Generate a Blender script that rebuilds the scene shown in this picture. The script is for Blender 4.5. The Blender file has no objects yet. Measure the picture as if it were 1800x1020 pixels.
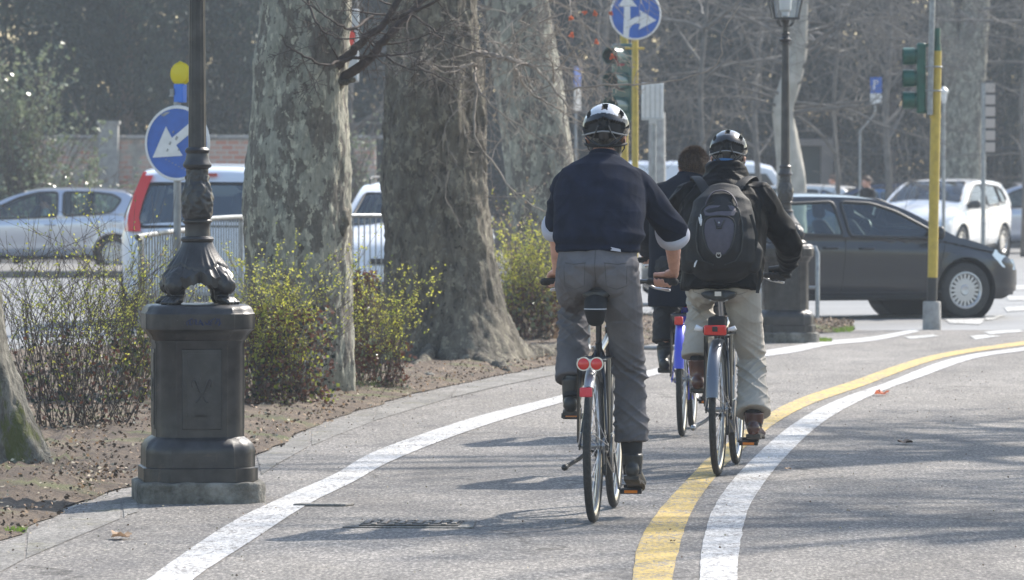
import bpy, bmesh, math, random
import numpy as np
from mathutils import Vector, Matrix, noise, Euler
R = math.radians
sc = bpy.context.scene
COL = sc.collection

# ------------------------------------------------------------------ camera, sky, sun, exposure
F = 9000.0; HZ = 322.0; CH = 1.53
PITCH = math.atan((510 - HZ) / F)
cd = bpy.data.cameras.new('camera'); cam = bpy.data.objects.new('camera', cd); COL.objects.link(cam)
cam.location = (0, 0, CH); cam.rotation_euler = (R(90) - PITCH, 0, 0)
cd.sensor_width = 36; cd.lens = 180; cd.clip_start = .5; cd.clip_end = 2000
cd.dof.use_dof = True; cd.dof.focus_distance = 24.5; cd.dof.aperture_fstop = 9.5
sc.camera = cam
SUN_EL, SUN_AZ = R(41), math.atan2(.66, .75)          # azimuth from +Y towards +X
world = bpy.data.worlds.new('World'); sc.world = world; world.use_nodes = True
wn = world.node_tree; bg = wn.nodes['Background']
sky = wn.nodes.new('ShaderNodeTexSky'); sky.sky_type = 'NISHITA'; sky.sun_disc = False
sky.sun_elevation = SUN_EL; sky.sun_rotation = SUN_AZ; sky.air_density = 1.3; sky.dust_density = 1.2
wn.links.new(sky.outputs[0], bg.inputs[0]); bg.inputs[1].default_value = .145
ld = bpy.data.lights.new('sun', 'SUN'); ld.energy = 4.6; ld.angle = R(1.0); ld.color = (1, .935, .84)
sun = bpy.data.objects.new('sun', ld); COL.objects.link(sun)
sd = Vector((math.sin(SUN_AZ) * math.cos(SUN_EL), math.cos(SUN_AZ) * math.cos(SUN_EL), math.sin(SUN_EL)))
sun.rotation_euler = sd.to_track_quat('Z', 'Y').to_euler()
sc.view_settings.view_transform = 'Standard'; sc.view_settings.look = 'None'
sc.view_settings.exposure = .92; sc.view_settings.gamma = 1
sc.cycles.volume_bounces = 0; sc.cycles.max_bounces = 6; sc.cycles.transparent_max_bounces = 16
sc.cycles.caustics_reflective = False; sc.cycles.caustics_refractive = False
try:
    sc.cycles.volume_step_rate = 5; sc.cycles.volume_max_steps = 64
except Exception: pass

def W(px, py, d):
    """world point seen at photo pixel (px, py) at depth y = d"""
    cp, sp = math.cos(PITCH), math.sin(PITCH)
    a, b = (px - 900) / F, (510 - py) / F
    v = Vector((a, cp + b * sp, -sp + b * cp))
    return Vector((0, 0, CH)) + v * (d / v.y)
def G(px, py, z=0.0):
    cp, sp = math.cos(PITCH), math.sin(PITCH)
    a, b = (px - 900) / F, (510 - py) / F
    v = Vector((a, cp + b * sp, -sp + b * cp))
    t = (z - CH) / v.z
    return Vector((0, 0, CH)) + v * t

# ------------------------------------------------------------------ materials
MATS = {}
def mat(name, col=(.5, .5, .5), rough=.6, metal=0., spec=.5, var=0., vscale=8., col2=None, bump=0., bscale=40., coat=0., emit=0., trans=0., stretch=None, sub=0., detail=6., bdist=.01, lo=.35, hi=.65):
    if name in MATS: return MATS[name]
    m = bpy.data.materials.new(name); m.use_nodes = True
    nt = m.node_tree; p = nt.nodes['Principled BSDF']
    p.inputs['Base Color'].default_value = (*col, 1); p.inputs['Roughness'].default_value = rough
    p.inputs['Metallic'].default_value = metal; p.inputs['Specular IOR Level'].default_value = spec
    if coat: p.inputs['Coat Weight'].default_value = coat; p.inputs['Coat Roughness'].default_value = .08
    if emit: p.inputs['Emission Color'].default_value = (*col, 1); p.inputs['Emission Strength'].default_value = emit
    tc = nt.nodes.new('ShaderNodeTexCoord'); vec = tc.outputs['Object']
    if stretch:
        mp = nt.nodes.new('ShaderNodeMapping'); mp.inputs['Scale'].default_value = stretch
        nt.links.new(vec, mp.inputs[0]); vec = mp.outputs[0]
    if var or col2:
        n = nt.nodes.new('ShaderNodeTexNoise'); n.inputs['Scale'].default_value = vscale; n.inputs['Detail'].default_value = detail
        nt.links.new(vec, n.inputs[0])
        cr = nt.nodes.new('ShaderNodeValToRGB'); c2 = col2 or tuple(c * (1 - var) for c in col)
        c1 = col if col2 else tuple(min(1, c * (1 + var)) for c in col)
        cr.color_ramp.elements[0].position = lo; cr.color_ramp.elements[0].color = (*c1, 1)
        cr.color_ramp.elements[1].position = hi; cr.color_ramp.elements[1].color = (*c2, 1)
        nt.links.new(n.outputs[0], cr.inputs[0]); nt.links.new(cr.outputs[0], p.inputs['Base Color'])
    if bump:
        n2 = nt.nodes.new('ShaderNodeTexNoise'); n2.inputs['Scale'].default_value = bscale; n2.inputs['Detail'].default_value = 5
        nt.links.new(vec, n2.inputs[0]); b = nt.nodes.new('ShaderNodeBump'); b.inputs['Strength'].default_value = bump; b.inputs['Distance'].default_value = bdist
        nt.links.new(n2.outputs[0], b.inputs['Height']); nt.links.new(b.outputs[0], p.inputs['Normal'])
    if trans:
        t = nt.nodes.new('ShaderNodeBsdfTranslucent'); mx = nt.nodes.new('ShaderNodeMixShader'); mx.inputs[0].default_value = trans
        if var or col2: nt.links.new(cr.outputs[0], t.inputs[0])
        else: t.inputs[0].default_value = (*col, 1)
        nt.links.new(p.outputs[0], mx.inputs[1]); nt.links.new(t.outputs[0], mx.inputs[2]); nt.links.new(mx.outputs[0], nt.nodes['Material Output'].inputs[0])
    MATS[name] = m
    return m

def glass_mat(name, tint=(.75, .85, .83), refl=.12):
    if name in MATS: return MATS[name]
    m = bpy.data.materials.new(name); m.use_nodes = True; nt = m.node_tree
    nt.nodes.remove(nt.nodes['Principled BSDF'])
    t = nt.nodes.new('ShaderNodeBsdfTransparent'); t.inputs[0].default_value = (*tint, 1)
    g = nt.nodes.new('ShaderNodeBsdfGlossy'); g.inputs[1].default_value = .03; g.inputs[0].default_value = (.9, .95, 1, 1)
    lw = nt.nodes.new('ShaderNodeLayerWeight'); lw.inputs[0].default_value = .25
    mth = nt.nodes.new('ShaderNodeMath'); mth.operation = 'ADD'; mth.inputs[1].default_value = refl; mth.use_clamp = True
    nt.links.new(lw.outputs[0], mth.inputs[0])
    mx = nt.nodes.new('ShaderNodeMixShader'); nt.links.new(mth.outputs[0], mx.inputs[0]); nt.links.new(t.outputs[0], mx.inputs[1]); nt.links.new(g.outputs[0], mx.inputs[2])
    nt.links.new(mx.outputs[0], nt.nodes['Material Output'].inputs[0]); MATS[name] = m
    return m

def ramp(nt, fac, stops, interp='LINEAR'):
    cr = nt.nodes.new('ShaderNodeValToRGB'); cr.color_ramp.interpolation = interp
    e = cr.color_ramp.elements
    while len(e) < len(stops): e.new(.5)
    for i, (p, c) in enumerate(stops):
        e[i].position = p; e[i].color = (*c, 1) if len(c) == 3 else c
    nt.links.new(fac, cr.inputs[0]); return cr.outputs[0]
def tex(nt, vec, scale, detail=5, kind='Noise', rough=.55, dist=0.):
    n = nt.nodes.new('ShaderNodeTex' + kind); n.inputs['Scale'].default_value = scale
    if kind == 'Noise':
        n.inputs['Detail'].default_value = detail; n.inputs['Roughness'].default_value = rough; n.inputs['Distortion'].default_value = dist
    nt.links.new(vec, n.inputs['Vector']); return n.outputs[0] if kind == 'Noise' else n.outputs['Distance']
def mixc(nt, fac, a, b, mode='MIX'):
    m = nt.nodes.new('ShaderNodeMix'); m.data_type = 'RGBA'; m.blend_type = mode
    for s, v in ((m.inputs[0], fac), (m.inputs[6], a), (m.inputs[7], b)):
        if isinstance(v, (int, float)): s.default_value = v
        elif isinstance(v, tuple): s.default_value = (*v, 1)
        else: nt.links.new(v, s)
    return m.outputs[2]
def newmat(name, rough=.8):
    m = bpy.data.materials.new(name); m.use_nodes = True; nt = m.node_tree
    tc = nt.nodes.new('ShaderNodeTexCoord'); p = nt.nodes['Principled BSDF']; p.inputs['Roughness'].default_value = rough
    MATS[name] = m
    return m, nt, p, tc.outputs['Object']
def bumpn(nt, p, h, strength=.4, dist=.01):
    b = nt.nodes.new('ShaderNodeBump'); b.inputs['Strength'].default_value = strength; b.inputs['Distance'].default_value = dist
    nt.links.new(h, b.inputs['Height']); nt.links.new(b.outputs[0], p.inputs['Normal'])
def scaled(nt, vec, s):
    mp = nt.nodes.new('ShaderNodeMapping'); mp.inputs['Scale'].default_value = s; nt.links.new(vec, mp.inputs[0]); return mp.outputs[0]

def asphalt_colour(nt, vec):
    base = ramp(nt, tex(nt, scaled(nt, vec, (1, .4, 1)), .8, 5, rough=.6), [(.3, (.152, .142, .133)), (.55, (.195, .184, .174)), (.75, (.245, .232, .22))])
    grit = ramp(nt, tex(nt, scaled(nt, vec, (1, .26, 1)), 66, 4, rough=.85), [(.30, (.22, .22, .22)), (.45, (.68, .67, .66)), (.55, (1.1, 1.08, 1.05)), (.68, (2.4, 2.3, 2.2))])
    c = mixc(nt, 1., base, grit, 'MULTIPLY')
    st = ramp(nt, tex(nt, scaled(nt, vec, (1, .35, 1)), 3, 6, rough=.6), [(.3, (.84, .84, .85)), (.6, (1.04, 1.04, 1.03))])
    v2 = nt.nodes.new('ShaderNodeTexVoronoi'); v2.feature = 'DISTANCE_TO_EDGE'; v2.inputs['Scale'].default_value = .55
    wob = nt.nodes.new('ShaderNodeTexNoise'); wob.inputs['Scale'].default_value = 2.2; wob.inputs['Detail'].default_value = 6; nt.links.new(vec, wob.inputs['Vector'])
    ad = nt.nodes.new('ShaderNodeVectorMath'); ad.operation = 'MULTIPLY_ADD'; ad.inputs[1].default_value = (.7, .9, 0); nt.links.new(wob.outputs['Color'], ad.inputs[0]); nt.links.new(scaled(nt, vec, (.8, .45, 1)), ad.inputs[2]); nt.links.new(ad.outputs[0], v2.inputs['Vector'])
    cm = ramp(nt, tex(nt, vec, .35, 3), [(.47, (1, 1, 1)), (.55, (0, 0, 0))]); ck = ramp(nt, v2.outputs['Distance'], [(.0, (.45, .44, .43)), (.006, (.62, .61, .6)), (.011, (1, 1, 1))])
    ck = mixc(nt, cm, ck, (1, 1, 1))
    stn = ramp(nt, tex(nt, scaled(nt, vec, (1, .5, 1)), 1.3, 7, rough=.65, dist=.8), [(.36, (.80, .80, .82)), (.46, (1, 1, 1)), (.62, (1, 1, 1)), (.74, (1.12, 1.10, 1.06))])
    c = mixc(nt, 1., mixc(nt, 1., c, ck, 'MULTIPLY'), stn, 'MULTIPLY')
    return mixc(nt, 1., c, st, 'MULTIPLY')
m, nt, p, vec = newmat('asphalt', .86)
nt.links.new(asphalt_colour(nt, vec), p.inputs['Base Color']); bumpn(nt, p, tex(nt, vec, 110, 3), .55, .006)
p.inputs['Specular IOR Level'].default_value = .35
m, nt, p, vec = newmat('road_asphalt', .6)
c = ramp(nt, tex(nt, vec, .5, 8), [(.3, (.15, .148, .148)), (.7, (.215, .21, .208))])
nt.links.new(mixc(nt, .7, c, ramp(nt, tex(nt, vec, 60, 3), [(.3, (.5, .5, .5)), (.65, (1.4, 1.4, 1.35))]), 'MULTIPLY'), p.inputs['Base Color']); bumpn(nt, p, tex(nt, vec, 60, 3), .3)
def paint(name, col, wear=.36):
    m, nt, p, vec = newmat(name, .7)
    f = tex(nt, scaled(nt, vec, (1, .3, 1)), 60, 4, rough=.75); f2 = tex(nt, vec, 2.6, 5)
    a = nt.nodes.new('ShaderNodeMath'); a.operation = 'MULTIPLY_ADD'; a.inputs[1].default_value = .35; nt.links.new(f2, a.inputs[0]); nt.links.new(f, a.inputs[2])
    k = ramp(nt, a.outputs[0], [(wear + .10, (0, 0, 0)), (wear + .24, (1, 1, 1))])
    tone = ramp(nt, tex(nt, vec, 12, 6), [(.3, tuple(x * .82 for x in col)), (.65, col)])
    grit = ramp(nt, tex(nt, scaled(nt, vec, (1, .26, 1)), 70, 3, rough=.8), [(.35, (.6, .6, .6)), (.58, (1.08, 1.08, 1.08))])
    tone = mixc(nt, 1., tone, grit, 'MULTIPLY')
    nt.links.new(mixc(nt, k, asphalt_colour(nt, vec), tone), p.inputs['Base Color']); bumpn(nt, p, f, .4, .004)
    return m
paint('white_paint', (.52, .51, .50), .45); paint('yellow_paint', (.54, .37, .085), .45); paint('worn_white_paint', (.52, .52, .5), .47)
m, nt, p, vec = newmat('soil', .95)
c = ramp(nt, tex(nt, vec, 3, 9, rough=.7), [(.3, (.05, .036, .027)), (.48, (.105, .078, .058)), (.66, (.19, .15, .112))])
g = ramp(nt, tex(nt, vec, 38, 6, rough=.75), [(.32, (.35, .33, .3)), (.5, (.95, .92, .88)), (.68, (1.9, 1.75, 1.5))])
c = mixc(nt, 1., c, g, 'MULTIPLY')
mo = ramp(nt, tex(nt, vec, 1.7, 6), [(.56, (0, 0, 0)), (.68, (.7, .7, .7))])
nt.links.new(mixc(nt, mo, c, (.10, .12, .035)), p.inputs['Base Color']); bumpn(nt, p, tex(nt, vec, 30, 8, rough=.7), .9, .03)
m, nt, p, vec = newmat('kerb_stone', .9)
c = ramp(nt, tex(nt, scaled(nt, vec, (1, .5, 1)), 3, 9, rough=.7), [(.3, (.10, .095, .087)), (.6, (.20, .19, .178))])
mo = ramp(nt, tex(nt, vec, 2.3, 8, rough=.75), [(.55, (0, 0, 0)), (.66, (.6, .6, .6))])
gg = ramp(nt, tex(nt, scaled(nt, vec, (1, .3, 1)), 60, 4, rough=.85), [(.35, (.45, .45, .45)), (.62, (1.45, 1.43, 1.4))])
nt.links.new(mixc(nt, 1., mixc(nt, mo, c, (.12, .115, .06)), gg, 'MULTIPLY'), p.inputs['Base Color']); bumpn(nt, p, tex(nt, vec, 40, 8), .6, .015)
m, nt, p, vec = newmat('plane_bark', .9)            # mottled plane-tree bark
v1 = scaled(nt, vec, (1, 1, .5))
nz = tex(nt, v1, 8, 6, rough=.6, dist=.15); n2 = tex(nt, scaled(nt, vec, (1.3, 1.3, .75)), 13, 5, rough=.62, dist=.2)
c = ramp(nt, tex(nt, vec, 26, 6, rough=.7), [(.3, (.085, .076, .064)), (.5, (.125, .114, .097)), (.7, (.17, .155, .13))])
k1 = ramp(nt, nz, [(.485, (0, 0, 0)), (.500, (1, 1, 1))]); c = mixc(nt, k1, c, ramp(nt, tex(nt, vec, 5, 6), [(.35, (.20, .20, .165)), (.65, (.27, .265, .22))]))
k2 = ramp(nt, n2, [(.582, (0, 0, 0)), (.592, (1, 1, 1))]); c = mixc(nt, k2, c, (.38, .365, .29))
k3 = ramp(nt, n2, [(.355, (1, 1, 1)), (.37, (0, 0, 0))]); c = mixc(nt, k3, c, (.07, .062, .052))
fine = ramp(nt, tex(nt, scaled(nt, vec, (1, 1, .35)), 45, 6, rough=.7), [(.3, (.62, .61, .6)), (.62, (1.18, 1.17, 1.15))])
nt.links.new(mixc(nt, 1., c, fine, 'MULTIPLY'), p.inputs['Base Color']); bumpn(nt, p, nz, .8, .03)
m, nt, p, vec = newmat('old_bark', .95)
v1 = scaled(nt, vec, (1, 1, .45))
nz = tex(nt, v1, 14, 8, rough=.7, dist=.6)
c = ramp(nt, nz, [(.32, (.03, .026, .022)), (.42, (.085, .075, .062)), (.55, (.15, .136, .11)), (.7, (.22, .2, .165))])
n2 = tex(nt, scaled(nt, vec, (1.3, 1.3, .9)), 11, 6, rough=.68, dist=.3); c = mixc(nt, ramp(nt, n2, [(.565, (0, 0, 0)), (.585, (1, 1, 1))]), c, (.235, .22, .175)); c = mixc(nt, ramp(nt, n2, [(.36, (1, 1, 1)), (.38, (0, 0, 0))]), c, (.04, .034, .028))
big = ramp(nt, tex(nt, vec, 2.2, 5), [(.35, (.75, .73, .7)), (.65, (1.25, 1.22, 1.15))])
nt.links.new(mixc(nt, 1., c, big, 'MULTIPLY'), p.inputs['Base Color']); bumpn(nt, p, nz, 1., .05)
m, nt, p, vec = newmat('mossy_bark', .95)
nz = tex(nt, scaled(nt, vec, (1, 1, .4)), 16, 8, rough=.7, dist=.6)
c = ramp(nt, nz, [(.3, (.06, .054, .045)), (.5, (.18, .168, .14)), (.7, (.36, .34, .29))])
mo = ramp(nt, tex(nt, scaled(nt, vec, (1.2, 1.2, .5)), 4.5, 6, rough=.7), [(.53, (0, 0, 0)), (.6, (.9, .9, .9))])
nt.links.new(mixc(nt, mo, c, (.10, .115, .025)), p.inputs['Base Color']); bumpn(nt, p, nz, 1., .05)
m, nt, p, vec = newmat('brick', .9)
sw = nt.nodes.new('ShaderNodeSeparateXYZ'); nt.links.new(vec, sw.inputs[0]); cb = nt.nodes.new('ShaderNodeCombineXYZ'); nt.links.new(sw.outputs[0], cb.inputs[0]); nt.links.new(sw.outputs[2], cb.inputs[1])
br = nt.nodes.new('ShaderNodeTexBrick'); nt.links.new(cb.outputs[0], br.inputs[0]); br.inputs['Scale'].default_value = 3.0
br.inputs['Color1'].default_value = (.50, .20, .135, 1); br.inputs['Color2'].default_value = (.50, .36, .29, 1); br.inputs['Mortar'].default_value = (.46, .43, .38, 1); br.inputs['Mortar Size'].default_value = .035
br.inputs['Bias'].default_value = .1; br.inputs['Row Height'].default_value = .3; br.inputs['Brick Width'].default_value = .75
pl = ramp(nt, tex(nt, vec, 1.6, 8, rough=.65), [(.5, (0, 0, 0)), (.58, (1, 1, 1))])
c = mixc(nt, pl, br.outputs[0], ramp(nt, tex(nt, vec, 3, 8), [(.35, (.28, .26, .23)), (.65, (.44, .41, .36))]))
nt.links.new(c, p.inputs['Base Color']); bumpn(nt, p, tex(nt, vec, 20, 6), .6, .02)
m, nt, p, vec = newmat('cast_iron', .42)
c = ramp(nt, tex(nt, vec, 14, 7), [(.35, (.030, .029, .030)), (.62, (.052, .050, .050))])
rs = ramp(nt, tex(nt, vec, 7, 9, rough=.78, dist=.4), [(.60, (0, 0, 0)), (.66, (.8, .8, .8))]); c = mixc(nt, rs, c, (.095, .075, .062)); ch = ramp(nt, tex(nt, vec, 38, 6, rough=.8), [(.68, (0, 0, 0)), (.71, (1, 1, 1))]); c = mixc(nt, ch, c, (.16, .155, .15))
nt.links.new(c, p.inputs['Base Color']); p.inputs['Metallic'].default_value = .35
nt.links.new(ramp(nt, tex(nt, vec, 9, 6), [(.3, (.33, .33, .33)), (.7, (.5, .5, .5))]), p.inputs['Roughness']); bumpn(nt, p, tex(nt, vec, 130, 4), .25, .003)
m, nt, p, vec = newmat('base_stone', .95)
c = ramp(nt, tex(nt, vec, 9, 9, rough=.7), [(.35, (.06, .056, .044)), (.5, (.15, .14, .12)), (.66, (.26, .25, .22))])
nt.links.new(c, p.inputs['Base Color']); bumpn(nt, p, tex(nt, vec, 30, 8), .8, .02)

M = lambda k: MATS[k]
mat('galvanised', (.27, .28, .285), .5, .5, var=.2, vscale=20); mat('grey_metal', (.25, .26, .27), .5, .5, var=.2)
mat('black_plastic', (.016, .016, .017), .5, bump=.15, bscale=200); mat('rubber', (.028, .027, .026), .8, var=.3, vscale=60, bump=.4, bscale=150)
mat('black_frame', (.014, .014, .016), .28, .1, coat=.6); mat('steel', (.55, .55, .56), .28, .95); mat('dull_steel', (.33, .33, .34), .42, .85)
mat('red_lens', (.62, .03, .02), .2, coat=.5); mat('orange_lens', (.75, .22, .02), .3); mat('pink_lens', (.62, .04, .06), .35)
mat('skin', (.56, .30, .22), .5, var=.10, vscale=22, bump=.12, bscale=90, sub=.1); mat('ear_skin', (.62, .16, .10), .5)
mat('grey_hair', (.14, .13, .12), .7, var=.5, vscale=60, stretch=(1, 1, .2), bump=.8, bscale=150); mat('brown_hair', (.10, .06, .038), .5, var=.6, vscale=60, stretch=(1, 1, .25), bump=.9, bscale=120)
mat('navy_wool', (.010, .0145, .030), .93, var=.22, vscale=14, bump=.5, bscale=260, bdist=.004, spec=.15)
mat('grey_trouser', (.125, .118, .124), .9, var=.16, vscale=9, bump=.4, bscale=300, bdist=.003, spec=.2)
mat('khaki_trouser', (.42, .385, .34), .9, var=.10, vscale=8, bump=.3, bscale=280, bdist=.003, spec=.2)
mat('trouser_seam', (.075, .07, .074), .9); mat('khaki_seam', (.22, .2, .175), .9); mat('shirt', (.46, .46, .52), .8, var=.08); mat('black_jacket', (.0045, .0045, .0055), .6, spec=.12, var=.3, vscale=9, bump=.25, bscale=120)
mat('navy_coat', (.006, .009, .018), .85, spec=.2, var=.2, vscale=9); mat('black_trouser', (.013, .013, .015), .8); mat('black_fabric', (.006, .006, .007), .7, var=.2, vscale=60, bump=.3, bscale=300)
mat('mauve_fabric', (.075, .066, .085), .7, var=.1, vscale=40, bump=.3, bscale=300); mat('black_leather', (.025, .024, .022), .42, var=.3, vscale=25, bump=.2); mat('brown_leather', (.085, .03, .02), .25, var=.3, vscale=12, coat=.4)
mat('sole', (.075, .065, .055), .85, var=.3, vscale=30, bump=.5); mat('helmet_white', (.5, .5, .52), .25, var=.06, coat=.5); mat('helmet_black', (.012, .012, .013), .32, coat=.3); mat('helmet_grey', (.16, .16, .165), .25, coat=.5); mat('helmet_foam', (.012, .011, .011), .8)
mat('glove', (.018, .018, .02), .6, bump=.4); mat('blue_paint', (.06, .07, .55), .3, coat=.5); mat('yellow_paint_metal', (.46, .33, .045), .5, var=.12, vscale=14); mat('green_paint_metal', (.006, .075, .052), .4, var=.2, vscale=12)
mat('sign_blue', (.015, .10, .42), .35, var=.12, vscale=10); mat('sign_white', (.68, .68, .68), .4, var=.06, vscale=18); mat('sign_grey', (.45, .45, .44), .6); mat('signal_green', (.010, .075, .066), .32, coat=.4); mat('signal_lit', (.10, .30, .28), .3)
mat('amber_lamp', (.78, .68, .02), .25, trans=.45); mat('lamp_blue', (.03, .16, .62), .4); mat('concrete', (.30, .29, .275), .9, var=.2, vscale=10, bump=.4)
mat('silver_paint', (.50, .52, .60), .28, .55, coat=.9); mat('white_car_paint', (.74, .74, .75), .25, coat=.9); mat('dark_car_paint', (.016, .016, .021), .32, .2, coat=.6); mat('navy_car_paint', (.02, .04, .10), .25, .4, coat=1.); mat('blue_car_paint', (.04, .12, .34), .25, .3, coat=1.)
mat('van_white_paint', (.62, .66, .74), .3, coat=.8); mat('car_trim', (.012, .012, .013), .5); mat('car_under', (.012, .012, .012), .9); mat('seat_fabric', (.03, .03, .034), .9); mat('rim_silver', (.48, .48, .49), .35, .6); mat('lamp_glass', (.60, .64, .70), .12, .2, coat=.8)
mat('dark_red_lens', (.33, .01, .015), .2, coat=.8); glass_mat('car_glass', (.74, .86, .84), .05); glass_mat('clear_glass', (.9, .93, .93), .1); glass_mat('rear_glass', (.62, .72, .72), .12)
mat('dark_iron', (.02, .022, .024), .6); mat('plaster', (.16, .14, .125), .9, var=.25, vscale=1.2); mat('green_door', (.02, .035, .03), .7)
mat('conifer_leaf', (.009, .020, .017), .65, col2=(.034, .058, .042), vscale=1.3, trans=.15); mat('ivy_leaf', (.07, .10, .04), .28, col2=(.30, .34, .20), vscale=9, trans=.3, spec=1.); mat('dark_leaf', (.007, .014, .013), .7, col2=(.022, .036, .026), vscale=1.1, trans=.12)  # ivy leaf: paler second tone paints sun glints into the colour
mat('spring_leaf', (.42, .42, .045), .6, col2=(.62, .60, .14), vscale=30, trans=.5); mat('olive_leaf', (.20, .26, .04), .6, col2=(.30, .33, .06), vscale=20, trans=.4); mat('dead_leaf', (.20, .085, .055), .8, col2=(.085, .04, .033), vscale=12, trans=.25); mat('orange_leaf', (.42, .12, .06), .6, trans=.5, var=.2); mat('tan_leaf', (.40, .27, .17), .7, var=.2, trans=.2)
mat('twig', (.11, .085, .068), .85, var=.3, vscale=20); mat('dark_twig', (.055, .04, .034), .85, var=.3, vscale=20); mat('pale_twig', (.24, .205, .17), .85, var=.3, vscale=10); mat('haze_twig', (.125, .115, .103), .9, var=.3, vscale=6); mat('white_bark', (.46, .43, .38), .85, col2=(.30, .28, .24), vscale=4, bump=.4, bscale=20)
mat('grass_blade', (.10, .17, .03), .6, col2=(.2, .3, .05), vscale=6, trans=.4); mat('leaf_bits', (.13, .09, .065), .85, col2=(.24, .165, .115), vscale=14); mat('pale_bits', (.42, .36, .26), .85, var=.3, vscale=14); mat('faded_ink', (.02, .03, .085), .6); mat('cover_gap', (.05, .046, .042), .9); mat('cover_metal', (.26, .225, .195), .7, .3, var=.25, vscale=20, bump=.5)
mat('plate_tan', (.42, .36, .32), .6); mat('white_plastic', (.7, .7, .72), .4); mat('belt', (.02, .016, .014), .5); mat('blue_cloth', (.05, .14, .3), .8); mat('bar_tape', (.02, .02, .02), .7)

# ------------------------------------------------------------------ mesh building
class MB:
    def __init__(s): s.v = []; s.f = []; s.m = []; s.cm = 0
    def mi(s, k): s.cm = k; return s
    def addv(s, pts):
        b = len(s.v); s.v.extend([tuple(p) for p in pts]); return b
    def addf(s, fs, b=0):
        for f in fs: s.f.append(tuple(i + b for i in f)); s.m.append(s.cm)
    def box(s, c, size, rot=None):
        c = Vector(c); hx, hy, hz = size[0] / 2, size[1] / 2, size[2] / 2
        pts = [Vector((x * hx, y * hy, z * hz)) for x in (-1, 1) for y in (-1, 1) for z in (-1, 1)]
        if rot is not None: pts = [rot @ q for q in pts]
        b = s.addv([q + c for q in pts])
        s.addf([(0, 1, 3, 2), (4, 6, 7, 5), (0, 4, 5, 1), (2, 3, 7, 6), (0, 2, 6, 4), (1, 5, 7, 3)], b); return s
    def loft(s, rings, caps=True, closed=False):
        n = len(rings[0]); b = s.addv([q for r in rings for q in r]); k = len(rings)
        for i in range(k if closed else k - 1):
            j = (i + 1) % k
            for a in range(n): s.addf([(i * n + a, i * n + (a + 1) % n, j * n + (a + 1) % n, j * n + a)], b)
        if caps and not closed:
            s.addf([tuple(range(n - 1, -1, -1)), tuple((k - 1) * n + a for a in range(n))], b)
        return s
    def tube(s, pts, r, n=10, rb=None, side=None, caps=True, rnd=False, closed=False):
        pts = [Vector(q) for q in pts]; k = len(pts)
        if not hasattr(r, '__len__'): r = [r] * k
        if rb is None: rb = r
        elif not hasattr(rb, '__len__'): rb = [rb] * k
        r, rb = list(r), list(rb)
        if rnd and not closed:
            t0 = (pts[0] - pts[1]).normalized(); t1 = (pts[-1] - pts[-2]).normalized()
            m0 = min(r[0], rb[0]); m1 = min(r[-1], rb[-1])
            A = [pts[0] + t0 * m0 * math.sin(a) for a in (1.35, .9, .45)]; B = [pts[-1] + t1 * m1 * math.sin(a) for a in (.45, .9, 1.35)]
            ra_ = [r[0] * math.cos(a) for a in (1.35, .9, .45)]; rc = [r[-1] * math.cos(a) for a in (.45, .9, 1.35)]
            rbb = [rb[0] * math.cos(a) for a in (1.35, .9, .45)]; rd = [rb[-1] * math.cos(a) for a in (.45, .9, 1.35)]
            pts = A + pts + B; r = ra_ + r + rc; rb = rbb + rb + rd; k += 6
        rings = []; a = Vector(side) if side is not None else None
        for i in range(k):
            if closed: t = (pts[(i + 1) % k] - pts[i - 1]).normalized()
            else: t = (pts[min(i + 1, k - 1)] - pts[max(i - 1, 0)]).normalized()
            if a is None: a = Vector((1, 0, 0)) if abs(t.x) < .8 else Vector((0, 1, 0))
            base = Vector(side) if side is not None else a
            aa = base - t * base.dot(t)
            if aa.length < 1e-5: aa = t.orthogonal()
            aa.normalize(); bb = t.cross(aa)
            if side is None: a = aa
            rings.append([pts[i] + aa * (r[i] * math.cos(2 * math.pi * q / n)) + bb * (rb[i] * math.sin(2 * math.pi * q / n)) for q in range(n)])
        return s.loft(rings, caps, closed)
    def lathe(s, prof, n=24, c=(0, 0, 0), axis='Z', start=0., arc=2 * math.pi, caps=False):
        c = Vector(c); rings = []
        for (r, z) in prof:
            ring = []
            for q in range(n):
                a = start + arc * q / n
                x, y = r * math.cos(a), r * math.sin(a)
                ring.append(c + (Vector((x, y, z)) if axis == 'Z' else Vector((z, x, y)) if axis == 'X' else Vector((x, z, y))))
            rings.append(ring)
        return s.loft(rings, caps)
    def prism(s, poly, o, u, v, t, w=None):
        """polygon (a,b) pairs in plane o + a u + b v, extruded along w by t"""
        o, u, v = Vector(o), Vector(u), Vector(v); w = Vector(w) if w is not None else u.cross(v).normalized()
        f = [o + u * a + v * b for a, b in poly]; bk = [q + w * t for q in f]; n = len(poly)
        b = s.addv(f + bk)
        s.addf([tuple(range(n)), tuple(range(2 * n - 1, n - 1, -1))], b)
        for i in range(n): s.addf([(i, i + n, (i + 1) % n + n, (i + 1) % n)], b)
        return s
    def ball(s, c, r, n=14, k=9, rot=None):
        c = Vector(c); r = r if hasattr(r, '__len__') else (r, r, r); rings = []
        for i in range(k):
            ph = -math.pi / 2 + math.pi * (i + .15) / (k - .7)
            ring = [Vector((r[0] * math.cos(ph) * math.cos(2 * math.pi * q / n), r[1] * math.cos(ph) * math.sin(2 * math.pi * q / n), r[2] * math.sin(ph))) for q in range(n)]
            if rot is not None: ring = [rot @ q for q in ring]
            rings.append([q + c for q in ring])
        return s.loft(rings)
    def sheet(s, A, B):
        b = s.addv(list(A) + list(B)); n = len(A)
        for i in range(n - 1): s.addf([(i, i + 1, n + i + 1, n + i)], b)
        return s
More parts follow.
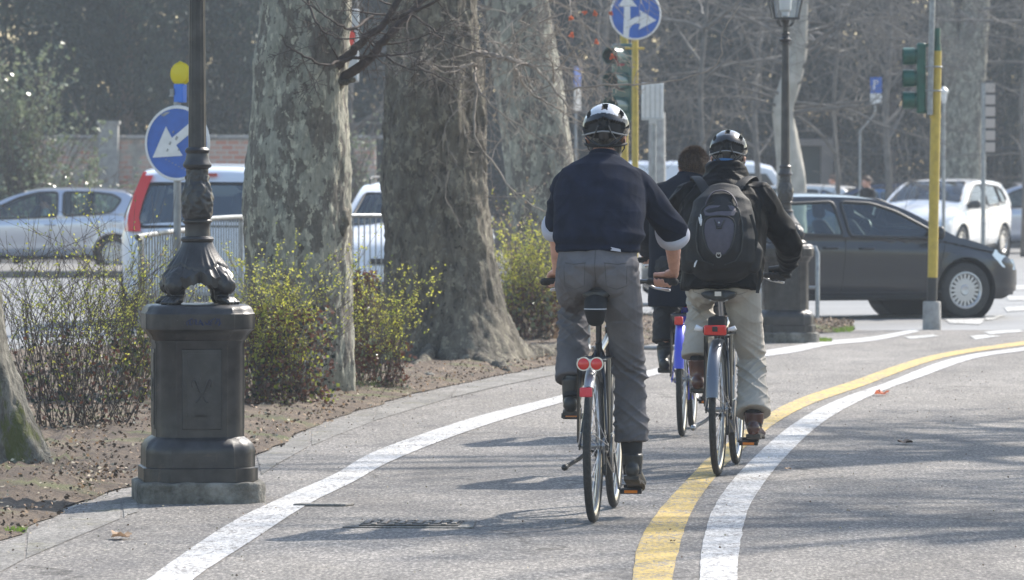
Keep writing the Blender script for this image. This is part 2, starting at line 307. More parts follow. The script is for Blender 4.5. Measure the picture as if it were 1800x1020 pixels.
    def mesh(s, name, mats, sharp=40, smooth=True, fix=True):
        me = bpy.data.meshes.new(name); me.from_pydata(s.v, [], s.f)
        for k in (mats if isinstance(mats, (list, tuple)) else [mats]): me.materials.append(M(k) if isinstance(k, str) else k)
        me.polygons.foreach_set('material_index', s.m)
        if fix:
            bm = bmesh.new(); bm.from_mesh(me); bmesh.ops.recalc_face_normals(bm, faces=bm.faces); bm.to_mesh(me); bm.free()
        if smooth:
            me.polygons.foreach_set('use_smooth', [True] * len(me.polygons))
            if sharp: me.set_sharp_from_angle(angle=R(sharp))
        me.update(); return me
    def build(s, name, mats, parent=None, sharp=40, smooth=True, bevel=0, fix=True):
        if not s.v: return None
        o = bpy.data.objects.new(name, s.mesh(name, mats, sharp, smooth, fix)); COL.objects.link(o)
        if parent: o.parent = parent
        if bevel:
            bv = o.modifiers.new('bevel', 'BEVEL'); bv.width = bevel; bv.segments = 2; bv.limit_method = 'ANGLE'; bv.angle_limit = R(35); bv.harden_normals = False
        return o
def tag(o, label=None, cat=None, group=None, kind=None):
    if label: o['label'] = label
    if cat: o['category'] = cat
    if group: o['group'] = group
    if kind: o['kind'] = kind
    return o
def thing(name, label, cat, loc=(0, 0, 0), rz=0, group=None):
    o = bpy.data.objects.new(name, None); o.empty_display_size = .3; COL.objects.link(o); o.location = loc; o.rotation_euler = (0, 0, rz)
    return tag(o, label, cat, group)
def copy_tree(o, loc, rz=0, label=None, sc_=1.):
    c = o.copy(); COL.objects.link(c); c.location = loc; c.rotation_euler = (0, 0, rz); c.scale = (sc_,) * 3
    if label: c['label'] = label
    def rec(a, b):
        for ch in list(a.children):
            d = ch.copy(); COL.objects.link(d); d.parent = b; rec(ch, d)
    rec(o, c)
    return c
def catmull(pts, n=6):
    P = [Vector(q) for q in pts]; P = [P[0] * 2 - P[1]] + P + [P[-1] * 2 - P[-2]]; out = []
    for i in range(1, len(P) - 2):
        for k in range(n):
            t = k / n; a, b, c, d = P[i - 1:i + 3]
            out.append(.5 * ((2 * b) + (c - a) * t + (2 * a - 5 * b + 4 * c - d) * t * t + (3 * b - a - 3 * c + d) * t ** 3))
    out.append(P[-2]); return out
def interp(tab, x):
    if x <= tab[0][0]: return tab[0][1]
    for (a, b), (c, d) in zip(tab, tab[1:]):
        if x <= c: return b + (d - b) * (x - a) / (c - a)
    return tab[-1][1]
def smoothcurve(tab, n=8):
    return [(q.x, q.y) for q in catmull([(a, b, 0) for a, b in tab], n)]
def organic(mb, name, mats, parent, voxel=.007, smooth=6, fac=.5, disp=None, keep=None):
    """fuse overlapping pieces into one continuous surface"""
    o = bpy.data.objects.new('tmp', mb.mesh('tmp', mats)); COL.objects.link(o)
    r = o.modifiers.new('r', 'REMESH'); r.mode = 'VOXEL'; r.voxel_size = voxel; r.use_smooth_shade = True
    if smooth: s = o.modifiers.new('s', 'SMOOTH'); s.factor = fac; s.iterations = smooth
    dg = bpy.context.evaluated_depsgraph_get(); me = bpy.data.meshes.new_from_object(o.evaluated_get(dg)); me.name = name
    bpy.data.objects.remove(o)
    if disp:
        no = [v.normal.copy() for v in me.vertices]
        for v, nn in zip(me.vertices, no): v.co += nn * disp(v.co)
        me.update()
    if not me.materials:
        me.materials.append(M(mats if isinstance(mats, str) else mats[0]))
    q = bpy.data.objects.new(name, me); COL.objects.link(q); q.parent = parent
    me.polygons.foreach_set('use_smooth', [True] * len(me.polygons))
    return q
def nz(x, y, z): return noise.noise(Vector((x, y, z)))
def ridge(x, y, z): return 1 - 2 * abs(noise.noise(Vector((x, y, z))))
# ------------------------------------------------------------------ ground, roads, markings
rng = random.Random(7)
mb = MB(); mb.addv([(-400, -30, 0), (400, -30, 0), (400, 600, 0), (-400, 600, 0)]); mb.addf([(0, 1, 2, 3)])
tag(mb.build('ground', 'road_asphalt'), kind='structure')
near_px = [(-160, 1075), (-70, 990), (0, 950), (130, 893), (230, 856), (455, 800), (560, 748), (700, 702), (860, 665), (985, 640), (1100, 614), (1200, 598), (1330, 590), (1440, 587), (1500, 581)]
far_px = [(-300, 640), (-160, 630), (0, 620), (130, 612), (230, 608), (430, 590), (560, 570), (700, 560), (860, 556), (985, 556), (1100, 558), (1200, 560), (1330, 566), (1440, 572), (1500, 578)]
near = catmull([G(*q) for q in near_px], 8); far = catmull([G(*q) for q in far_px], 8)
# the path: asphalt sheet to the right of the planted strip
mb = MB(); right = [Vector((60, q.y, 0)) for q in near]
mb.sheet([Vector((q.x, q.y, .004)) for q in near], [Vector((60, q.y, .004)) for q in near])
mb.sheet([Vector((-60, 2, .004)), Vector((near[0].x, near[0].y, .004))], [Vector((60, 2, .004)), Vector((60, near[0].y, .004))])
tag(mb.build('path', 'asphalt', smooth=False), kind='structure')
# soil strip
mb = MB(); K = 40; rows = []
for i, (a, b) in enumerate(zip(near, far)):
    row = []
    for k in range(K + 1):
        t = k / K; q = a.lerp(b, t)
        w = min(1, t * 9) * min(1, (1 - t) * 12 + .15)
        h = .012 + w * (.035 + .045 * (nz(q.x * 1.3, q.y * .8, 3) + .4) + .03 * nz(q.x * 5, q.y * 4, 9) + .014 * nz(q.x * 17, q.y * 14, 2))
        jit = (.08 * nz(q.x * 2, q.y * 2, 1) + .06 * nz(q.x * 9, q.y * 9, 5)) if k == 0 else 0
        row.append(Vector((q.x + jit, q.y + jit, max(.009, h) if k else .009)))
    rows.append(row)
b0 = mb.addv([q for r in rows for q in r])
for i in range(len(rows) - 1):
    for k in range(K): mb.addf([(i * (K + 1) + k, i * (K + 1) + k + 1, (i + 1) * (K + 1) + k + 1, (i + 1) * (K + 1) + k)], b0)
tag(mb.build('ground_soil', 'soil', sharp=0), kind='structure')
def soil_z(x, y):
    return .04
# flush kerb slabs along the soil
def polyw(px): return [G(*q) for q in px]
kin = catmull(polyw([(-160, 1090), (-70, 1000), (0, 962), (130, 905), (240, 868)]), 8); kout = catmull(polyw([(-160, 1160), (-70, 1072), (0, 1010), (130, 948), (240, 902)]), 8)
kin2 = catmull(polyw([(450, 806), (560, 754), (700, 708), (860, 669), (985, 644)]), 8); kout2 = catmull(polyw([(455, 838), (560, 780), (690, 731), (850, 687), (985, 658)]), 8)
mb = MB()
for A, B in ((kin, kout), (kin2, kout2)):
    i = 0
    while i < len(A) - 1:
        j = min(len(A) - 1, i + rng.choice((4, 7, 11))); z = .006 + .004 * rng.random(); jt = lambda: Vector((rng.uniform(-.012, .012), rng.uniform(-.012, .012), z))
        P = [A[i].lerp(A[j], .02) + Vector((0, 0, z)), A[i].lerp(A[j], .5).lerp(A[(i + j) // 2], .8) + Vector((0, 0, z)), A[i].lerp(A[j], .985) + Vector((0, 0, z))]; Q = [B[i].lerp(B[j], .02) + jt(), B[(i + j) // 2] + jt(), B[i].lerp(B[j], .985) + jt()]
        mb.sheet(P, Q); i = j
tag(mb.build('kerb', 'kerb_stone', smooth=False), kind='structure')
# painted lines
def line(name, m, L, Rr, z, amp=.012, n=24):
    A = catmull([G(*q) for q in L], n); B = catmull([G(*q) for q in Rr], n); mb = MB()
    A2, B2 = [], []
    def dense(P, k=3):
        o = []
        for a, b in zip(P, P[1:]):
            for j in range(k): o.append(a.lerp(b, j / k))
        return o + [P[-1]]
    A, B = dense(A), dense(B)
    for q, r in zip(A, B):
        u = (r - q).normalized()
        A2.append(q + u * amp * .35 * nz(q.x * 5, q.y * 3, 1) + Vector((0, 0, .008)))
        B2.append(r + u * amp * .35 * nz(r.x * 5, r.y * 3, 7) + Vector((0, 0, .008)))
    mb.sheet(A2, B2); tag(mb.build(name, m, smooth=False), kind='structure')
line('road_marking', 'white_paint', [(190, 1085), (262, 1020), (400, 925), (500, 875), (590, 835), (650, 800), (740, 766), (850, 731), (985, 697), (1150, 650), (1260, 629), (1367, 614), (1440, 602), (1528, 594), (1606, 580)],
     [(280, 1085), (342, 1020), (440, 955), (540, 890), (620, 850), (690, 812), (800, 768), (900, 735), (1000, 706), (1160, 659), (1275, 637), (1392, 622), (1460, 608), (1540, 600), (1616, 584)], .012)
line('road_marking', 'yellow_paint', [(1105, 1090), (1112, 1020), (1125, 954), (1162, 896), (1223, 830), (1252, 802), (1347, 732), (1409, 701), (1491, 674), (1635, 627), (1800, 601), (2000, 575)],
     [(1176, 1090), (1182, 1020), (1197, 954), (1219, 896), (1256, 843), (1290, 806), (1365, 745), (1429, 711), (1512, 682), (1656, 631), (1800, 608), (2000, 581)], .012)
line('road_marking', 'white_paint', [(1226, 1090), (1230, 1020), (1236, 954), (1261, 884), (1314, 818), (1388, 752), (1462, 709), (1553, 676), (1676, 631), (1800, 612), (2000, 586)],
     [(1294, 1090), (1296, 1020), (1302, 954), (1322, 884), (1380, 806), (1450, 742), (1532, 697), (1615, 666), (1709, 633), (1800, 618), (2000, 591)], .012)
mb = MB()
for P in ([(1660, 561), (1735, 560), (1722, 570), (1670, 568)], [(1735, 556), (1768, 554), (1745, 562), (1728, 563)], [(1728, 583), (1790, 579), (1800, 583), (1740, 588)], [(1590, 592), (1640, 588), (1650, 591), (1600, 596)], [(1765, 540), (1850, 535), (1870, 541), (1770, 548)], [(1770, 502), (1850, 500), (1860, 508), (1772, 510)], [(1770, 521), (1850, 519), (1860, 527), (1772, 528)], [(1705, 591), (1730, 588), (1760, 591), (1715, 597)]):
    b = mb.addv([G(*q, .008) for q in P]); mb.addf([(0, 1, 2, 3)], b)
tag(mb.build('road_marking', 'worn_white_paint', smooth=False), kind='structure')
# kerbed traffic island beyond the left road
mb = MB(); a, b = G(-400, 489), G(440, 489)
mb.prism([(a.x, 0), (b.x, 0), (b.x, 5.5), (a.x, 5.5)], (0, a.y, 0), (1, 0, 0), (0, 1, 0), .12, (0, 0, 1))
tag(mb.build('pavement', 'kerb_stone', smooth=False, bevel=.02), kind='structure')
# manhole / drain cover set in the path
c = G(722, 926); t = thing('drain_cover', 'weathered metal drain cover with raised ribs set flush in the cycle path', 'drain cover', (c.x, c.y, .004), R(-4))
mb = MB(); mb.prism([(-.29, -.16), (.29, -.16), (.27, .30), (-.27, .30)], (0, 0, 0), (1, 0, 0), (0, 1, 0), .006, (0, 0, 1)); mb.build('frame', 'kerb_stone', t, bevel=.003)
mb = MB(); mb.box((0, .05, .008), (.44, .34, .006)); mb.build('lid', 'cover_gap', t)
mb = MB()
for i in range(11):
    for j in range(5):
        if (i + j) % 2 or j == 2: mb.box((-.195 + i * .039, -.085 + j * .067, .014), (.022, .052, .007))
mb.build('rib', 'cover_metal', t, bevel=.002)
c = G(560, 891); mb = MB(); mb.prism([(-.12, -.03), (.13, -.05), (.17, .05), (-.08, .07)], (c.x, c.y, .004), (1, 0, 0), (0, 1, 0), .012, (0, 0, 1))
tag(mb.build('valve_plate', 'kerb_stone', bevel=.004), 'thin broken stone plate edge poking from the path beside the white line', 'stone plate')

# ------------------------------------------------------------------ ornate street lamps
def octa(hw, ch, z, n=4):
    """square ring with rounded, stepped corners; hw half width, ch chamfer"""
    pts = []
    for q in range(4):
        a0 = q * math.pi / 2
        cx, cy = (hw - ch), (hw - ch)
        cr = [(hw, -(hw - ch)), (hw, -(hw - ch) / 2), (hw, 0), (hw, (hw - ch) / 2), (hw, hw - ch)] + [(cx + ch * math.cos(t) * .90, cy + ch * math.sin(t) * .90) for t in [math.pi / 2 * (i + .35) / (n - .3) for i in range(n)]]
        for x, y in cr: pts.append(Vector((x * math.cos(a0) - y * math.sin(a0), x * math.sin(a0) + y * math.cos(a0), z)))
    return pts
def street_lamp(loc, rz, label, group):
    t = thing('street_lamp', label, 'street lamp', loc, rz, group)
    mb = MB(); mb.loft([octa(.305, .09, -.05), octa(.305, .09, .098), octa(.295, .09, .104)])
    o = organic(mb, 'stone_base', 'base_stone', t, .012, 2, .4, lambda v: .008 * nz(v.x * 14, v.y * 14, v.z * 14))
    mb = MB()
    P = [(.262, .098), (.274, .104), (.274, .168), (.262, .172), (.262, .235), (.262, .25), (.258, .268), (.247, .288), (.230, .304), (.217, .312), (.2125, .316), (.212, .33), (.212, .76), (.216, .768), (.216, .776), (.224, .784), (.232, .80), (.247, .822), (.260, .832), (.262, .84), (.262, .905), (.256, .912), (.252, .922), (.244, .936), (.230, .946), (.2, .949)]
    mb.loft([octa(h, h * .43, z, 5) for h, z in P]); mb.build('pedestal', 'cast_iron', t, sharp=35)
    for q in range(4):
        rot = Matrix.Rotation(q * math.pi / 2, 4, 'Z'); mb = MB()
        for (x0, x1, z0, z1, pr) in ((-.092, .092, .355, .735, .0035), (-.072, .072, .372, .718, .007)):
            mb.box((0, -.212 - pr / 2, (z0 + z1) / 2), (x1 - x0, pr, z1 - z0))
        gm = MB(); gm.tube([(x, -.2135, z) for x, z in ((-.093, .354), (.093, .354), (.093, .736), (-.093, .736))], .0035, 5, closed=True); gm.v = [tuple(rot @ Vector(v)) for v in gm.v]; gm.build('door_gap', 'black_plastic', t)
        # raised lily emblem of the city on the door
        mb.prism([(0, .50), (.012, .535), (.014, .57), (0, .625), (-.014, .57), (-.012, .535)], (0, -.216, 0), (1, 0, 0), (0, 0, 1), .006, (0, -1, 0))
        for sx in (-1, 1):
            mb.tube(catmull([(sx * .008, -.2175, .53), (sx * .020, -.2175, .56), (sx * .034, -.2175, .59), (sx * .046, -.2175, .578), (sx * .044, -.2175, .556)], 4), .006, 7); mb.tube(catmull([(sx * .006, -.2175, .515), (sx * .018, -.2175, .49), (sx * .03, -.2175, .488)], 4), .005, 7)
        mb.box((0, -.219, .525), (.05, .006, .010)); mb.box((0, -.217, .42), (.06, .004, .012)); mb.box((0, -.217, .69), (.09, .003, .018))
        mb.v = [tuple(rot @ Vector(v)) for v in mb.v]; mb.build('door', 'cast_iron', t, bevel=.002)
    # claw feet: four haunches and paws fused with the stem
    mb = MB()
    mb.lathe([(.02, .98), (.07, .985), (.08, 1.03), (.085, 1.07), (.095, 1.10), (.085, 1.16), (.065, 1.22), (.02, 1.25)], 20)
    for q in range(4):
        a = math.pi / 4 + q * math.pi / 2; u = Vector((math.cos(a), math.sin(a), 0)); sd_ = Vector((-u.y, u.x, 0))
        mb.tube([u * .03 + Vector((0, 0, 1.14)), u * .10 + Vector((0, 0, 1.095)), u * .155 + Vector((0, 0, 1.055)), u * .178 + Vector((0, 0, 1.04))], [.045, .052, .054, .045], 12, rnd=True)
        mb.tube([u * .172 + Vector((0, 0, 1.035)), u * .135 + Vector((0, 0, 1.005)), u * .135 + Vector((0, 0, .985)), u * .155 + Vector((0, 0, .968))], [.036, .027, .026, .028], 10, rnd=True)
        for k in (-1.5, -.5, .5, 1.5):
            mb.tube([u * .15 + sd_ * k * .014 + Vector((0, 0, .972)), u * .19 + sd_ * k * .02 + Vector((0, 0, .972)), u * .222 + sd_ * k * .023 + Vector((0, 0, .957))], [.016, .0165, .011], 8, rnd=True)
    organic(mb, 'claw_foot', 'cast_iron', t, .005, 4, .5, lambda v: .002 * nz(v.x * 60, v.y * 60, v.z * 60) + (.004 * ridge(v.x * 28, v.y * 28, v.z * 14) if v.z > 1.0 else 0))
    # leaf skirt draped over the haunches
    mb = MB(); n = 96
    for (z0, z1, r0, r1, ph, pr) in ((1.235, 1.075, .062, .180, 0, .0), (1.245, 1.125, .064, .135, math.pi / 4, .010)):
        rings = []
        for k in range(9):
            tt = k / 8; ring = []
            for q in range(n):
                a = 2 * math.pi * q / n; lob = abs(math.cos(2 * (a - math.pi / 4 + ph))) ** .7
                jag = .006 * abs(math.sin(12 * a)) + .004 * math.sin(31 * a)
                r = r0 + (r1 - r0) * tt ** 1.25 * (.72 + .36 * lob) + pr; z = z0 + (z1 - z0) * tt * (.75 + .25 * lob) - jag * tt
                ring.append(Vector((r * math.cos(a), r * math.sin(a), z)))
            rings.append(ring)
        inner = [[v * .96 + Vector((0, 0, -.004)) for v in rr] for rr in reversed(rings)]
        for rr in inner:
            pass
        mb.loft(rings + inner, caps=False, closed=True)
    mb.build('leaf_skirt', 'cast_iron', t, sharp=50)
    mb = MB()
    P = [(.05, 1.22), (.066, 1.235), (.070, 1.245), (.078, 1.252), (.080, 1.262), (.074, 1.272), (.062, 1.276), (.060, 1.30), (.060, 1.33), (.064, 1.336), (.071, 1.342), (.071, 1.35), (.062, 1.356), (.06, 1.36)]
    mb.lathe(P, 32); mb.build('lower_collar', 'cast_iron', t, sharp=35)
    mb = MB(); n = 64; rings = []
    for k in range(60):
        z = 1.355 + (1.60 - 1.355) * k / 59; tz = (z - 1.355) / .245
        r = .062 + .016 * math.sin(math.pi * min(1, tz * 1.35)) ** .8 - .010 * tz
        ring = []
        for q in range(n):
            a = 2 * math.pi * q / n
            orn = .007 * max(0, math.sin(8 * a + 1.3 * math.sin(tz * 18))) * (1 if .05 < tz < .85 else .2) * (.5 + .5 * abs(math.sin(tz * 14 + 2 * math.cos(4 * a))))
            orn += .004 * nz(math.cos(a) * 5, math.sin(a) * 5, z * 60)
            ring.append(Vector(((r + orn) * math.cos(a), (r + orn) * math.sin(a), z)))
        rings.append(ring)
    mb.loft(rings); mb.build('ornament_sleeve', 'cast_iron', t, sharp=60)
    mb = MB(); mb.lathe([(.05, 1.59), (.056, 1.60), (.067, 1.606), (.070, 1.618), (.066, 1.628), (.058, 1.64), (.054, 1.66), (.052, 1.672), (.058, 1.678), (.060, 1.688), (.054, 1.697), (.044, 1.703)], 32); mb.build('upper_collar', 'cast_iron', t, sharp=35)
    mb = MB(); n = 48; rings = []
    for z, r in ((1.69, .044), (2.0, .0415), (2.5, .038), (2.84, .033)):
        rings.append([Vector(((r - .004 * (0.5 + .5 * math.cos(12 * 2 * math.pi * q / n)) ** 2) * math.cos(2 * math.pi * q / n), (r - .004 * (.5 + .5 * math.cos(12 * 2 * math.pi * q / n)) ** 2) * math.sin(2 * math.pi * q / n), z)) for q in range(n)])
    mb.loft(rings); mb.build('column', 'cast_iron', t, sharp=60)
    mb = MB(); mb.lathe([(.03, 2.84), (.034, 2.848), (.034, 2.856), (.046, 2.862), (.048, 2.872), (.04, 2.88), (.046, 2.89), (.064, 2.90), (.066, 2.908), (.04, 2.92), (.032, 2.94), (.042, 2.955), (.042, 2.965), (.028, 2.975), (.026, 3.02), (.03, 3.06), (.045, 3.09), (.05, 3.10)], 24)
    for q in range(4):
        a = math.pi / 4 + q * math.pi / 2; u = Vector((math.cos(a), math.sin(a), 0))
        mb.tube([u * .03 + Vector((0, 0, 3.03)), u * .07 + Vector((0, 0, 3.035)), u * .10 + Vector((0, 0, 3.07)), u * .105 + Vector((0, 0, 3.10))], .006, 6)
    mb.build('neck', 'cast_iron', t, sharp=35)
    ln = MB(); sq = lambda h, z: [Vector((x * h, y * h, z)) for x, y in ((1, 1), (-1, 1), (-1, -1), (1, -1))]
    ln.loft([sq(.122, 3.095), sq(.122, 3.115)])
    for x, y in ((1, 1), (-1, 1), (-1, -1), (1, -1)): ln.tube([(x * .112, y * .112, 3.11), (x * .19, y * .19, 3.55)], .009, 6)
    ln.loft([sq(.205, 3.55), sq(.205, 3.57)]); ln.loft([sq(.2, 3.57), sq(.13, 3.66), sq(.12, 3.70), sq(.04, 3.78), sq(.01, 3.86)])
    lo = ln.build('lantern', 'cast_iron', t, smooth=False)
    g = MB(); g.loft([sq(.105, 3.116), sq(.185, 3.548)], caps=False); g.build('glass', 'clear_glass', lo, smooth=False)
    g = MB(); g.lathe([(.02, 3.115), (.035, 3.13), (.035, 3.17), (.055, 3.19), (.062, 3.3), (.055, 3.4), (.03, 3.45)], 16, caps=True); g.build('lamp_bulb', 'white_plastic', lo)
    return t
def scribble(t):
    mb = MB(); rg = random.Random(4); x = -.07
    while x < .085:
        mb.tube(catmull([(x + rg.uniform(-.01, .01), -.2635, .868 + rg.uniform(-.018, .018)) for _ in range(5)], 3), .0022, 4); x += .017
    mb.build('ink_smudge', 'faded_ink', t)
c = W(346, 887, 24.55); lamp = street_lamp((c.x, 24.62, 0), R(9), 'dark iron street lamp standing nearest on a worn stone foot beside the cycle path', 'ornate street lamps')
c = G(1383, 604); far_lamp = copy_tree(lamp, (c.x, c.y + .3, 0), R(4), 'dark iron street lamp with glass lantern standing beyond the riders beside the dark car'); scribble(lamp)

# ------------------------------------------------------------------ bicycles
def wheel(parent, y, name, R0=.345, spoke_m='steel', ang=0.):
    """wheel > tyre, rim, spoke, hub — origin at the hub"""
    w = bpy.data.objects.new(name, None); COL.objects.link(w); w.parent = parent; w.location = (0, y, R0); w.rotation_euler = (0, 0, ang); w.empty_display_size = .1
    n = 72; r = .0185; k = 12
    mb = MB(); rings = []
    for q in range(n):
        a = 2 * math.pi * q / n; rings.append([Vector(((r * math.cos(2 * math.pi * j / k)), (R0 - r + r * 1.0 * math.sin(2 * math.pi * j / k)) * math.cos(a), (R0 - r + r * math.sin(2 * math.pi * j / k)) * math.sin(a))) for j in range(k)])
    mb.loft(rings, closed=True); mb.build('tyre', 'rubber', w, sharp=0)
    mb = MB(); rings = []
    for q in range(n):
        a = 2 * math.pi * q / n; rings.append([Vector((x, rr * math.cos(a), rr * math.sin(a))) for x, rr in ((-.012, R0 - .028), (.012, R0 - .028), (.012, R0 - .042), (.006, R0 - .052), (-.006, R0 - .052), (-.012, R0 - .042))])
    mb.loft(rings, closed=True); mb.build('rim', spoke_m, w)
    mb = MB()
    for q in range(32):
        a = 2 * math.pi * q / 32; s = 1 if q % 2 else -1; o = a + (.5 if (q // 2) % 2 else -.5)
        mb.tube([(s * .028, .022 * math.cos(o), .022 * math.sin(o)), (0, (R0 - .045) * math.cos(a), (R0 - .045) * math.sin(a))], .0013, 5, caps=False)
    mb.build('spokes', 'steel', w)
    mb = MB(); mb.lathe([(.0, -.055), (.008, -.055), (.01, -.035), (.026, -.033), (.026, -.026), (.014, -.02), (.014, .02), (.026, .026), (.026, .033), (.01, .035), (.008, .06), (0, .06)], 16, axis='X'); mb.build('hub', 'dull_steel', w)
    return w
def fender(name, parent, yc, a0, a1, m, R0=.345, wdt=.028, tip=None):
    mb = MB(); n = 30; rings = []; rr = R0 + .016
    for i in range(n + 1):
        a = a0 + (a1 - a0) * i / n; prof = [(-wdt, -.008), (-wdt * .8, .003), (-wdt * .35, .0085), (0, .010), (wdt * .35, .0085), (wdt * .8, .003), (wdt, -.008)]
        prof = prof + [(x * .95, d - .003) for x, d in reversed(prof)]
        rings.append([Vector((x, yc + (rr + d) * math.cos(a), R0 + (rr + d) * math.sin(a))) for x, d in prof])
    mb.loft(rings); return mb.build(name, m, parent, sharp=50)
def bicycle(label, loc, yaw, wb=1.09, saddle=(.24, 1.05), bar=(.80, 1.05), bw=.29, crank=90, style=0, fm='black_frame', steer=0.):
    t = thing('bicycle', label, 'bicycle', loc, yaw, 'bicycles ridden along the cycle path')
    BB = Vector((0, .46, .29)); ST = Vector((0, .46 - .19, .80)); HB = Vector((0, wb - .215, .665)); HT = Vector((0, wb - .275, .86)); RH = Vector((0, 0, .345)); FH = Vector((0, wb, .345))
    mb = MB(); mb.tube([BB, ST], .0155, 12); mb.tube([HB - Vector((0, -.01, .03)), HT], .019, 12); mb.tube([BB, HB], .0175, 12)
    if style == 2: mb.tube([BB + Vector((0, -.05, .12)), HB + Vector((0, -.02, .06))], .016, 12)
    else: mb.tube([ST - Vector((0, -.01, .05)), HT - Vector((0, -.01, .04))], .0155, 12)
    for s in (-1, 1):
        mb.tube([RH + Vector((s * .062, 0, 0)), Vector((s * .045, .20, .315)), BB + Vector((s * .02, -.03, 0))], .009, 8)
        mb.tube([RH + Vector((s * .062, 0, 0)), Vector((s * .035, .17, .61)), ST - Vector((s * -.012, -.01, .04))], .0075, 8)
        mb.box(RH + Vector((s * .062, 0, 0)), (.006, .04, .04))
    mb.tube([BB + Vector((-.035, 0, 0)), BB + Vector((.035, 0, 0))], .021, 14)
    mb.build('frame', fm, t)
    mb = MB()
    for s in (-1, 1): mb.tube([FH + Vector((s * .05, 0, 0)), FH + Vector((s * .052, -.06, .17)), HB + Vector((s * .04, .015, .03)), HB + Vector((s * .012, .0, .05))], [.009, .011, .013, .012], 8)
    mb.tube([HB + Vector((-.04, .01, .04)), HB + Vector((.04, .01, .04))], .014, 8); mb.build('fork', 'dull_steel' if style != 1 else fm, t)
    wheel(t, 0, 'rear_wheel'); wheel(t, wb, 'front_wheel', ang=steer)
    rf = fender('rear_mudguard', t, 0, R(50), R(132) if style == 0 else R(168), {0: 'dull_steel', 1: 'silver_mudguard', 2: 'blue_paint'}[style], wdt={0: .024, 1: .032, 2: .03}[style])
    fender('front_mudguard', t, wb, R(30), R(205), {0: 'black_plastic', 1: 'silver_mudguard', 2: 'blue_paint'}[style], wdt=.024)
    mb = MB()
    for s in (-1, 1):
        for a in (150, 168): mb.tube([(s * .068, 0, .345), (s * .024, .365 * math.cos(R(a)), .345 + .365 * math.sin(R(a)))], .0022, 5)
    mb.build('mudguard_stay', 'steel', t)
    # rack
    rz_ = .735; mb = MB()
    for s in (-1, 1):
        mb.tube(catmull([(s * .062, .30, rz_), (s * .062, .1, rz_), (s * .06, -.10, rz_), (s * .03, -.145, rz_ - .002), (0, -.15, rz_)], 4), .005, 7)
        mb.tube([(s * .07, .005, .36), (s * .064, -.06, rz_)], .005, 7); mb.tube([(s * .07, .005, .36), (s * .064, .10, rz_)], .005, 7); mb.tube([(s * .07, .005, .36), (s * .064, .03, rz_)], .004, 7)
        mb.tube([(s * .03, .26, rz_), (s * .012, .30, .77)], .004, 6)
    for y in (-.1, 0, .1, .2, .28): mb.tube([(-.062, y, rz_), (.062, y, rz_)], .004, 6)
    mb.tube([(0, -.14, rz_), (0, .28, rz_)], .004, 6)
    rack = mb.build('rear_rack', 'black_frame', t)
    if style == 0:
        lt = MB(); lt.box((0, -.158, .718), (.085, .02, .045)); o = lt.build('rear_light', 'steel', t, bevel=.008)
        for s in (-1, 1):
            g = MB(); g.lathe([(.0, -.186), (.018, -.184), (.0255, -.178), (.0265, -.160)], 20, (s * .029, 0, .718), 'Y'); g.build('lens', 'red_lens', o)
            g = MB(); g.lathe([(.0265, -.176), (.031, -.176), (.031, -.155), (.0265, -.155)], 20, (s * .029, 0, .718), 'Y'); g.build('bezel', 'steel', o)
        lt = MB(); lt.box((0, -.372, .60), (.056, .012, .042)); lt.build('reflector', 'pink_lens', t, bevel=.008)
        mb = MB(); mb.prism([(-.05, .56), (.05, .56), (.034, .70), (-.034, .70)], (0, -.348, 0), (1, 0, 0), (0, 0, 1), .004, (0, -1, 0))
        lt = MB(); sa = Vector((0, saddle[0] - .115, saddle[1] - .085))
        lt.tube([sa + Vector((0, .07, .045)), sa + Vector((0, .0, .02)), sa + Vector((0, -.03, -.02)), sa + Vector((0, -.01, -.065))], [.05, .053, .05, .038], 18, rb=[.032, .04, .034, .022], side=(1, 0, 0), rnd=True)
        b = lt.build('saddle_bag', 'black_fabric', t)
        g = MB(); g.tube([sa + Vector((.0505 * math.cos(a), -.043 * math.sin(a) - .022, -.008)) for a in [math.pi * i / 12 for i in range(13)]], .0018, 5); g.build('piping', 'white_plastic', b)
    elif style == 1:
        lt = MB(); lt.box((0, -.165, .762), (.118, .026, .052)); o = lt.build('rear_light', 'red_lens', t, bevel=.008)
        g = MB(); g.box((0, -.150, .762), (.13, .02, .03)); g.box((0, -.180, .768), (.028, .004, .026)); g.build('housing', 'black_plastic', o, bevel=.002)
        for s in (-1, 1):
            g = MB(); g.tube([(s * .065, -.15, .765), (s * .10, -.155, .772), (s * .106, -.155, .775)], [.009, .019, .018] if s < 0 else [.008, .013, .012], 12); g.build('reflector_arm', 'white_plastic', t)
        lt = MB(); lt.box((0, -.02, .80), (.09, .16, .06)); lt.build('tool_pouch', 'black_fabric', t, bevel=.015)
    else:
        lt = MB(); lt.box((-.01, -.17, .70), (.052, .04, .05)); lt.build('rear_light', 'red_lens', t, bevel=.008)
        lt = MB(); lt.box((.02, .05, .80), (.03, .03, .05)); lt.build('reflector', 'red_lens', t, bevel=.008)
    # seat post, saddle
    mb = MB(); mb.tube([ST - Vector((0, -.02, .06)), (0, saddle[0] + .01, saddle[1] - .045)], .0135, 12); mb.build('seat_post', 'black_frame' if style == 0 else 'steel', t)
    mb = MB(); sy, sz = saddle; hw = .078 if style == 0 else .098
    secs = [(sy - .125, hw * .55, .018, -.008), (sy - .11, hw * .93, .03, 0), (sy - .07, hw, .034, .0), (sy - .02, hw * .85, .034, -.004), (sy + .03, hw * .5, .03, -.008), (sy + .08, .026, .024, -.012), (sy + .125, .019, .018, -.016), (sy + .14, .010, .01, -.02)]
    mb.loft([[Vector((w * math.cos(a) * (1 if math.sin(a) > 0 else .96), y, sz - .02 + dz + (h * .62 if math.sin(a) > 0 else h * 1.1) * math.sin(a))) for a in [2 * math.pi * i / 20 for i in range(20)]] for y, w, h, dz in secs])
    sd2 = mb.build('saddle', 'black_leather', t)
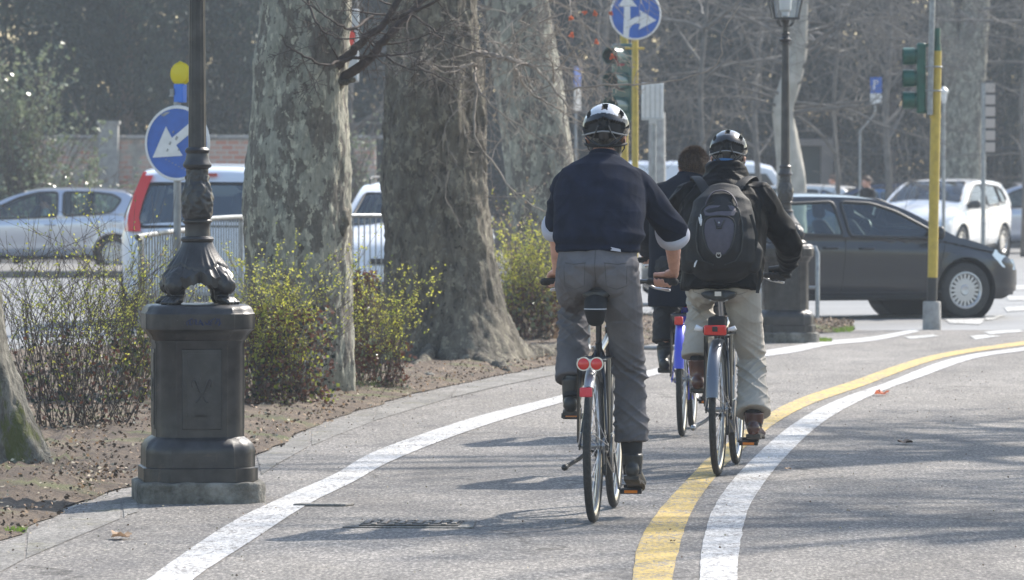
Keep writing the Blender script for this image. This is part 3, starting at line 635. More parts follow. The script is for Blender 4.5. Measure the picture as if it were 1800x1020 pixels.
    mb = MB()
    for s in (-1, 1): mb.tube([(s * .045, sy - .10, sz - .05), (s * .022, sy - .03, sz - .06), (s * .02, sy + .04, sz - .055), (0, sy + .1, sz - .035)], .0035, 6)
    if style == 1: mb.box((0, sy - .137, sz - .018), (.034, .004, .024))
    mb.build('saddle_rail', 'steel', sd2)
    # stem, handlebar, grips, levers
    by, bz = bar; mb = MB(); mb.tube([HT, Vector((0, HT.y - .03, bz - .02)), (0, by, bz)], .0135, 10); mb.build('stem', 'dull_steel', t)
    mb = MB(); pts = catmull([(-bw, by - .10, bz), (-bw + .09, by - .055, bz), (-.09, by, bz), (.09, by, bz), (bw - .09, by - .055, bz), (bw, by - .10, bz)], 5); mb.tube(pts, .0115, 10); mb.build('handlebar', 'black_frame', t)
    for s in (-1, 1):
        a = Vector((s * (bw - .115), by - .045, bz)); b = Vector((s * (bw + .005), by - .102, bz)); mb = MB(); mb.tube([a, a.lerp(b, .5), b], [.0165, .0175, .018], 14, rnd=True); mb.build('grip', 'rubber', t)
        mb = MB(); mb.tube([a + Vector((s * -.02, .015, -.008)), a + Vector((s * .02, .045, -.03)), b + Vector((s * -.03, .055, -.04))], [.008, .0055, .007], 8, rnd=True); mb.build('brake_lever', 'steel', t)
    mb = MB(); mb.box((.05, by + .03, bz + .02), (.05, .04, .05)); mb.tube([(-.06, by + .02, bz + .01), (-.06, by + .06, bz + .03)], .022, 10); mb.build('bell', 'black_plastic', t, bevel=.01)
    mb = MB()
    for s in (-1, 1): mb.tube(catmull([(s * (bw - .12), by, bz - .01), (s * .12, by + .10, bz - .02), (s * .03, by + .09, bz - .14), (s * .01, HT.y + .05, .74), (s * .02, .7, .5)], 6), .0028, 5)
    mb.build('brake_cable', 'rubber', t)
    # drivetrain
    ca = R(crank); mb = MB(); cd_ = Vector((0, math.cos(ca), math.sin(ca)))
    peds = []
    for s, sg in ((-1, 1), (1, -1)):
        mb = MB(); e = BB + cd_ * (.168 * sg) + Vector((s * .075, 0, 0)); mb.tube([BB + Vector((s * .055, 0, 0)), e], [.012, .009], 8, rb=[.006, .006], side=(0, cd_.z, -cd_.y)); peds.append((s, e)); mb.build('crank', 'dull_steel', t)
    mb = MB(); mb.lathe([(.02, .045), (.088, .045), (.09, .047), (.09, .051), (.088, .053), (.02, .053)], 40, (0, BB.y, BB.z), 'X'); mb.lathe([(.01, .04), (.035, .042), (.035, .052), (.01, .054)], 20, (0, 0, .345), 'X')
    mb.build('chainring', 'dull_steel', t)
    mb = MB(); mb.tube([(.049, 0, .345 + .036), (.049, BB.y, BB.z + .09), (.049, BB.y + .09, BB.z), (.049, BB.y, BB.z - .09), (.049, .05, .30), (.049, .02, .24), (.049, -.01, .28), (.049, -.036, .345)], .0045, 5, closed=True); mb.build('chain', 'dull_steel', t)
    mb = MB(); mb.box((.052, .012, .27), (.012, .02, .10)); mb.lathe([(.0, -.006), (.02, -.006), (.02, .006), (0, .006)], 12, (.05, .02, .23), 'X'); mb.lathe([(.0, -.006), (.02, -.006), (.02, .006), (0, .006)], 12, (.05, .012, .285), 'X'); mb.build('derailleur', 'black_plastic', t)
    for s, e in peds:
        mb = MB(); c = e + Vector((s * .058, 0, 0)); tl = R(12 if s > 0 else -6); rt = Matrix.Rotation(tl, 3, 'X')
        for q in (-1, 1): mb.box(c + rt @ Vector((0, q * .038, 0)), (.10, .014, .024), rt)
        for q in (-1, 1): mb.box(c + Vector((q * .044, 0, 0)), (.012, .07, .02), rt)
        mb.tube([e, c + Vector((s * .04, 0, 0))], .008, 8); pd = mb.build('pedal', 'black_plastic', t, bevel=.003)
        for q in (-1, 1): g = MB(); g.box(c + rt @ Vector((0, q * .046, 0)), (.06, .003, .013), rt); g.build('pedal_reflector', 'orange_lens', pd)
    if style != 2:
        mb = MB(); mb.tube([(-.05, .06, .30), (-.065, .02, .285), (-.105, -.10, .262), (-.115, -.15, .255)], [.009, .009, .010, .016], 8, rnd=True); mb.build('kickstand', 'black_plastic' if style == 0 else 'dull_steel', t)
    return t, BB, peds
mat('silver_mudguard', (.15, .16, .185), .38, .6, coat=.3)
def yaw_of(a, b): return -math.atan2(b[0] - a[0], b[1] - a[1])
A1 = G(1043, 921); A2 = G(1262, 838); A3 = G(1199, 769)
Y1, Y2, Y3 = -R(6.0), -R(7.5), -R(5.2)
bicycle('black touring bicycle with twin round red rear lights under the navy sweater rider', (A1.x, A1.y, 0.006), Y1, saddle=(.235, 1.05), bar=(.93, 1.065), bw=.30, crank=96, style=0)
bicycle('dark city bicycle with silver mudguard and rectangular red light under the backpack rider', (A2.x, A2.y, 0.006), Y2, saddle=(.13, .965), bar=(.88, 1.03), bw=.30, crank=50, style=1)
bicycle('blue bicycle with bright blue rear mudguard half hidden between the two nearer riders', (A3.x, A3.y, 0.006), Y3, saddle=(.22, .98), bar=(.84, 1.05), bw=.30, crank=30, style=2, fm='blue_paint')
# ------------------------------------------------------------------ riders
V = Vector
def head(mb, c, s=1., turn=0., pitch=0.):
    """head with jaw, nose, lips, brow and ears; faces +Y"""
    rot = Matrix.Rotation(turn, 3, 'Z') @ Matrix.Rotation(pitch, 3, 'X')
    T = lambda x, y, z: V(c) + rot @ (V((x, y, z)) * s)
    def bl(p, r): mb.ball(T(*p), tuple(q * s for q in r), 14, 9, rot)
    bl((0, -.005, .03), (.076, .095, .088)); bl((0, .03, -.04), (.058, .062, .072)); bl((0, .055, -.085), (.032, .03, .025))
    mb.tube([T(0, .088, .018), T(0, .104, -.012), T(0, .112, -.028)], [.008 * s, .011 * s, .014 * s], 8, rnd=True)
    mb.tube([T(-.02, .088, -.057), T(0, .097, -.057), T(.02, .088, -.057)], .007 * s, 8, rnd=True)
    mb.tube([T(-.042, .075, .03), T(0, .089, .033), T(.042, .075, .03)], .010 * s, 8, rnd=True)
    for q in (-1, 1):
        mb.tube([T(q * .074, -.012, .018), T(q * .084, -.018, .008), T(q * .083, -.014, -.012), T(q * .076, -.004, -.034)], [.008 * s, .012 * s, .0105 * s, .008 * s], 8, rb=[.012 * s, .018 * s, .016 * s, .009 * s], side=(1, 0, 0), rnd=True)
    return T
def hand(mb, wrist, grip_a, grip_b, s, brake=False):
    """palm, four unequal curled fingers and a thumb closing on the bar from a (inner) to b (outer)"""
    w, a, b = V(wrist), V(grip_a), V(grip_b); u = (b - a).normalized()       # along the grip, outwards
    mid = a.lerp(b, .5); back = (w - mid); back = (back - u * back.dot(u)).normalized()      # from bar towards wrist
    up = u.cross(back); up = up if up.z > 0 else -up
    kn = mid + up * .034 - back * .012
    mb.tube([w, w.lerp(kn, .45) + up * .004, kn], [.024, .034, .038], 12, rb=[.019, .018, .015], side=u)
    offs = (-.031, -.0105, .0105, .030); ln = (1., 1.06, 1., .84)
    for o, l in zip(offs, ln):
        c = mid + u * o; r = .0265
        k0 = c + up * .030 + back * .008; p = [k0]
        for ang in (70, 20, -30, -78, -125):
            an = R(ang); p.append(c - back * (math.cos(an) * r * (.9 + .1 * l)) + up * (math.sin(an) * r))
        p = p[:5 if l < .9 else 6]; mb.tube(p, [.0105, .0098, .0096, .009, .0086, .008][:len(p)], 8, rnd=True)
    th0 = w.lerp(kn, .45) - u * .024
    mb.tube([th0, mid - u * .050 + up * .016 + back * .020, mid - u * .052 - back * .006 + up * .016, mid - u * .040 - back * .022 + up * .004], [.015, .0125, .0105, .009], 8, rnd=True)
def folds(v, amp, fx=5, fz=16, seed=0, tilt=.6):
    return amp * (ridge(v.x * fx + seed, v.y * fx, v.z * fz + tilt * v.x * fz * .6) * .6 + nz(v.x * fx * 1.8, v.y * fx * 1.8 + seed, v.z * fz * 1.9) * .6)
def bez(a, b, c, n=6):
    return [V(a).lerp(V(b), i / n).lerp(V(b).lerp(V(c), i / n), i / n) for i in range(n + 1)]
def shoe(name, ankle, heel, toe, m, parent, hi=.06, width=.040):
    a, h, t = V(ankle), V(heel), V(toe); d = (t - h).normalized(); sidev = d.cross(V((0, 0, 1))).normalized(); up = sidev.cross(d)
    mb = MB(); L = (t - h).length
    pts = [h + up * .032, h + d * L * .25 + up * .038, h + d * L * .5 + up * .036, h + d * L * .75 + up * .028, h + d * L * .97 + up * .020]
    mb.tube(pts, [width * .84, width * .86, width * .95, width * 1.10, width * .75], 16, rb=[.040, .042, .036, .026, .015], side=sidev, rnd=True)
    mb.tube([h + up * .045 + d * .02, a.lerp(h + up * .05 + d * .03, .5), a + V((0, 0, .02)), a + V((0, -.002, .055))], [width * .88, width * 1.08, width * 1.20, width * 1.24], 16)
    mb.tube([h + d * L * .22 + up * .04, a.lerp(h + d * L * .2 + up * .04, .4), a + (a - h - d * L * .2).normalized() * hi], [.040, .041, .043], 14)
    o = organic(mb, name, m, parent, .005, 4)
    mb = MB(); rings = []
    for z in (0, .016):
        ring = []
        for q in range(24):
            an = 2 * math.pi * q / 24; x = math.cos(an); wd = width * (1.06 if x > 0 else .84) * (1.04 if z == 0 else 1)
            ring.append(h + d * (L * .5 + x * (L * .5 + .008)) + sidev * (math.sin(an) * wd) + up * (z - .003 + (.018 * max(0, x - .5) ** 1.2)))
        rings.append(ring)
    mb.loft(rings); mb.loft([[q - up * .010 for q in rings[0][15:24] + rings[0][:1]], [q for q in rings[0][15:24] + rings[0][:1]]]) if False else None
    mb.box(h + d * .03 - up * .010, (width * 1.75, .075, .020), Matrix((sidev, d, up)).transposed())
    s = mb.build('sole', 'sole', o, bevel=.003); return o

def helmet(parent, c, s, shell, lean=0., lim_w=.119):
    """vented cycling helmet facing +Y; origin c at the head centre"""
    e = bpy.data.objects.new('helmet', None); COL.objects.link(e); e.parent = parent; e.location = c; e.rotation_euler = (lean, 0, 0); e.empty_display_size = .1
    n, k = 96, 40
    def P(ph, th, r=1.):
        # th around, ph from the crown downwards
        x = .108 * math.sin(ph) * math.sin(th); y = .142 * math.sin(ph) * math.cos(th); z = .118 * math.cos(ph)
        if math.cos(th) < 0: y *= .98
        return V((x, y, z + .03)) * s * r
    def vent(x, y, z):
        # long slots front to back, big arched openings at the back
        if z < -.025: return 0
        a = math.atan2(x, max(.02, z + .045)); d = 0
        for c0, wv in ((0, .105), (.46, .10), (-.46, .10), (.88, .085), (-.88, .085)):
            if abs(a - c0) < wv * .62 and (.02 < y < .105 or (-.070 < y < -.005)) : d = 1
        # openings facing backwards
        if y < -.085 + .02 * (abs(x) / .1):
            zz = z + .35 * abs(x)
            if .045 < zz < .100 and abs(x) < .092 and not .020 < abs(x) < .028: d = 1
            if .000 < zz < .038 and .024 < abs(x) < .090: d = 1
        return d
    outer = MB(); mbv = []
    rows = []; faces_mat = []
    for i in range(k + 1):
        ph = R(2) + R(112) * i / k; row = []
        for q in range(n):
            th = 2 * math.pi * q / n; phh = ph
            lim = R(97) + R(10) * (-math.cos(th)) ; phh = R(2) + (lim - R(2)) * i / k
            p = P(phh, th); v = vent(p.x / s, p.y / s, p.z / s)
            row.append((p * (.86 if v else 1.) if not v else V((p.x * .86, p.y * .86, (p.z - .03 * s) * .86 + .03 * s)), v))
        rows.append(row)
    b = outer.addv([p for r in rows for p, v in r])
    for i in range(k):
        for q in range(n):
            q2 = (q + 1) % n; vs = rows[i][q][1] + rows[i][q2][1] + rows[i + 1][q][1] + rows[i + 1][q2][1]
            z = rows[i][q][0].z / s; y = rows[i][q][0].y / s
            xx = rows[i][q][0].x / s; outer.cm = 2 if vs >= 1 else (0 if z > lim_w - 4.2 * xx * xx - (.03 if y > .02 else 0) else 1)
            outer.addf([(i * n + q, i * n + q2, (i + 1) * n + q2, (i + 1) * n + q)], b)
    inner = [[V((p.x * .84, p.y * .84, (p.z - .03 * s) * .84 + .03 * s)) for p, v in rows[k]]]
    outer.cm = 2; b2 = outer.addv(inner[0]); bb = b + k * n
    for q in range(n): outer.addf([(bb + q, bb + (q + 1) % n, b2 + (q + 1) % n, b2 + q)])
    sh = outer.build('shell', [shell, 'helmet_black', 'helmet_foam'], e, sharp=30)
    # raised arched ribs across the back openings
    rb = MB()
    for s2, z0, dz, wv in ((1, .010, .030, .102), (1, -.028, .020, .095)):
        pts = []
        for i in range(21):
            t = -1 + i / 10; x = wv * t; z = z0 + dz * (1 - abs(t) ** 1.6) if z0 > 0 else z0 + .05 * abs(t) ** 2.2
            y = -.146 * math.sqrt(max(.0, 1 - (x / .113) ** 2)) * (1 if z > 0 else .97); pts.append(V((x, y, z)) * s)
        rb.cm = 0 if z0 > 0 else 1; rb.tube(pts, .0034 * s, 8, rb=.0045 * s)
    rb.cm = 1
    for q in (-1, 1): rb.tube([V((q * .024, -.141, .062)) * s, V((q * .034, -.143, .035)) * s, V((q * .055, -.128, .0)) * s, V((q * .02, -.137, -.03)) * s], .004 * s, 7)
    rb.build('rib', ['helmet_grey', 'helmet_black'], e)
    st = MB()
    for q in (-1, 1):
        st.tube([V((q * .088, -.055, -.01)) * s, V((q * .083, .0, -.06)) * s, V((q * .035, .055, -.125)) * s, V((0, .06, -.13)) * s], .003, 6); st.tube([V((q * .09, .05, -.0)) * s, V((q * .083, .0, -.06)) * s], .003, 6)
    st.tube([V((.095 * math.sin(a), -.105 * math.cos(a), -.035)) * s for a in [R(x) for x in range(-80, 81, 10)]], .007 * s, 8)
    st.build('strap', 'black_fabric', e)
    return e
def hair_cap(name, parent, c, s, m, low=-.06, thick=1.06, full=True, dens=2600, ln=.022, lift=.5, nape=0):
    """hair: cap over the skull with many short strands"""
    mb = MB(); rg = random.Random(5); n = 40; k = 18; rows = []
    for i in range(k + 1):
        row = []
        for q in range(n):
            th = 2 * math.pi * q / n; back = .5 - .5 * math.cos(th)                     # 0 front, 1 back
            lim = R(68) + R(62) * back ** .7; ph = R(1) + lim * i / k
            r = (.080 * thick, .099 * thick, .092 * thick); nn = 1 + .03 * nz(math.sin(ph) * math.cos(th) * 6, math.sin(ph) * math.sin(th) * 6, ph * 4)
            if i == k: nn *= .95
            z = r[2] * math.cos(ph) + .03; z = max(z, low)
            row.append(V((r[0] * math.sin(ph) * math.sin(th) * nn, (r[1] * math.sin(ph) * math.cos(th) - .006) * nn, z)) * s)
        rows.append(row)
    mb.loft(rows)
    if nape:
        nr_ = []
        for i in range(9):
            z = -.02 - (nape - .02) * i / 8; nr_.append([V((.066 * s * (1 - .012 * i) * math.sin(a), -.012 - .078 * (1 - .018 * i) * math.cos(a), z)) * s for a in [R(x) for x in range(-100, 101, 10)]])
        b = mb.addv([q for r_ in nr_ for q in r_]); w_ = len(nr_[0])
        for i in range(8):
            for q in range(w_ - 1): mb.addf([(b + i * w_ + q, b + i * w_ + q + 1, b + (i + 1) * w_ + q + 1, b + (i + 1) * w_ + q)])
        for _ in range(dens // 2):
            p = rg.choice(nr_[rg.randrange(9)]) + V((rg.uniform(-.006, .006), 0, rg.uniform(-.006, .006))); nr = V((p.x, p.y, 0)).normalized(); d = (nr * .3 + V((rg.uniform(-.4, .4), 0, -.9))).normalized(); w = d.cross(nr).normalized() * .0014
            b = mb.addv([p - w, p + w, p + nr * .004 + d * ln * rg.uniform(.6, 1.2)]); mb.addf([(b, b + 1, b + 2)])
    for _ in range(dens):
        i = rg.randrange(2, k); q = rg.randrange(n); p = rows[i][q]
        if not full and p.z > -.01: continue
        nr = p.normalized(); d = (nr * lift + V((rg.uniform(-.4, .4), rg.uniform(-.4, .2), -.8 + rg.uniform(-.2, .9)))).normalized(); w = d.cross(nr).normalized() * .0016
        b = mb.addv([p - w, p + w, p + nr * .004 + d * ln * rg.uniform(.6, 1.2)]); mb.addf([(b, b + 1, b + 2)])
    o = mb.build(name, m, parent, sharp=0, fix=False); o.location = c; return o
def eyes(parent, T):
    mb = MB()
    for q in (-1, 1): mb.ball(T(q * .031, .078, .012), .0095, 10, 7)
    mb.build('eye', 'white_plastic', parent)

def rider(label, A, yaw, J):
    t = thing('person', label, 'person', (A.x, A.y, .006), yaw, 'cyclists on the path')
    hc = V(J['head']); mb = MB(); T = head(mb, hc, J.get('hs', 1.), J.get('turn', 0), J.get('pitch', 0))
    nb = V(J['neck']); mb.tube([hc + V((0, -.015, -.03)), nb + V((0, .0, .03)), nb - V((0, .02, .06))], [.055, .058, .08], 16, rnd=True)
    pel, wa, ch = V(J['pelvis']), V(J['waist']), V(J['chest'])
    mb.tube([pel, wa, ch, nb - V((0, .02, .05))], [.12, .12, .13, .08], 16, rb=[.08, .08, .09, .06], side=(1, 0, 0), rnd=True)
    for k, s in (('L', -1), ('R', 1)):
        sh, el, wr = V(J['sh' + k]), V(J['el' + k]), V(J['wr' + k])
        mb.tube([ch + V((0, 0, .05)), sh, sh.lerp(el, .5), el, el.lerp(wr, .3), el.lerp(wr, .7), wr], [.05, .048, .042, .040, .043, .034, .025], 12, rb=[.05, .048, .042, .040, .040, .030, .021], rnd=True)
        hand(mb, wr, J['ga' + k], J['gb' + k], s)
        hp, kn, an = V(J['hip' + k]), V(J['kn' + k]), V(J['an' + k])
        mb.tube([pel, hp, hp.lerp(kn, .5), kn, kn.lerp(an, .4), an], [.07, .07, .06, .05, .045, .03], 12, rnd=True)
        mb.tube([an, V(J['toe' + k]).lerp(an, .3) + V((0, 0, .015))], [.03, .022], 10, rnd=True)
    body = organic(mb, 'body', 'skin', t, .0052, 3, .4, lambda v: .0015 * nz(v.x * 40, v.y * 40, v.z * 40))
    eyes(body, T)
    return t, T
def trousers(t, J, m, top, rr, hemL, hemR, fat=1., flare=1.12, amp=.006):
    pel = V(J['pelvis']); mb = MB(); up = V((0, .06, top - pel.z)) + pel
    mb.tube([up + V((0, .0, .0)), up.lerp(pel, .35), pel + V((0, -.02, .0)), pel + V((0, .03, -.09))], [rr * .92, rr * .96, rr * 1.0, rr * .9], 28, rb=[.118, .128, .140, .09], side=(1, 0, 0))
    for q in (-1, 1): mb.ball(pel + V((q * rr * .42, -.035, -.035)), (rr * .54, .11, .115))
    kz = {}
    for k, hem in (('L', hemL), ('R', hemR)):
        hp, kn, an = V(J['hip' + k]), V(J['kn' + k]), V(J['an' + k]); kz[k] = kn.z
        d = (kn - an); e = an + d * hem
        p1 = hp.lerp(kn, .5); c = catmull([hp + V((0, -.01, .03)), hp.lerp(kn, .25) + V((0, -.01, 0)), p1, hp.lerp(kn, .8), kn, kn.lerp(e, .5), e], 4)
        rad = [.104, .106, .098, .089, .083, .081 * 1.0, .083 * flare]; rad = [x * fat for x in rad]
        rr_ = [interp(list(zip([i * 4 for i in range(7)], rad)), i) for i in range(len(c))]
        mb.tube(c, rr_, 24, rb=[x * 1.08 for x in rr_], side=(1, 0, 0))
    def disp(v):
        a = amp * (.38 + 2.0 * math.exp(-((v.z - kz['R'] + .03) / .07) ** 2)) if v.x > 0 else amp * (.38 + 1.5 * math.exp(-((v.z - kz['L'] + .10) / .1) ** 2))
        lowz = amp * .9 * math.exp(-((v.z - .42) / .08) ** 2)
        seat = 1.3 * amp if v.z > pel.z - .25 else 0
        r1 = ridge(v.x * 3.5, v.y * 3.5, v.z * 17 + v.x * 14); r2 = ridge(v.x * 4 + 7, v.y * 4, v.z * 24 - v.x * 17)
        return (a + lowz) * (1.1 * max(0, r1) ** 2.5 + .7 * max(0, r2) ** 3 - .45 + .3 * nz(v.x * 6, v.y * 6, v.z * 33)) + seat * nz(v.x * 9 - abs(v.z) * 5, v.y * 5, v.z * 10) + .5 * amp * ridge(v.x * 11 + 3, v.y * 11, v.z * 5)
    o = organic(mb, 'trousers', m, t, .0052, 3, .5, disp)
    return o
def stitch(o, P, name, m, r=.0016, off=.0008, closed=False):
    """a seam laid on the back (-Y side) of a garment through the given (x, z) points"""
    from mathutils.bvhtree import BVHTree
    bv = BVHTree.FromPolygons([v.co for v in o.data.vertices], [tuple(p.vertices) for p in o.data.polygons]); pts = []
    for a, b in zip(P, P[1:]):
        for k in range(8):
            t = k / 8; h = bv.ray_cast(V((a[0] + (b[0] - a[0]) * t, -1, a[1] + (b[1] - a[1]) * t)), V((0, 1, 0)))
            if h[0]: pts.append(h[0] + V((0, -off, 0)))
    if len(pts) > 2: mb = MB(); mb.tube(pts, r, 5); mb.build(name, m, o)

# --- rider 1: navy sweater
J = dict(pelvis=(0, .225, 1.145), waist=(0, .265, 1.29), chest=(0, .375, 1.47), neck=(.008, .455, 1.62), head=(.012, .515, 1.732), pitch=R(4), hs=1.,
         shL=(-.150, .40, 1.530), shR=(.160, .40, 1.530), elL=(-.212, .575, 1.355), elR=(.312, .555, 1.315), wrL=(-.240, .80, 1.115), wrR=(.305, .80, 1.115),
         gaL=(-.195, .885, 1.072), gbL=(-.305, .828, 1.072), gaR=(.195, .885, 1.072), gbR=(.305, .828, 1.072),
         hipL=(-.098, .215, 1.085), hipR=(.098, .215, 1.085), knL=(-.145, .635, .985), knR=(.128, .40, .675), anL=(-.135, .43, .575), anR=(.145, .375, .235),
         toeL=(-.14, .56, .49), toeR=(.15, .50, .12))
t, T = rider('helmeted cyclist in navy sweater with rolled white sleeves and grey trousers', A1, Y1, J)
tr_ = trousers(t, J, 'grey_trouser', 1.262, .182, .12, .25, fat=.86, flare=1.10, amp=.0075)
stitch(tr_, [(0.0, 1.23), (0.0, 1.14), (0.0, 1.06)], 'seam', 'trouser_seam')
for q in (-1, 1):
    stitch(tr_, [(q * .04, 1.165), (q * .10, 1.158), (q * .145, 1.165)], 'pocket', 'trouser_seam', .0022)
    stitch(tr_, [(q * .045, 1.165), (q * .05, 1.06), (q * .095, 1.045), (q * .14, 1.06), (q * .143, 1.165)], 'pocket', 'trouser_seam', .0014)
mb = MB()
mb.tube([(0, .238, 1.212), (0, .240, 1.245), (0, .262, 1.31), (0, .315, 1.40), (0, .36, 1.48), (.003, .395, 1.555), (.006, .42, 1.588), (.008, .44, 1.625)], [.188, .200, .206, .208, .212, .192, .150, .085], 32, rb=[.140, .146, .150, .155, .150, .125, .095, .075], side=(1, 0, 0))
for k, s in (('L', -1), ('R', 1)):
    sh, el, wr = V(J['sh' + k]), V(J['el' + k]), V(J['wr' + k]); e = el.lerp(wr, .10)
    mb.tube(catmull([V((s * .08, .40, 1.550)), sh + V((s * .0, 0, -.012)), sh.lerp(el, .35), sh.lerp(el, .7) + V((0, -.005, 0)), el, e], 4), [interp([(0, .064), (4, .070), (8, .067), (12, .063), (16, .062), (20, .060)], i) for i in range(21)], 20)
def dsw(v):
    ax = abs(v.x)
    arm = 1 if ax > .215 else .25
    return .007 * arm * max(0, ridge(v.x * 5, v.y * 9, v.z * 15 + ax * 10)) ** 2 + (.0075 * max(0, ridge(v.x * 2.0 + 3, v.y * 2, v.z * 8.5 + v.x * 2.5)) ** 2 + .005 * max(0, ridge(v.x * 3 + 9, v.y * 2, v.z * 7 - abs(v.x) * 9)) ** 2 - .002) * (1 if v.z < 1.40 else .6) + .003 * nz(v.x * 9, v.y * 9, v.z * 14) + (.006 * math.exp(-((v.z - 1.285) / .022) ** 2) if ax < .22 else 0) - (.008 * math.exp(-((v.z - 1.246) / .012) ** 2) if ax < .22 and v.z < 1.27 else 0)
organic(mb, 'sweater', 'navy_wool', t, .006, 5, .5, dsw)
mb = MB(); mb.tube([(.008, .437, 1.605), (.009, .448, 1.638), (.01, .456, 1.656)], [.090, .076, .070], 24, rb=[.078, .070, .068], side=(1, 0, 0)); mb.build('collar', 'navy_wool', t)
for k, s in (('L', -1), ('R', 1)):       # rolled shirt cuffs that stand away from the forearm
    el, wr = V(J['el' + k]), V(J['wr' + k]); d = (wr - el).normalized(); mb = MB(); rings = []
    sv = d.cross(V((0, 1, 0))).normalized(); uv = sv.cross(d); n = 28
    for rr, dd in ((.060, .012), (.074, .016), (.080, .036), (.079, .062), (.074, .070), (.070, .062), (.068, .036), (.056, .03)):
        rings.append([el + d * (dd + .012 * math.cos(2 * math.pi * q / n) * s + .006 * math.sin(4 * math.pi * q / n)) + sv * (rr + .004 * math.sin(3 * 2 * math.pi * q / n)) * math.cos(2 * math.pi * q / n) + uv * rr * math.sin(2 * math.pi * q / n) for q in range(n)])
    mb.loft(rings, caps=False); mb.build('shirt_cuff', 'shirt', t, sharp=0)
mb = MB(); mb.tube([V((.168 * math.cos(a), .238 + .108 * math.sin(a), 1.236)) * 1 for a in [2 * math.pi * i / 40 for i in range(40)]], .012, 8, rb=.005, side=(0, 0, 1), closed=True); mb.build('belt', 'belt', t)
mb = MB(); mb.prism([(.058, 1.222), (.115, 1.214), (.112, 1.226), (.07, 1.236)], (0, .112, 0), (1, 0, 0), (0, 0, 1), .006, (0, -1, 0)); mb.build('papers', 'shirt', t, bevel=.001)
for k in 'LR':
    a = V(J['an' + k]); mb = MB(); dk = (V(J['kn' + k]) - a).normalized(); mb.tube([a - dk * .04, a + dk * .06, a + dk * .13], [.042, .047, .052], 14); mb.build('sock', 'black_trouser', t)
shoe('shoe', J['anL'], (-.14, .388, .482), (-.15, .62, .466), 'black_leather', t, hi=.075)
shoe('shoe', J['anR'], (.145, .333, .190), (.160, .545, .105), 'black_leather', t, hi=.09)
hair_cap('hair', t, J['head'], 1., 'grey_hair', low=-.10, full=False, thick=1.04, dens=12000, ln=.012, lift=.3, nape=.105)
helmet(t, V((.012, .515, 1.741)), 1.0, 'helmet_white', R(8))

# --- rider 2: black jacket, khaki trousers
J = dict(pelvis=(0, .235, 1.04), waist=(0, .235, 1.20), chest=(0, .29, 1.39), neck=(.01, .36, 1.545), head=(.015, .43, 1.650), pitch=R(2),
         shL=(-.19, .32, 1.45), shR=(.19, .32, 1.45), elL=(-.27, .50, 1.23), elR=(.33, .47, 1.21), wrL=(-.27, .74, 1.085), wrR=(.31, .74, 1.085),
         gaL=(-.195, .832, 1.037), gbL=(-.305, .778, 1.037), gaR=(.195, .832, 1.037), gbR=(.305, .778, 1.037),
         hipL=(-.098, .235, .985), hipR=(.098, .235, .985), knL=(-.150, .615, .93), knR=(.135, .455, .60), anL=(-.150, .50, .535), anR=(.165, .27, .265),
         toeL=(-.15, .65, .44), toeR=(.165, .44, .19))
t, T = rider('helmeted cyclist in black jacket and khaki trousers wearing a backpack', A2, Y2, J)
tr_ = trousers(t, J, 'khaki_trouser', 1.10, .188, .16, .14, fat=.88, flare=1.28, amp=.007)
stitch(tr_, [(0.0, 1.0), (0.0, 0.97), (0.0, 0.94)], 'seam', 'khaki_seam')
for q in (-1, 1):
    stitch(tr_, [(q * .04, 1.02), (q * .10, 1.015), (q * .145, 1.02)], 'pocket', 'khaki_seam', .0022)
    stitch(tr_, [(q * .045, 1.02), (q * .05, 0.955), (q * .095, 0.94), (q * .14, 0.955), (q * .143, 1.02)], 'pocket', 'khaki_seam', .0014)
mb = MB()
mb.tube([(0, .18, .965), (0, .185, 1.0), (0, .20, 1.08), (0, .23, 1.20), (0, .26, 1.32), (.003, .295, 1.43), (.006, .325, 1.50), (.008, .345, 1.54)], [.205, .208, .212, .220, .228, .220, .17, .11], 32, rb=[.150, .155, .16, .17, .17, .15, .115, .10], side=(1, 0, 0))
mb.tube([(.008, .335, 1.50), (.010, .35, 1.55), (.012, .365, 1.60), (.013, .37, 1.615)], [.125, .118, .105, .094], 24, rb=[.11, .105, .10, .094], side=(1, 0, 0))
for k, s in (('L', -1), ('R', 1)):
    sh, el, wr = V(J['sh' + k]), V(J['el' + k]), V(J['wr' + k]); e = el.lerp(wr, .97)
    mb.tube(catmull([V((s * .09, .31, 1.47)), sh + V((s * .0, 0, -.01)), sh.lerp(el, .4), sh.lerp(el, .8), el + V((0, 0, -.01)), el.lerp(wr, .5), e], 4), [interp([(0, .076), (4, .082), (8, .077), (12, .072), (16, .070), (20, .058), (24, .044)], i) for i in range(25)], 20)
organic(mb, 'jacket', 'black_jacket', t, .0065, 4, .5, lambda v: (.012 if abs(v.x) > .2 else .007) * max(0, ridge(v.x * 5, v.y * 8, v.z * 11 + abs(v.x) * 12)) ** 2 + .005 * nz(v.x * 12, v.y * 12, v.z * 18) + (.006 * ridge(v.x * 8, v.y * 8, v.z * 26) if v.z > 1.5 else 0))
mb = MB(); mb.tube([(.012, .365, 1.60), (.014, .375, 1.635)], [.078, .074], 24, rb=[.078, .074], side=(1, 0, 0)); mb.build('scarf', 'blue_cloth', t)
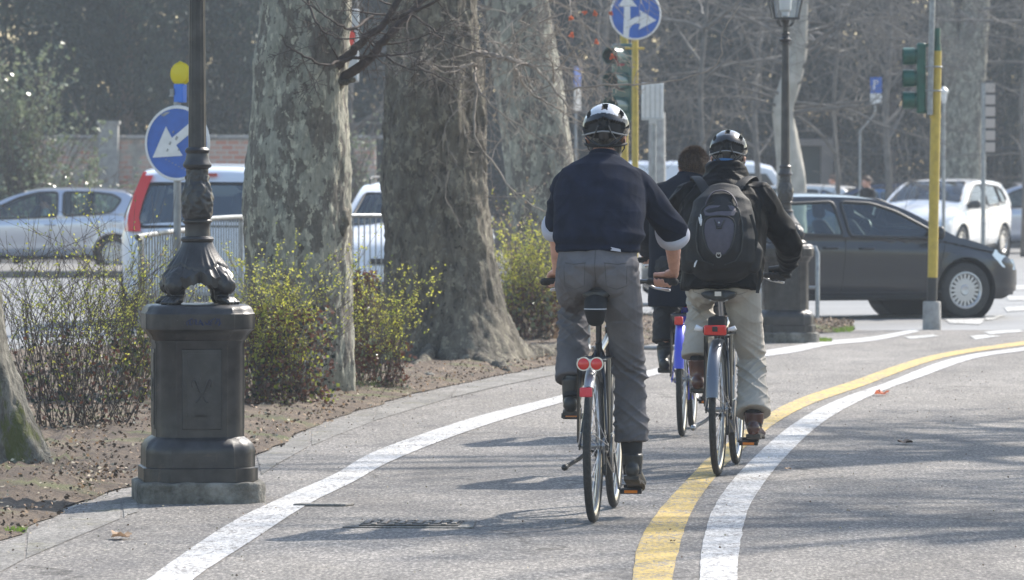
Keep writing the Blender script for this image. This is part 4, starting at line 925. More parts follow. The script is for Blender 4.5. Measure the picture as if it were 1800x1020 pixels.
for k in 'LR':
    mb = MB(); w = V(J['wr' + k]); a, b = V(J['ga' + k]), V(J['gb' + k])
    mb2 = mb; mid = a.lerp(b, .5); u = (b - a).normalized(); back = (w - mid); back = (back - u * back.dot(u)).normalized(); up = u.cross(back); up = up if up.z > 0 else -up
    kn = mid + up * .036 - back * .012; mb.tube([w + back * .03, w, w.lerp(kn, .45) + up * .004, kn], [.042, .034, .042, .045], 14, rb=[.034, .028, .026, .024], side=u, rnd=True)
    for o_, l in zip((-.033, -.011, .012, .033), (1., 1.06, 1., .84)):
        c = mid + u * o_; p = [c + up * .030 + back * .008] + [c - back * (math.cos(R(g)) * .029) + up * (math.sin(R(g)) * .029) for g in (70, 20, -30, -78, -120)]
        mb.tube(p[:5 if l < .9 else 6], .0125, 8, rnd=True)
    mb.tube([w.lerp(kn, .45) - u * .024, mid - u * .054 + up * .016 + back * .02, mid - u * .054 - back * .01 + up * .014], [.019, .016, .013], 8, rnd=True)
    organic(mb, 'glove', 'glove', t, .004, 2)
shoe('shoe', J['anL'], (-.150, .460, .436), (-.155, .69, .425), 'brown_leather', t, hi=.05, width=.044)
shoe('shoe', J['anR'], (.165, .232, .205), (.17, .47, .165), 'brown_leather', t, hi=.05, width=.044)
for k in 'LR':
    a = V(J['an' + k]); mb = MB(); dk = (V(J['kn' + k]) - a).normalized(); mb.tube([a - dk * .03, a + dk * .12], [.042, .050], 14); mb.build('sock', 'black_trouser', t)
hair_cap('hair', t, J['head'], 1., 'grey_hair', low=-.05, full=False, dens=2500, ln=.010, nape=.07)
helmet(t, V((.015, .43, 1.667)), .93, 'helmet_grey', R(4), .128)
# backpack (a thing of its own, carried by the rider)
t = thing('backpack', 'black backpack with mauve centre panel worn by the cyclist in the black jacket', 'backpack', (A2.x, A2.y, .006), Y2)
mb = MB(); bx_ = .0
ln_ = V((0, .12, .37)).normalized()
mb.tube([(.012, .045, 1.075), (.012, .03, 1.12), (.012, .035, 1.22), (.012, .065, 1.32), (.012, .11, 1.42), (.012, .145, 1.475)], [.155, .185, .190, .175, .150, .095], 28, rb=[.075, .10, .115, .11, .085, .05], side=(1, 0, 0), rnd=True)
mb.tube([(.012, -.02, 1.11), (.012, -.035, 1.18), (.012, -.03, 1.27), (.012, -.0, 1.36), (.012, .04, 1.42)], [.105, .12, .118, .108, .075], 24, rb=[.05, .055, .055, .05, .035], side=(1, 0, 0), rnd=True)
for s in (-1, 1): mb.tube([(.012 + s * .165, .05, 1.09), (.012 + s * .172, .05, 1.17), (.012 + s * .150, .08, 1.25)], [.042, .045, .02], 14, rnd=True)
bag = organic(mb, 'bag_body', 'black_fabric', t, .006, 4, .5, lambda v: .004 * ridge(v.x * 8, v.y * 8, v.z * 16) + .003 * nz(v.x * 20, v.y * 20, v.z * 20))
def bagpt(x, z, off=0.):
    y0 = interp([(1.08, -.068), (1.18, -.092), (1.27, -.087), (1.36, -.052), (1.42, .0), (1.46, .06)], z); return V((.012 + x, y0 + 1.3 * x * x * 2 - off, z))
def panel(name, outline, m, off, parent=t, rows=10):
    """curved panel on the back of the bag: outline = list of (z, half width)"""
    mb = MB(); ring = []
    A = [[bagpt(w * (j / 6 - 1), z, off) for j in range(13)] for z, w in outline]; Bk = [[p + V((0, .02, 0)) for p in row] for row in A]
    rings = [a + list(reversed(b)) for a, b in zip(A, Bk)]; mb.loft(rings); return mb.build(name, m, parent, sharp=50)
panel('centre_panel', [(1.150, .02), (1.158, .036), (1.19, .056), (1.23, .070), (1.27, .077), (1.31, .077), (1.332, .066), (1.345, .045)], 'mauve_fabric', .010)
panel('top_panel', [(1.355, .075), (1.375, .084), (1.395, .080), (1.408, .06)], 'mauve_fabric', .012)
mb = MB()
ol = [(1.150, .0), (1.152, .03), (1.19, .062), (1.23, .076), (1.27, .083), (1.31, .084), (1.336, .072), (1.352, .045), (1.356, 0)]
pts = [bagpt(w, z, .014) for z, w in ol] + [bagpt(-w, z, .014) for z, w in reversed(ol[1:-1])]; mb.tube(pts, .004, 6, closed=True)
for s in (-1, 1):
    pts = [bagpt(s * x, z, .006) for x, z in ((.03, 1.10), (.085, 1.12), (.115, 1.17), (.122, 1.24), (.118, 1.32), (.095, 1.39), (.05, 1.42), (0, 1.43))]; mb.tube(pts, .004, 6)
mb.build('piping', 'black_leather', t)
mb = MB(); mb.tube(catmull([(-.065, .02, 1.395), (-.06, .0, 1.43), (-.03, .04, 1.475), (.02, .05, 1.485), (.065, .035, 1.465), (.095, .005, 1.42), (.10, .01, 1.38)], 5), .010, 8, rb=.004, side=(0, 1, 0)); mb.build('top_handle', 'mauve_fabric', t)
mb = MB()
for x, z, dx in ((-.108, 1.345, .004), (-.092, 1.335, -.003), (-.10, 1.36, .002), (-.118, 1.12, -.008), (.145, 1.15, .008), (.15, 1.16, .0)):
    p = bagpt(x, z, .016 if abs(x) < .13 else -.03); mb.tube([p, p + V((dx, 0, -.014)), p + V((dx * 1.5, 0, -.03))], [.003, .005, .004], 6, rnd=True)
mb.build('zip_pull', 'white_plastic', t)
mb = MB(); c = bagpt(0, 1.150, .022); mb.tube([c + V((.012 * math.cos(a), 0, .012 * math.sin(a))) for a in [2 * math.pi * i / 16 for i in range(16)]], .0025, 6, closed=True); mb.tube([c + V((-.010, 0, .014)), c + V((0, -.002, .004)), c + V((.010, 0, .014))], .0022, 5); mb.build('ring_clip', 'steel', t)
mb = MB()
for P in ([(-.024, 1.332), (-.010, 1.298), (.012, 1.298), (.026, 1.332)], [(-.012, 1.300), (-.012, 1.290), (.014, 1.290), (.014, 1.300)]): mb.tube([bagpt(x, z, .016) for x, z in P], .0035, 6)
mb.build('emblem', 'black_leather', t); mb = MB(); mb.ball(bagpt(0, 1.318, .018), .0055, 8, 6); mb.build('emblem_stud', 'steel', t)
mb = MB()
for s in (-1, 1):
    mb.tube(catmull([(s * .07, .13, 1.47), (s * .115, .20, 1.535), (s * .15, .32, 1.555), (s * .155, .42, 1.50), (s * .14, .46, 1.38), (s * .16, .38, 1.22), (s * .19, .2, 1.14), (s * .165, .07, 1.10)], 5), .026, 10, rb=.006, side=(1, 0, 0)) 
mb.tube(catmull([(.19, .06, 1.14), (.215, .05, 1.06), (.205, .06, .99), (.20, .06, .95)], 4), .009, 6, rb=.002, side=(1, 0, 0)); mb.tube(catmull([(.17, -.0, 1.36), (.20, -.0, 1.25), (.19, .0, 1.17)], 4), .008, 6, rb=.002, side=(1, 0, 0))
mb.build('strap', 'black_fabric', t)

# --- rider 3: dark coat, brown hair, no helmet
J = dict(pelvis=(0, .17, 1.05), waist=(0, .22, 1.20), chest=(0, .28, 1.38), neck=(.035, .32, 1.535), head=(.050, .37, 1.612), pitch=R(2),
         shL=(-.16, .30, 1.44), shR=(.20, .30, 1.44), elL=(-.24, .46, 1.22), elR=(.28, .46, 1.22), wrL=(-.26, .70, 1.10), wrR=(.28, .70, 1.10),
         gaL=(-.195, .79, 1.056), gbL=(-.305, .738, 1.056), gaR=(.195, .79, 1.056), gbR=(.305, .738, 1.056),
         hipL=(-.095, .19, .99), hipR=(.095, .19, .99), knL=(-.13, .62, .85), knR=(.13, .50, .67), anL=(-.135, .53, .475), anR=(.145, .27, .32),
         toeL=(-.14, .68, .40), toeR=(.145, .44, .25))
t, T = rider('bareheaded cyclist with brown hair in long dark coat riding ahead of the others', A3, Y3, J)
trousers(t, J, 'black_trouser', 1.12, .19, .2, .15, fat=.95, flare=1.02, amp=.005)
mb = MB()
mb.tube([(0, .18, .78), (0, .18, .90), (0, .19, 1.05), (0, .22, 1.20), (0.01, .25, 1.32), (.015, .28, 1.43), (.02, .295, 1.50), (.03, .31, 1.545)], [.215, .215, .212, .212, .222, .205, .15, .085], 28, rb=[.17, .165, .155, .15, .15, .135, .105, .085], side=(1, 0, 0))
mb.tube([(.03, .305, 1.52), (.035, .32, 1.575)], [.088, .080], 20, rb=[.085, .078], side=(1, 0, 0))
for k, s in (('L', -1), ('R', 1)):
    sh, el, wr = V(J['sh' + k]), V(J['el' + k]), V(J['wr' + k])
    mb.tube(catmull([V((s * .07, .29, 1.46)), sh, sh.lerp(el, .4), sh.lerp(el, .8), el, el.lerp(wr, .5), el.lerp(wr, .95)], 4), [interp([(0, .07), (4, .078), (8, .075), (12, .072), (16, .072), (20, .06), (24, .045)], i) for i in range(25)], 18)
organic(mb, 'coat', 'navy_coat', t, .007, 4, .5, lambda v: .006 * ridge(v.x * 6, v.y * 6, v.z * 7) + .004 * nz(v.x * 12, v.y * 12, v.z * 12))
for k in 'LR':
    a = V(J['an' + k]); shoe('boot', a, a + V((0, -.085, -.09)), a + V((0, .16, -.095)), 'black_leather', t, hi=.09, width=.042)
hair_cap('hair', t, V(J['head']), 1., 'brown_hair', low=-.10, thick=1.02, dens=11000, ln=.02, lift=.7, nape=.10)
# ------------------------------------------------------------------ cars
def inpoly(x, y, P):
    c = False; n = len(P)
    for i in range(n):
        x1, y1 = P[i]; x2, y2 = P[i - 1]
        if (y1 > y) != (y2 > y) and x < (x2 - x1) * (y - y1) / (y2 - y1) + x1: c = not c
    return c
def rpoly(P, r=.25, n=4):
    """round the corners of a polygon"""
    out = []; k = len(P)
    for i in range(k):
        a, b, c = V((*P[i - 1], 0)), V((*P[i], 0)), V((*P[(i + 1) % k], 0))
        p, q = b.lerp(a, r * min(1, .25 / max(.05, (a - b).length))), b.lerp(c, r * min(1, .25 / max(.05, (c - b).length)))
        for j in range(n + 1):
            t = j / n; v = p.lerp(b, t).lerp(b.lerp(q, t), t); out.append((v.x, v.y))
    return out
def car(name, label, loc, rz, L, Wd, top, belt, wb_, fo, wr, side, front, rear, m, group, zs=.30, roofw=.76, tail=None, headl=None, seams=(), handles=(), rim='cap', trimz=None, scale=1., noseat=False, plate=True, wiper=False, frontgrille=True):
    """x forward, y left, z up; origin on the ground under the middle. top = roof profile (x, z)"""
    t = thing(name, label, 'car', loc, rz, group); t.scale = (scale,) * 3
    xf = L / 2 - fo; xr = xf - wb_; ra = wr + .055; H = max(z for x, z in top)
    topc = [(q.x, q.y) for q in catmull([(a, b, 0) for a, b in top], 6)]
    def ztop(x): return interp(topc, x)
    beltc = belt
    def zbelt(x): return interp(beltc, x)
    def plan(x):
        u = abs(x) / (L / 2); k = .10 if x > 0 else .07
        return 1 - k * u ** 3 - .10 * max(0, (u - .86) / .14) ** 2.2
    def hw(x, z):
        zb = zbelt(x); w = Wd / 2 * plan(x)
        if z > zb: w *= 1 - (1 - roofw) * ((z - zb) / max(.2, H - zb)) ** 1.12 - .004
        else:
            q = (zb - z) / (zb - .2); w *= 1 - .018 * q + .014 * math.sin(math.pi * min(1, q * 1.6)) - .07 * max(0, q - .75) / .25
            w *= 1 - .03 * (1 - min(1, q * 6))
        for xw in (xf, xr):
            dd = math.hypot(x - xw, z - wr)
            if ra < dd < ra + .09: w += .014 * (1 - (dd - ra) / .09)
        return w
    def zbot(x):
        z = zs - .09
        u = abs(x) / (L / 2)
        if u > .9: z += (u - .9) * 1.0
        for xw in (xf, xr):
            if abs(x - xw) < ra: z = max(z, wr + math.sqrt(ra * ra - (x - xw) ** 2))
        return z
    xs = sorted(set([-L / 2 + L * i / 110 for i in range(111)] + [xw + ra * math.cos(a) * 1.0001 for xw in (xf, xr) for a in [math.pi * i / 22 for i in range(23)]] + [-L / 2 + d for d in (.01, .02)] + [L / 2 - d for d in (.01, .02)]))
    NJ, NT = 34, 18; crown = .045
    body = MB(); glassf = {'side_window': [], 'windscreen': [], 'rear_window': []}
    sidepolys = [rpoly(p) for p in side]; fp = rpoly(front) if front else None; rp = rpoly(rear) if rear else None     # front/rear polys in (x, y/w)
    def side_pt(x, j):
        zt = ztop(x) - crown * min(1, (ztop(x) - zbot(x)) / .3); z0 = zbot(x); z = z0 + (max(zt, z0 + .02) - z0) * j / NJ; return x, z
    cols = []; gl = {}
    for s in (1, -1):
        idx = []
        for x in xs:
            row = []
            for j in range(NJ + 1):
                _, z = side_pt(x, j); row.append(V((x, s * hw(x, z), z)))
            idx.append(row)
        b = body.addv([p for r in idx for p in r]); w = NJ + 1
        for i in range(len(xs) - 1):
            for j in range(NJ):
                c = (idx[i][j] + idx[i + 1][j] + idx[i + 1][j + 1] + idx[i][j + 1]) / 4
                k = next((n for n, P in enumerate(sidepolys) if inpoly(c.x, c.z, P)), None)
                f = [b + i * w + j, b + (i + 1) * w + j, b + (i + 1) * w + j + 1, b + i * w + j + 1]
                if k is not None: gl.setdefault(('side_window', s, k), []).append([idx[i][j], idx[i + 1][j], idx[i + 1][j + 1], idx[i][j + 1]]); continue
                body.cm = 1 if (trimz and trimz[0] < c.z < trimz[1] and not (abs(c.x) > L / 2 - .02)) or c.z < zs - .045 else 0
                body.addf([tuple(f)])
    rows = []
    for x in xs:
        _, z = side_pt(x, NJ); w = hw(x, z); zt = max(ztop(x), z + .004); row = []
        for k in range(NT + 1):
            a = math.pi / 2 * (1 - 2 * k / NT); u = math.sin(a)                       # 1 .. -1
            row.append(V((x - (0 if abs(x) < L / 2 - .9 else 0), w * u, z + (zt - z) * (1 - abs(u) ** 2.6))))
        rows.append(row)
    b = body.addv([p for r in rows for p in r]); w = NT + 1
    for i in range(len(xs) - 1):
        for k in range(NT):
            c = (rows[i][k] + rows[i + 1][k + 1]) / 2; u = c.y / max(.01, abs(rows[i][0].y)); kind = None
            if fp and inpoly(c.x, u, fp): kind = 'windscreen'
            if rp and inpoly(c.x, u, rp): kind = 'rear_window'
            if kind: gl.setdefault((kind, 0, 0), []).append([rows[i][k], rows[i + 1][k], rows[i + 1][k + 1], rows[i][k + 1]]); continue
            body.cm = 0; body.addf([(b + i * w + k, b + (i + 1) * w + k, b + (i + 1) * w + k + 1, b + i * w + k + 1)])
    # rounded end caps
    for e in (0, -1):
        x = xs[e]; sg = -1 if e == 0 else 1; zt = ztop(x) ; z0 = zbot(x); rr = []
        for q in (0, .35, .8):
            ring = []
            for a in [2 * math.pi * i / 40 for i in range(40)]:
                cy, cz = math.cos(a), math.sin(a); n_ = (abs(cy) ** 6 + abs(cz) ** 6) ** (1 / 6); cy, cz = cy / n_, cz / n_
                zc = (zt + z0) / 2; z = zc + cz * (zt - z0 - .01) / 2 * (1 - .35 * q); y = cy * hw(x, zc) * (1 - .25 * q)
                ring.append(V((x + sg * .07 * math.sin(q * 1.6), y, z)))
            rr.append(ring)
        body.cm = 0; body.loft(rr)
    bo = body.build('body', [m, 'car_trim'], t, sharp=38)
    cnt = {}
    for key, quads in gl.items():
        g = MB()
        for q in quads: bb = g.addv(q); g.addf([(bb, bb + 1, bb + 2, bb + 3)])
        me = g.mesh(key[0], 'rear_glass' if key[0] == 'rear_window' else 'car_glass', fix=False)
        bm = bmesh.new(); bm.from_mesh(me); bmesh.ops.remove_doubles(bm, verts=bm.verts, dist=1e-4); bmesh.ops.recalc_face_normals(bm, faces=bm.faces); bm.to_mesh(me); bm.free()
        o = bpy.data.objects.new(key[0], me); COL.objects.link(o); o.parent = t
        g = MB()
        if key[0] == 'side_window': pts = [V((x, key[1] * (hw(x, z) + .001), z)) for x, z in sidepolys[key[2]]]
        else:
            pts = []
            for x, u in (fp if key[0] == 'windscreen' else rp):
                _, z = side_pt(x, NJ); w_ = hw(x, z); zt = max(ztop(x), z + .004); pts.append(V((x, w_ * u, z + (zt - z) * (1 - abs(u) ** 2.6) + .001)))
        dn = []
        for p, q in zip(pts, pts[1:] + pts[:1]): dn += [p, p.lerp(q, .5)]
        g.tube(pts, .020, 8, closed=True); g.build('window_seal', 'car_trim', o, sharp=0)
    for q in sidepolys: pass
    # wheels
    for xw in (xf, xr):
        for s in (1, -1):
            wl = bpy.data.objects.new('wheel', None); COL.objects.link(wl); wl.parent = t; wl.location = (xw, s * (Wd / 2 - .12), wr); wl.empty_display_size = .1
            g = MB(); g.lathe([(wr * .64, -.085), (wr * .9, -.1), (wr * .985, -.082), (wr, -.05), (wr, .05), (wr * .985, .082), (wr * .9, .1), (wr * .66, .088), (wr * .62, .07)], 48, axis='Y'); g.build('tyre', 'rubber', wl, sharp=60)
            g = MB(); g.lathe([(.0, s * .072), (wr * .16, s * .078), (wr * .2, s * .07), (wr * .34, s * .072), (wr * .42, s * .066)], 40, axis='Y'); g.lathe([(wr * .57, s * .075), (wr * .62, s * .092), (wr * .665, s * .09), (wr * .67, s * .05), (wr * .6, s * .02)], 48, axis='Y')
            ns = 20 if rim == 'cap' else 7 if rim == 'seven' else 14
            for k in range(ns):
                a = 2 * math.pi * k / ns; u = V((math.cos(a), 0, math.sin(a))); tt = V((-math.sin(a), 0, math.cos(a))); wd = wr * (.052 if ns == 20 else .13 if ns == 7 else .07)
                P = [u * wr * .30 + tt * wd * .8, u * wr * .30 - tt * wd * .8, u * wr * .62 - tt * wd, u * wr * .62 + tt * wd]
                off = V((0, s * .072, 0)); bb = g.addv([p + off for p in P] + [p + off * .7 for p in P]); g.addf([(0, 1, 2, 3), (7, 6, 5, 4), (0, 4, 5, 1), (1, 5, 6, 2), (2, 6, 7, 3), (3, 7, 4, 0)], bb)
            g.build('rim', 'rim_silver', wl, sharp=30)
            g = MB(); g.lathe([(0, s * .03), (wr * .64, s * .03)], 32, axis='Y'); g.build('brake_disc', 'car_under', wl)
            g = MB(); g.lathe([(ra + .004, 0), (ra + .004, -s * .34), (.02, -s * .345)], 40, c=(xw, s * (hw(xw, wr + ra) - .012), wr), axis='Y'); g.build('wheel_arch', 'car_under', t)
    g = MB(); g.box((0, 0, zs + .02), (L * .9, Wd * .5, .16)); g.box((((xf + xr) / 2), 0, zs + .02), (wb_ - 2 * ra, Wd * .94, .18)); g.build('underbody', 'car_under', t)
    g = MB(); g.box((-.1, 0, zbelt(0) - .28), (L * .62, Wd * .84, .04)); g.build('cabin_floor', 'car_under', t)
    if not noseat:
        for x in (.12, -.78):
            for s in (1, -1):
                g = MB(); zb = zbelt(x); zr = H - .27
                g.tube([V((x + .10, s * .36, zb - .2)), V((x, s * .36, zb + .05)), V((x - .07, s * .36, zr - .08))], [.23, .23, .17], 14, rb=[.06, .06, .05], side=(0, 1, 0), rnd=True)
                g.tube([V((x - .08, s * .36, zr + .02)), V((x - .09, s * .36, zr + .12))], [.13, .12], 12, rb=.05, side=(0, 1, 0), rnd=True); g.build('seat', 'seat_fabric', t)
        g = MB(); g.tube([V((.62 + .03 * math.sin(a), .36 + .18 * math.cos(a), zbelt(.6) + .06 + .17 * math.sin(a))) for a in [2 * math.pi * i / 20 for i in range(20)]], .014, 6, closed=True); g.build('steering_wheel', 'car_trim', t)
        g = MB(); g.box((.82, 0, zbelt(.8) - .08), (.35, Wd * .78, .18)); g.build('dashboard', 'car_trim', t, bevel=.04)
    def surf(P, s, off=.002): return [V((x, s * (hw(x, z) + off), z)) for x, z in P]
    for s in (1, -1):
        for P in seams:
            d = []
            for a, c in zip(P, P[1:]): d += [(a[0] + (c[0] - a[0]) * k / 10, a[1] + (c[1] - a[1]) * k / 10) for k in range(10)]
            g = MB(); g.tube(surf(d + [P[-1]], s, -.001), .0055, 5); g.build('door_seam', 'car_trim', t)
        for x, z in handles:
            g = MB(); g.tube([V((x + dx, s * (hw(x, z) + o), z)) for dx, o in ((-.09, .0), (-.07, .028), (.07, .028), (.09, .0))], .013, 8, rnd=True); g.build('door_handle', m, t)
        # mirrors
        mx = side[0][0][0] - .12 if False else max(p[0] for p in side[-1]) - .10; zb = zbelt(mx)
        g = MB(); y = hw(mx, zb); g.tube([V((mx, s * (y - .02), zb + .03)), V((mx, s * (y + .06), zb + .06))], .02, 8); g.tube([V((mx + .02, s * (y + .05), zb + .09)), V((mx + .03, s * (y + .20), zb + .10))], [.07, .075], 14, rb=[.05, .045], side=(0, 0, 1), rnd=True); g.build('wing_mirror', 'car_trim' if m != 'silver_paint' else m, t)
        for kind, spec in (('tail_light', tail), ('headlight', headl)):
            if not spec: continue
            mm, P, wrap = spec
            # patch following the body corner: side outline (x, z), wraps by 'wrap' fraction onto the end
            pts = surf(P, s, .008); inn = surf(P, s, -.03); g = MB(); bb = g.addv(pts + inn); n = len(P)
            g.addf([tuple(range(n))], bb); g.addf([(i, (i + 1) % n, n + (i + 1) % n, n + i) for i in range(n)], bb); g.build(kind, mm, t, sharp=30)
            if wrap:
                sg = -1 if kind == 'tail_light' else 1; xe = [sg * max(sg * p[0] for p in P)] ; z0, z1 = wrap[1], wrap[2]; g = MB(); rr = []
                for k in range(9):
                    z = z0 + (z1 - z0) * k / 8; xx = interp(sorted([(p[1], p[0]) for p in wrap[3]]), z) if len(wrap) > 3 else xe[0] + sg * .012
                    y1 = hw(xx, z) + .006; rr.append([V((xx, s * y1, z)), V((xx + sg * .02, s * (y1 - wrap[0] * .5), z)), V((xx + sg * .025, s * (y1 - wrap[0]), z)), V((xx - sg * .05, s * (y1 - wrap[0]), z)), V((xx - sg * .05, s * (y1 - .01), z))])
                g.loft(rr); g.build(kind, mm, t, sharp=30)
    xe = L / 2 + .065
    if frontgrille:
        g = MB(); g.box((xe - .035, 0, .62), (.10, Wd * .42, .07)); g.box((xe - .03, 0, .30), (.10, Wd * .55, .10)); g.build('grille', 'car_trim', t, bevel=.01)
    for sg in (1, -1):
        if plate: g = MB(); g.box((sg * (xe + .012), 0, .45 if sg > 0 else .62), (.012, .5, .11)); g.build('number_plate', 'white_plastic', t, bevel=.003)
    return t, hw
def hatch(name, label, loc, rz, m, group, L=4.0, W_=1.72, H=1.48, **k):
    h = H / 1.48; l = L / 4.0
    top = [(-2.0, .72), (-1.99, .86), (-1.95, 1.0), (-1.86, 1.12), (-1.70, 1.32), (-1.56, 1.42), (-1.3, 1.455), (-.8, 1.48), (-.2, 1.475), (.2, 1.44), (.55, 1.33), (.95, 1.12), (1.18, 1.0), (1.4, .94), (1.65, .86), (1.85, .76), (1.95, .66), (2.0, .58)]
    top = [(x * l, z * h) for x, z in top]
    belt = [(-2 * l, 1.0 * h), (-1.3 * l, .985 * h), (1.0 * l, .90 * h), (2 * l, .70 * h)]
    sw = [[(-1.52, 1.07), (-1.42, 1.25), (-1.22, 1.33), (-1.12, 1.34), (-1.12, 1.02), (-1.40, 1.03)], [(-1.05, 1.01), (-1.05, 1.345), (-.34, 1.375), (-.28, .975)], [(-.20, .97), (-.25, 1.375), (.12, 1.355), (.42, 1.26), (.92, .985), (.92, .94)]]
    sw = [[(x * l, z * h) for x, z in p] for p in sw]
    front = [(.26 * l, .84), (1.02 * l, .90), (1.02 * l, -.90), (.26 * l, -.84)]; rear = [(-1.88 * l, .80), (-1.60 * l, .76), (-1.60 * l, -.76), (-1.88 * l, -.80)]
    seams = [[(-1.10 * l, 1.0 * h), (-1.08 * l, .62), (-.95 * l, .44), (-.62 * l, .30)], [(-.25 * l, .95 * h), (-.30 * l, .30)], [(1.0 * l, .86 * h), (.94 * l, .6), (.98 * l, .32)], [(-.62 * l, .30), (.98 * l, .30)]]
    a = dict(L=L, Wd=W_, top=top, belt=belt, wb_=2.5 * l, fo=.80 * l, wr=.30, side=sw, front=front, rear=rear, seams=seams, handles=[(-.45 * l, .84 * h), (.0, .83 * h)][:2],
             tail=('dark_red_lens', [(-1.98 * l, .78 * h), (-1.985 * l, .98 * h), (-1.82 * l, .99 * h), (-1.85 * l, .80 * h)], (.16, .78 * h, .98 * h)),
             headl=('lamp_glass', [(1.62 * l, .74 * h), (1.66 * l, .81 * h), (1.93 * l, .66 * h), (1.95 * l, .56 * h), (1.75 * l, .60 * h)], (.30, .56 * h, .69 * h, [(1.97 * l, .56 * h), (1.93 * l, .69 * h)])))
    a.update(k); return car(name, label, loc, rz, m=m, group=group, **a)
CG = 'cars on the road'
def place(px, py): q = G(px, py); return q
# dark hatchback: near front wheel at photo (1697, 558); heading right and away
ang = R(24); fw = G(1697, 559); hd = V((math.cos(ang), math.sin(ang), 0)); lf = V((-math.sin(ang), math.cos(ang), 0))
Lg = 4.06; xf = Lg / 2 - .74; c = fw - hd * xf + lf * (1.76 / 2 - .12 + .08)
hatch('parked_car', 'dark grey hatchback crossing behind the yellow signal pole and stone lamp pedestal', (c.x, c.y, 0), ang, 'dark_car_paint', CG, L=Lg, W_=1.76, H=1.42, fo=.74, wb_=2.55, wr=.315)
# white five-door facing the viewer, right background
hd_ang = R(-90 - 24); c = W(1718, 400, 104); hatch('parked_car', 'white five-door hatchback facing forward behind the dark grey one', (c.x - .72, 104, 0), hd_ang, 'white_car_paint', CG, L=3.9, W_=1.68, H=1.52, rim='seven', scale=1.07, wr=.31)
# silver hatchback, left, heading left
c = G(193, 476); th = R(180)
topS = [(-1.9, .75), (-1.89, .9), (-1.84, 1.05), (-1.72, 1.22), (-1.60, 1.36), (-1.40, 1.42), (-.9, 1.45), (-.3, 1.455), (.1, 1.43), (.5, 1.32), (.95, 1.12), (1.3, .97), (1.5, .90), (1.7, .80), (1.85, .68), (1.9, .55)]
swS = [[(-1.42, 1.19), (-1.30, 1.03), (-1.0, .985), (-.44, .96), (-.44, 1.37), (-.95, 1.37), (-1.3, 1.33), (-1.44, 1.25)], [(-.34, .95), (-.34, 1.375), (.0, 1.365), (.35, 1.27), (.98, .98), (.98, .895), (.2, .92)]]
hatch('parked_car', 'silver three-door hatchback with a driver at the wheel in front of the brick wall', (c.x - 1.28 * .98, c.y + .8, .0), th, 'silver_paint', CG, L=3.8, W_=1.68, H=1.47, top=topS, side=swS, wr=.30, wb_=2.44, fo=.78, handles=[(-.22, .80)], seams=[[(-.40, .94), (-.48, .30)], [(1.05, .86), (1.0, .3)], [(-.48, .30), (1.0, .3)], [(-1.45, .86), (-1.25, .86)]])
sil = c.copy()
# white estate seen from behind, beside the iron lamp
topM = [(-2.1, .60), (-2.095, .80), (-2.07, .98), (-2.03, 1.06), (-1.86, 1.52), (-1.78, 1.62), (-1.5, 1.66), (-.6, 1.69), (.2, 1.66), (.6, 1.54), (1.1, 1.18), (1.35, 1.04), (1.7, .95), (1.95, .82), (2.1, .6)]
beltM = [(-2.1, 1.06), (1.1, .98), (2.1, .75)]
swM = [[(-1.65, 1.12), (-1.60, 1.50), (-1.0, 1.56), (-1.0, 1.10)], [(-.92, 1.10), (-.92, 1.56), (-.1, 1.58), (-.1, 1.06)], [(0, 1.05), (0, 1.57), (.4, 1.5), (1.0, 1.14), (1.0, 1.04)]]
c = W(366, 500, 54.2); ez = dict(L=4.2, Wd=1.86, top=topM, belt=beltM, wb_=2.6, fo=.85, wr=.31, side=swM, front=[(.62, .85), (1.2, .9), (1.2, -.9), (.62, -.85)], rear=[(-2.035, .86), (-1.87, .86), (-1.87, -.86), (-2.035, -.86)], seams=[[(-.5, 1.0), (-.5, .3)], [(.4, 1.0), (.4, .3)]], handles=[(-.2, .9), (-1.2, .9)], roofw=.70)
a = R(90 - 1.5); hdv = V((math.cos(a), math.sin(a), 0)); cc = V((c.x - .03, 54.2, 0)) + hdv * 2.1
t, hwf = car('parked_car', 'white estate car seen from behind with tall red tail lights beside the iron street lamp', (cc.x, cc.y, .02), a, scale=1.02, m='van_white_paint', group=CG,
    tail=('red_lens', [(-2.06, .98), (-2.03, 1.10), (-1.86, 1.52), (-1.78, 1.60), (-1.70, 1.56), (-1.80, 1.40), (-1.94, 1.10), (-1.98, .98)], (.12, .98, 1.56, [(-2.075, .98), (-2.03, 1.08), (-1.86, 1.54), (-1.83, 1.58)])), **ez)
g = MB(); g.box((-1.875, 0, 1.565), (.03, .22, .035)); g.build('brake_light', 'dark_red_lens', t, bevel=.005)
# white people carrier behind the barriers between the two plane trunks
a = R(-90 - 5); c = W(728, 400, 63.0)
t2, _ = car('parked_car', 'white people carrier with roof rails glimpsed between the two plane trunks', (c.x, 64.5, 0), a, m='white_car_paint', group=CG, scale=.93, headl=('lamp_glass', [(1.62, .80), (1.66, .88), (2.0, .76), (2.02, .66)], (.28, .66, .78)), **ez)
for s in (1, -1):
    g = MB(); g.tube(catmull([(.1, s * .62, 1.64), (-.1, s * .62, 1.72), (-1.4, s * .62, 1.72), (-1.6, s * .62, 1.64)], 4), .018, 8); g.build('roof_rail', 'car_trim', t2)
# far traffic
fa = [((1800, 350), 112, R(180 + 8), 'silver_paint', 'silver blue hatchback cut off at the edge of the picture behind the white one', 1.06),
      ((1545, 350), 109, R(175), 'navy_car_paint', 'dark navy hatchback far behind the pedestrian in dark clothes', 1.05),
      ((1448, 350), 116, R(200), 'blue_car_paint', 'bright blue car farthest away beside the far pedestrian', .98),
      ((1372, 350), 112, R(160), 'white_car_paint', 'white car far behind the lantern column', 1.02),
      ((-190, 350), 98, R(182), 'silver_paint', 'pale grey car half hidden behind the silver three-door', 1.0)]
for (p, d, an, mm, lb, s) in fa:
    c = W(p[0], p[1], d); hatch('parked_car', lb, (c.x, d, 0), an, mm, CG, scale=s, noseat=True)
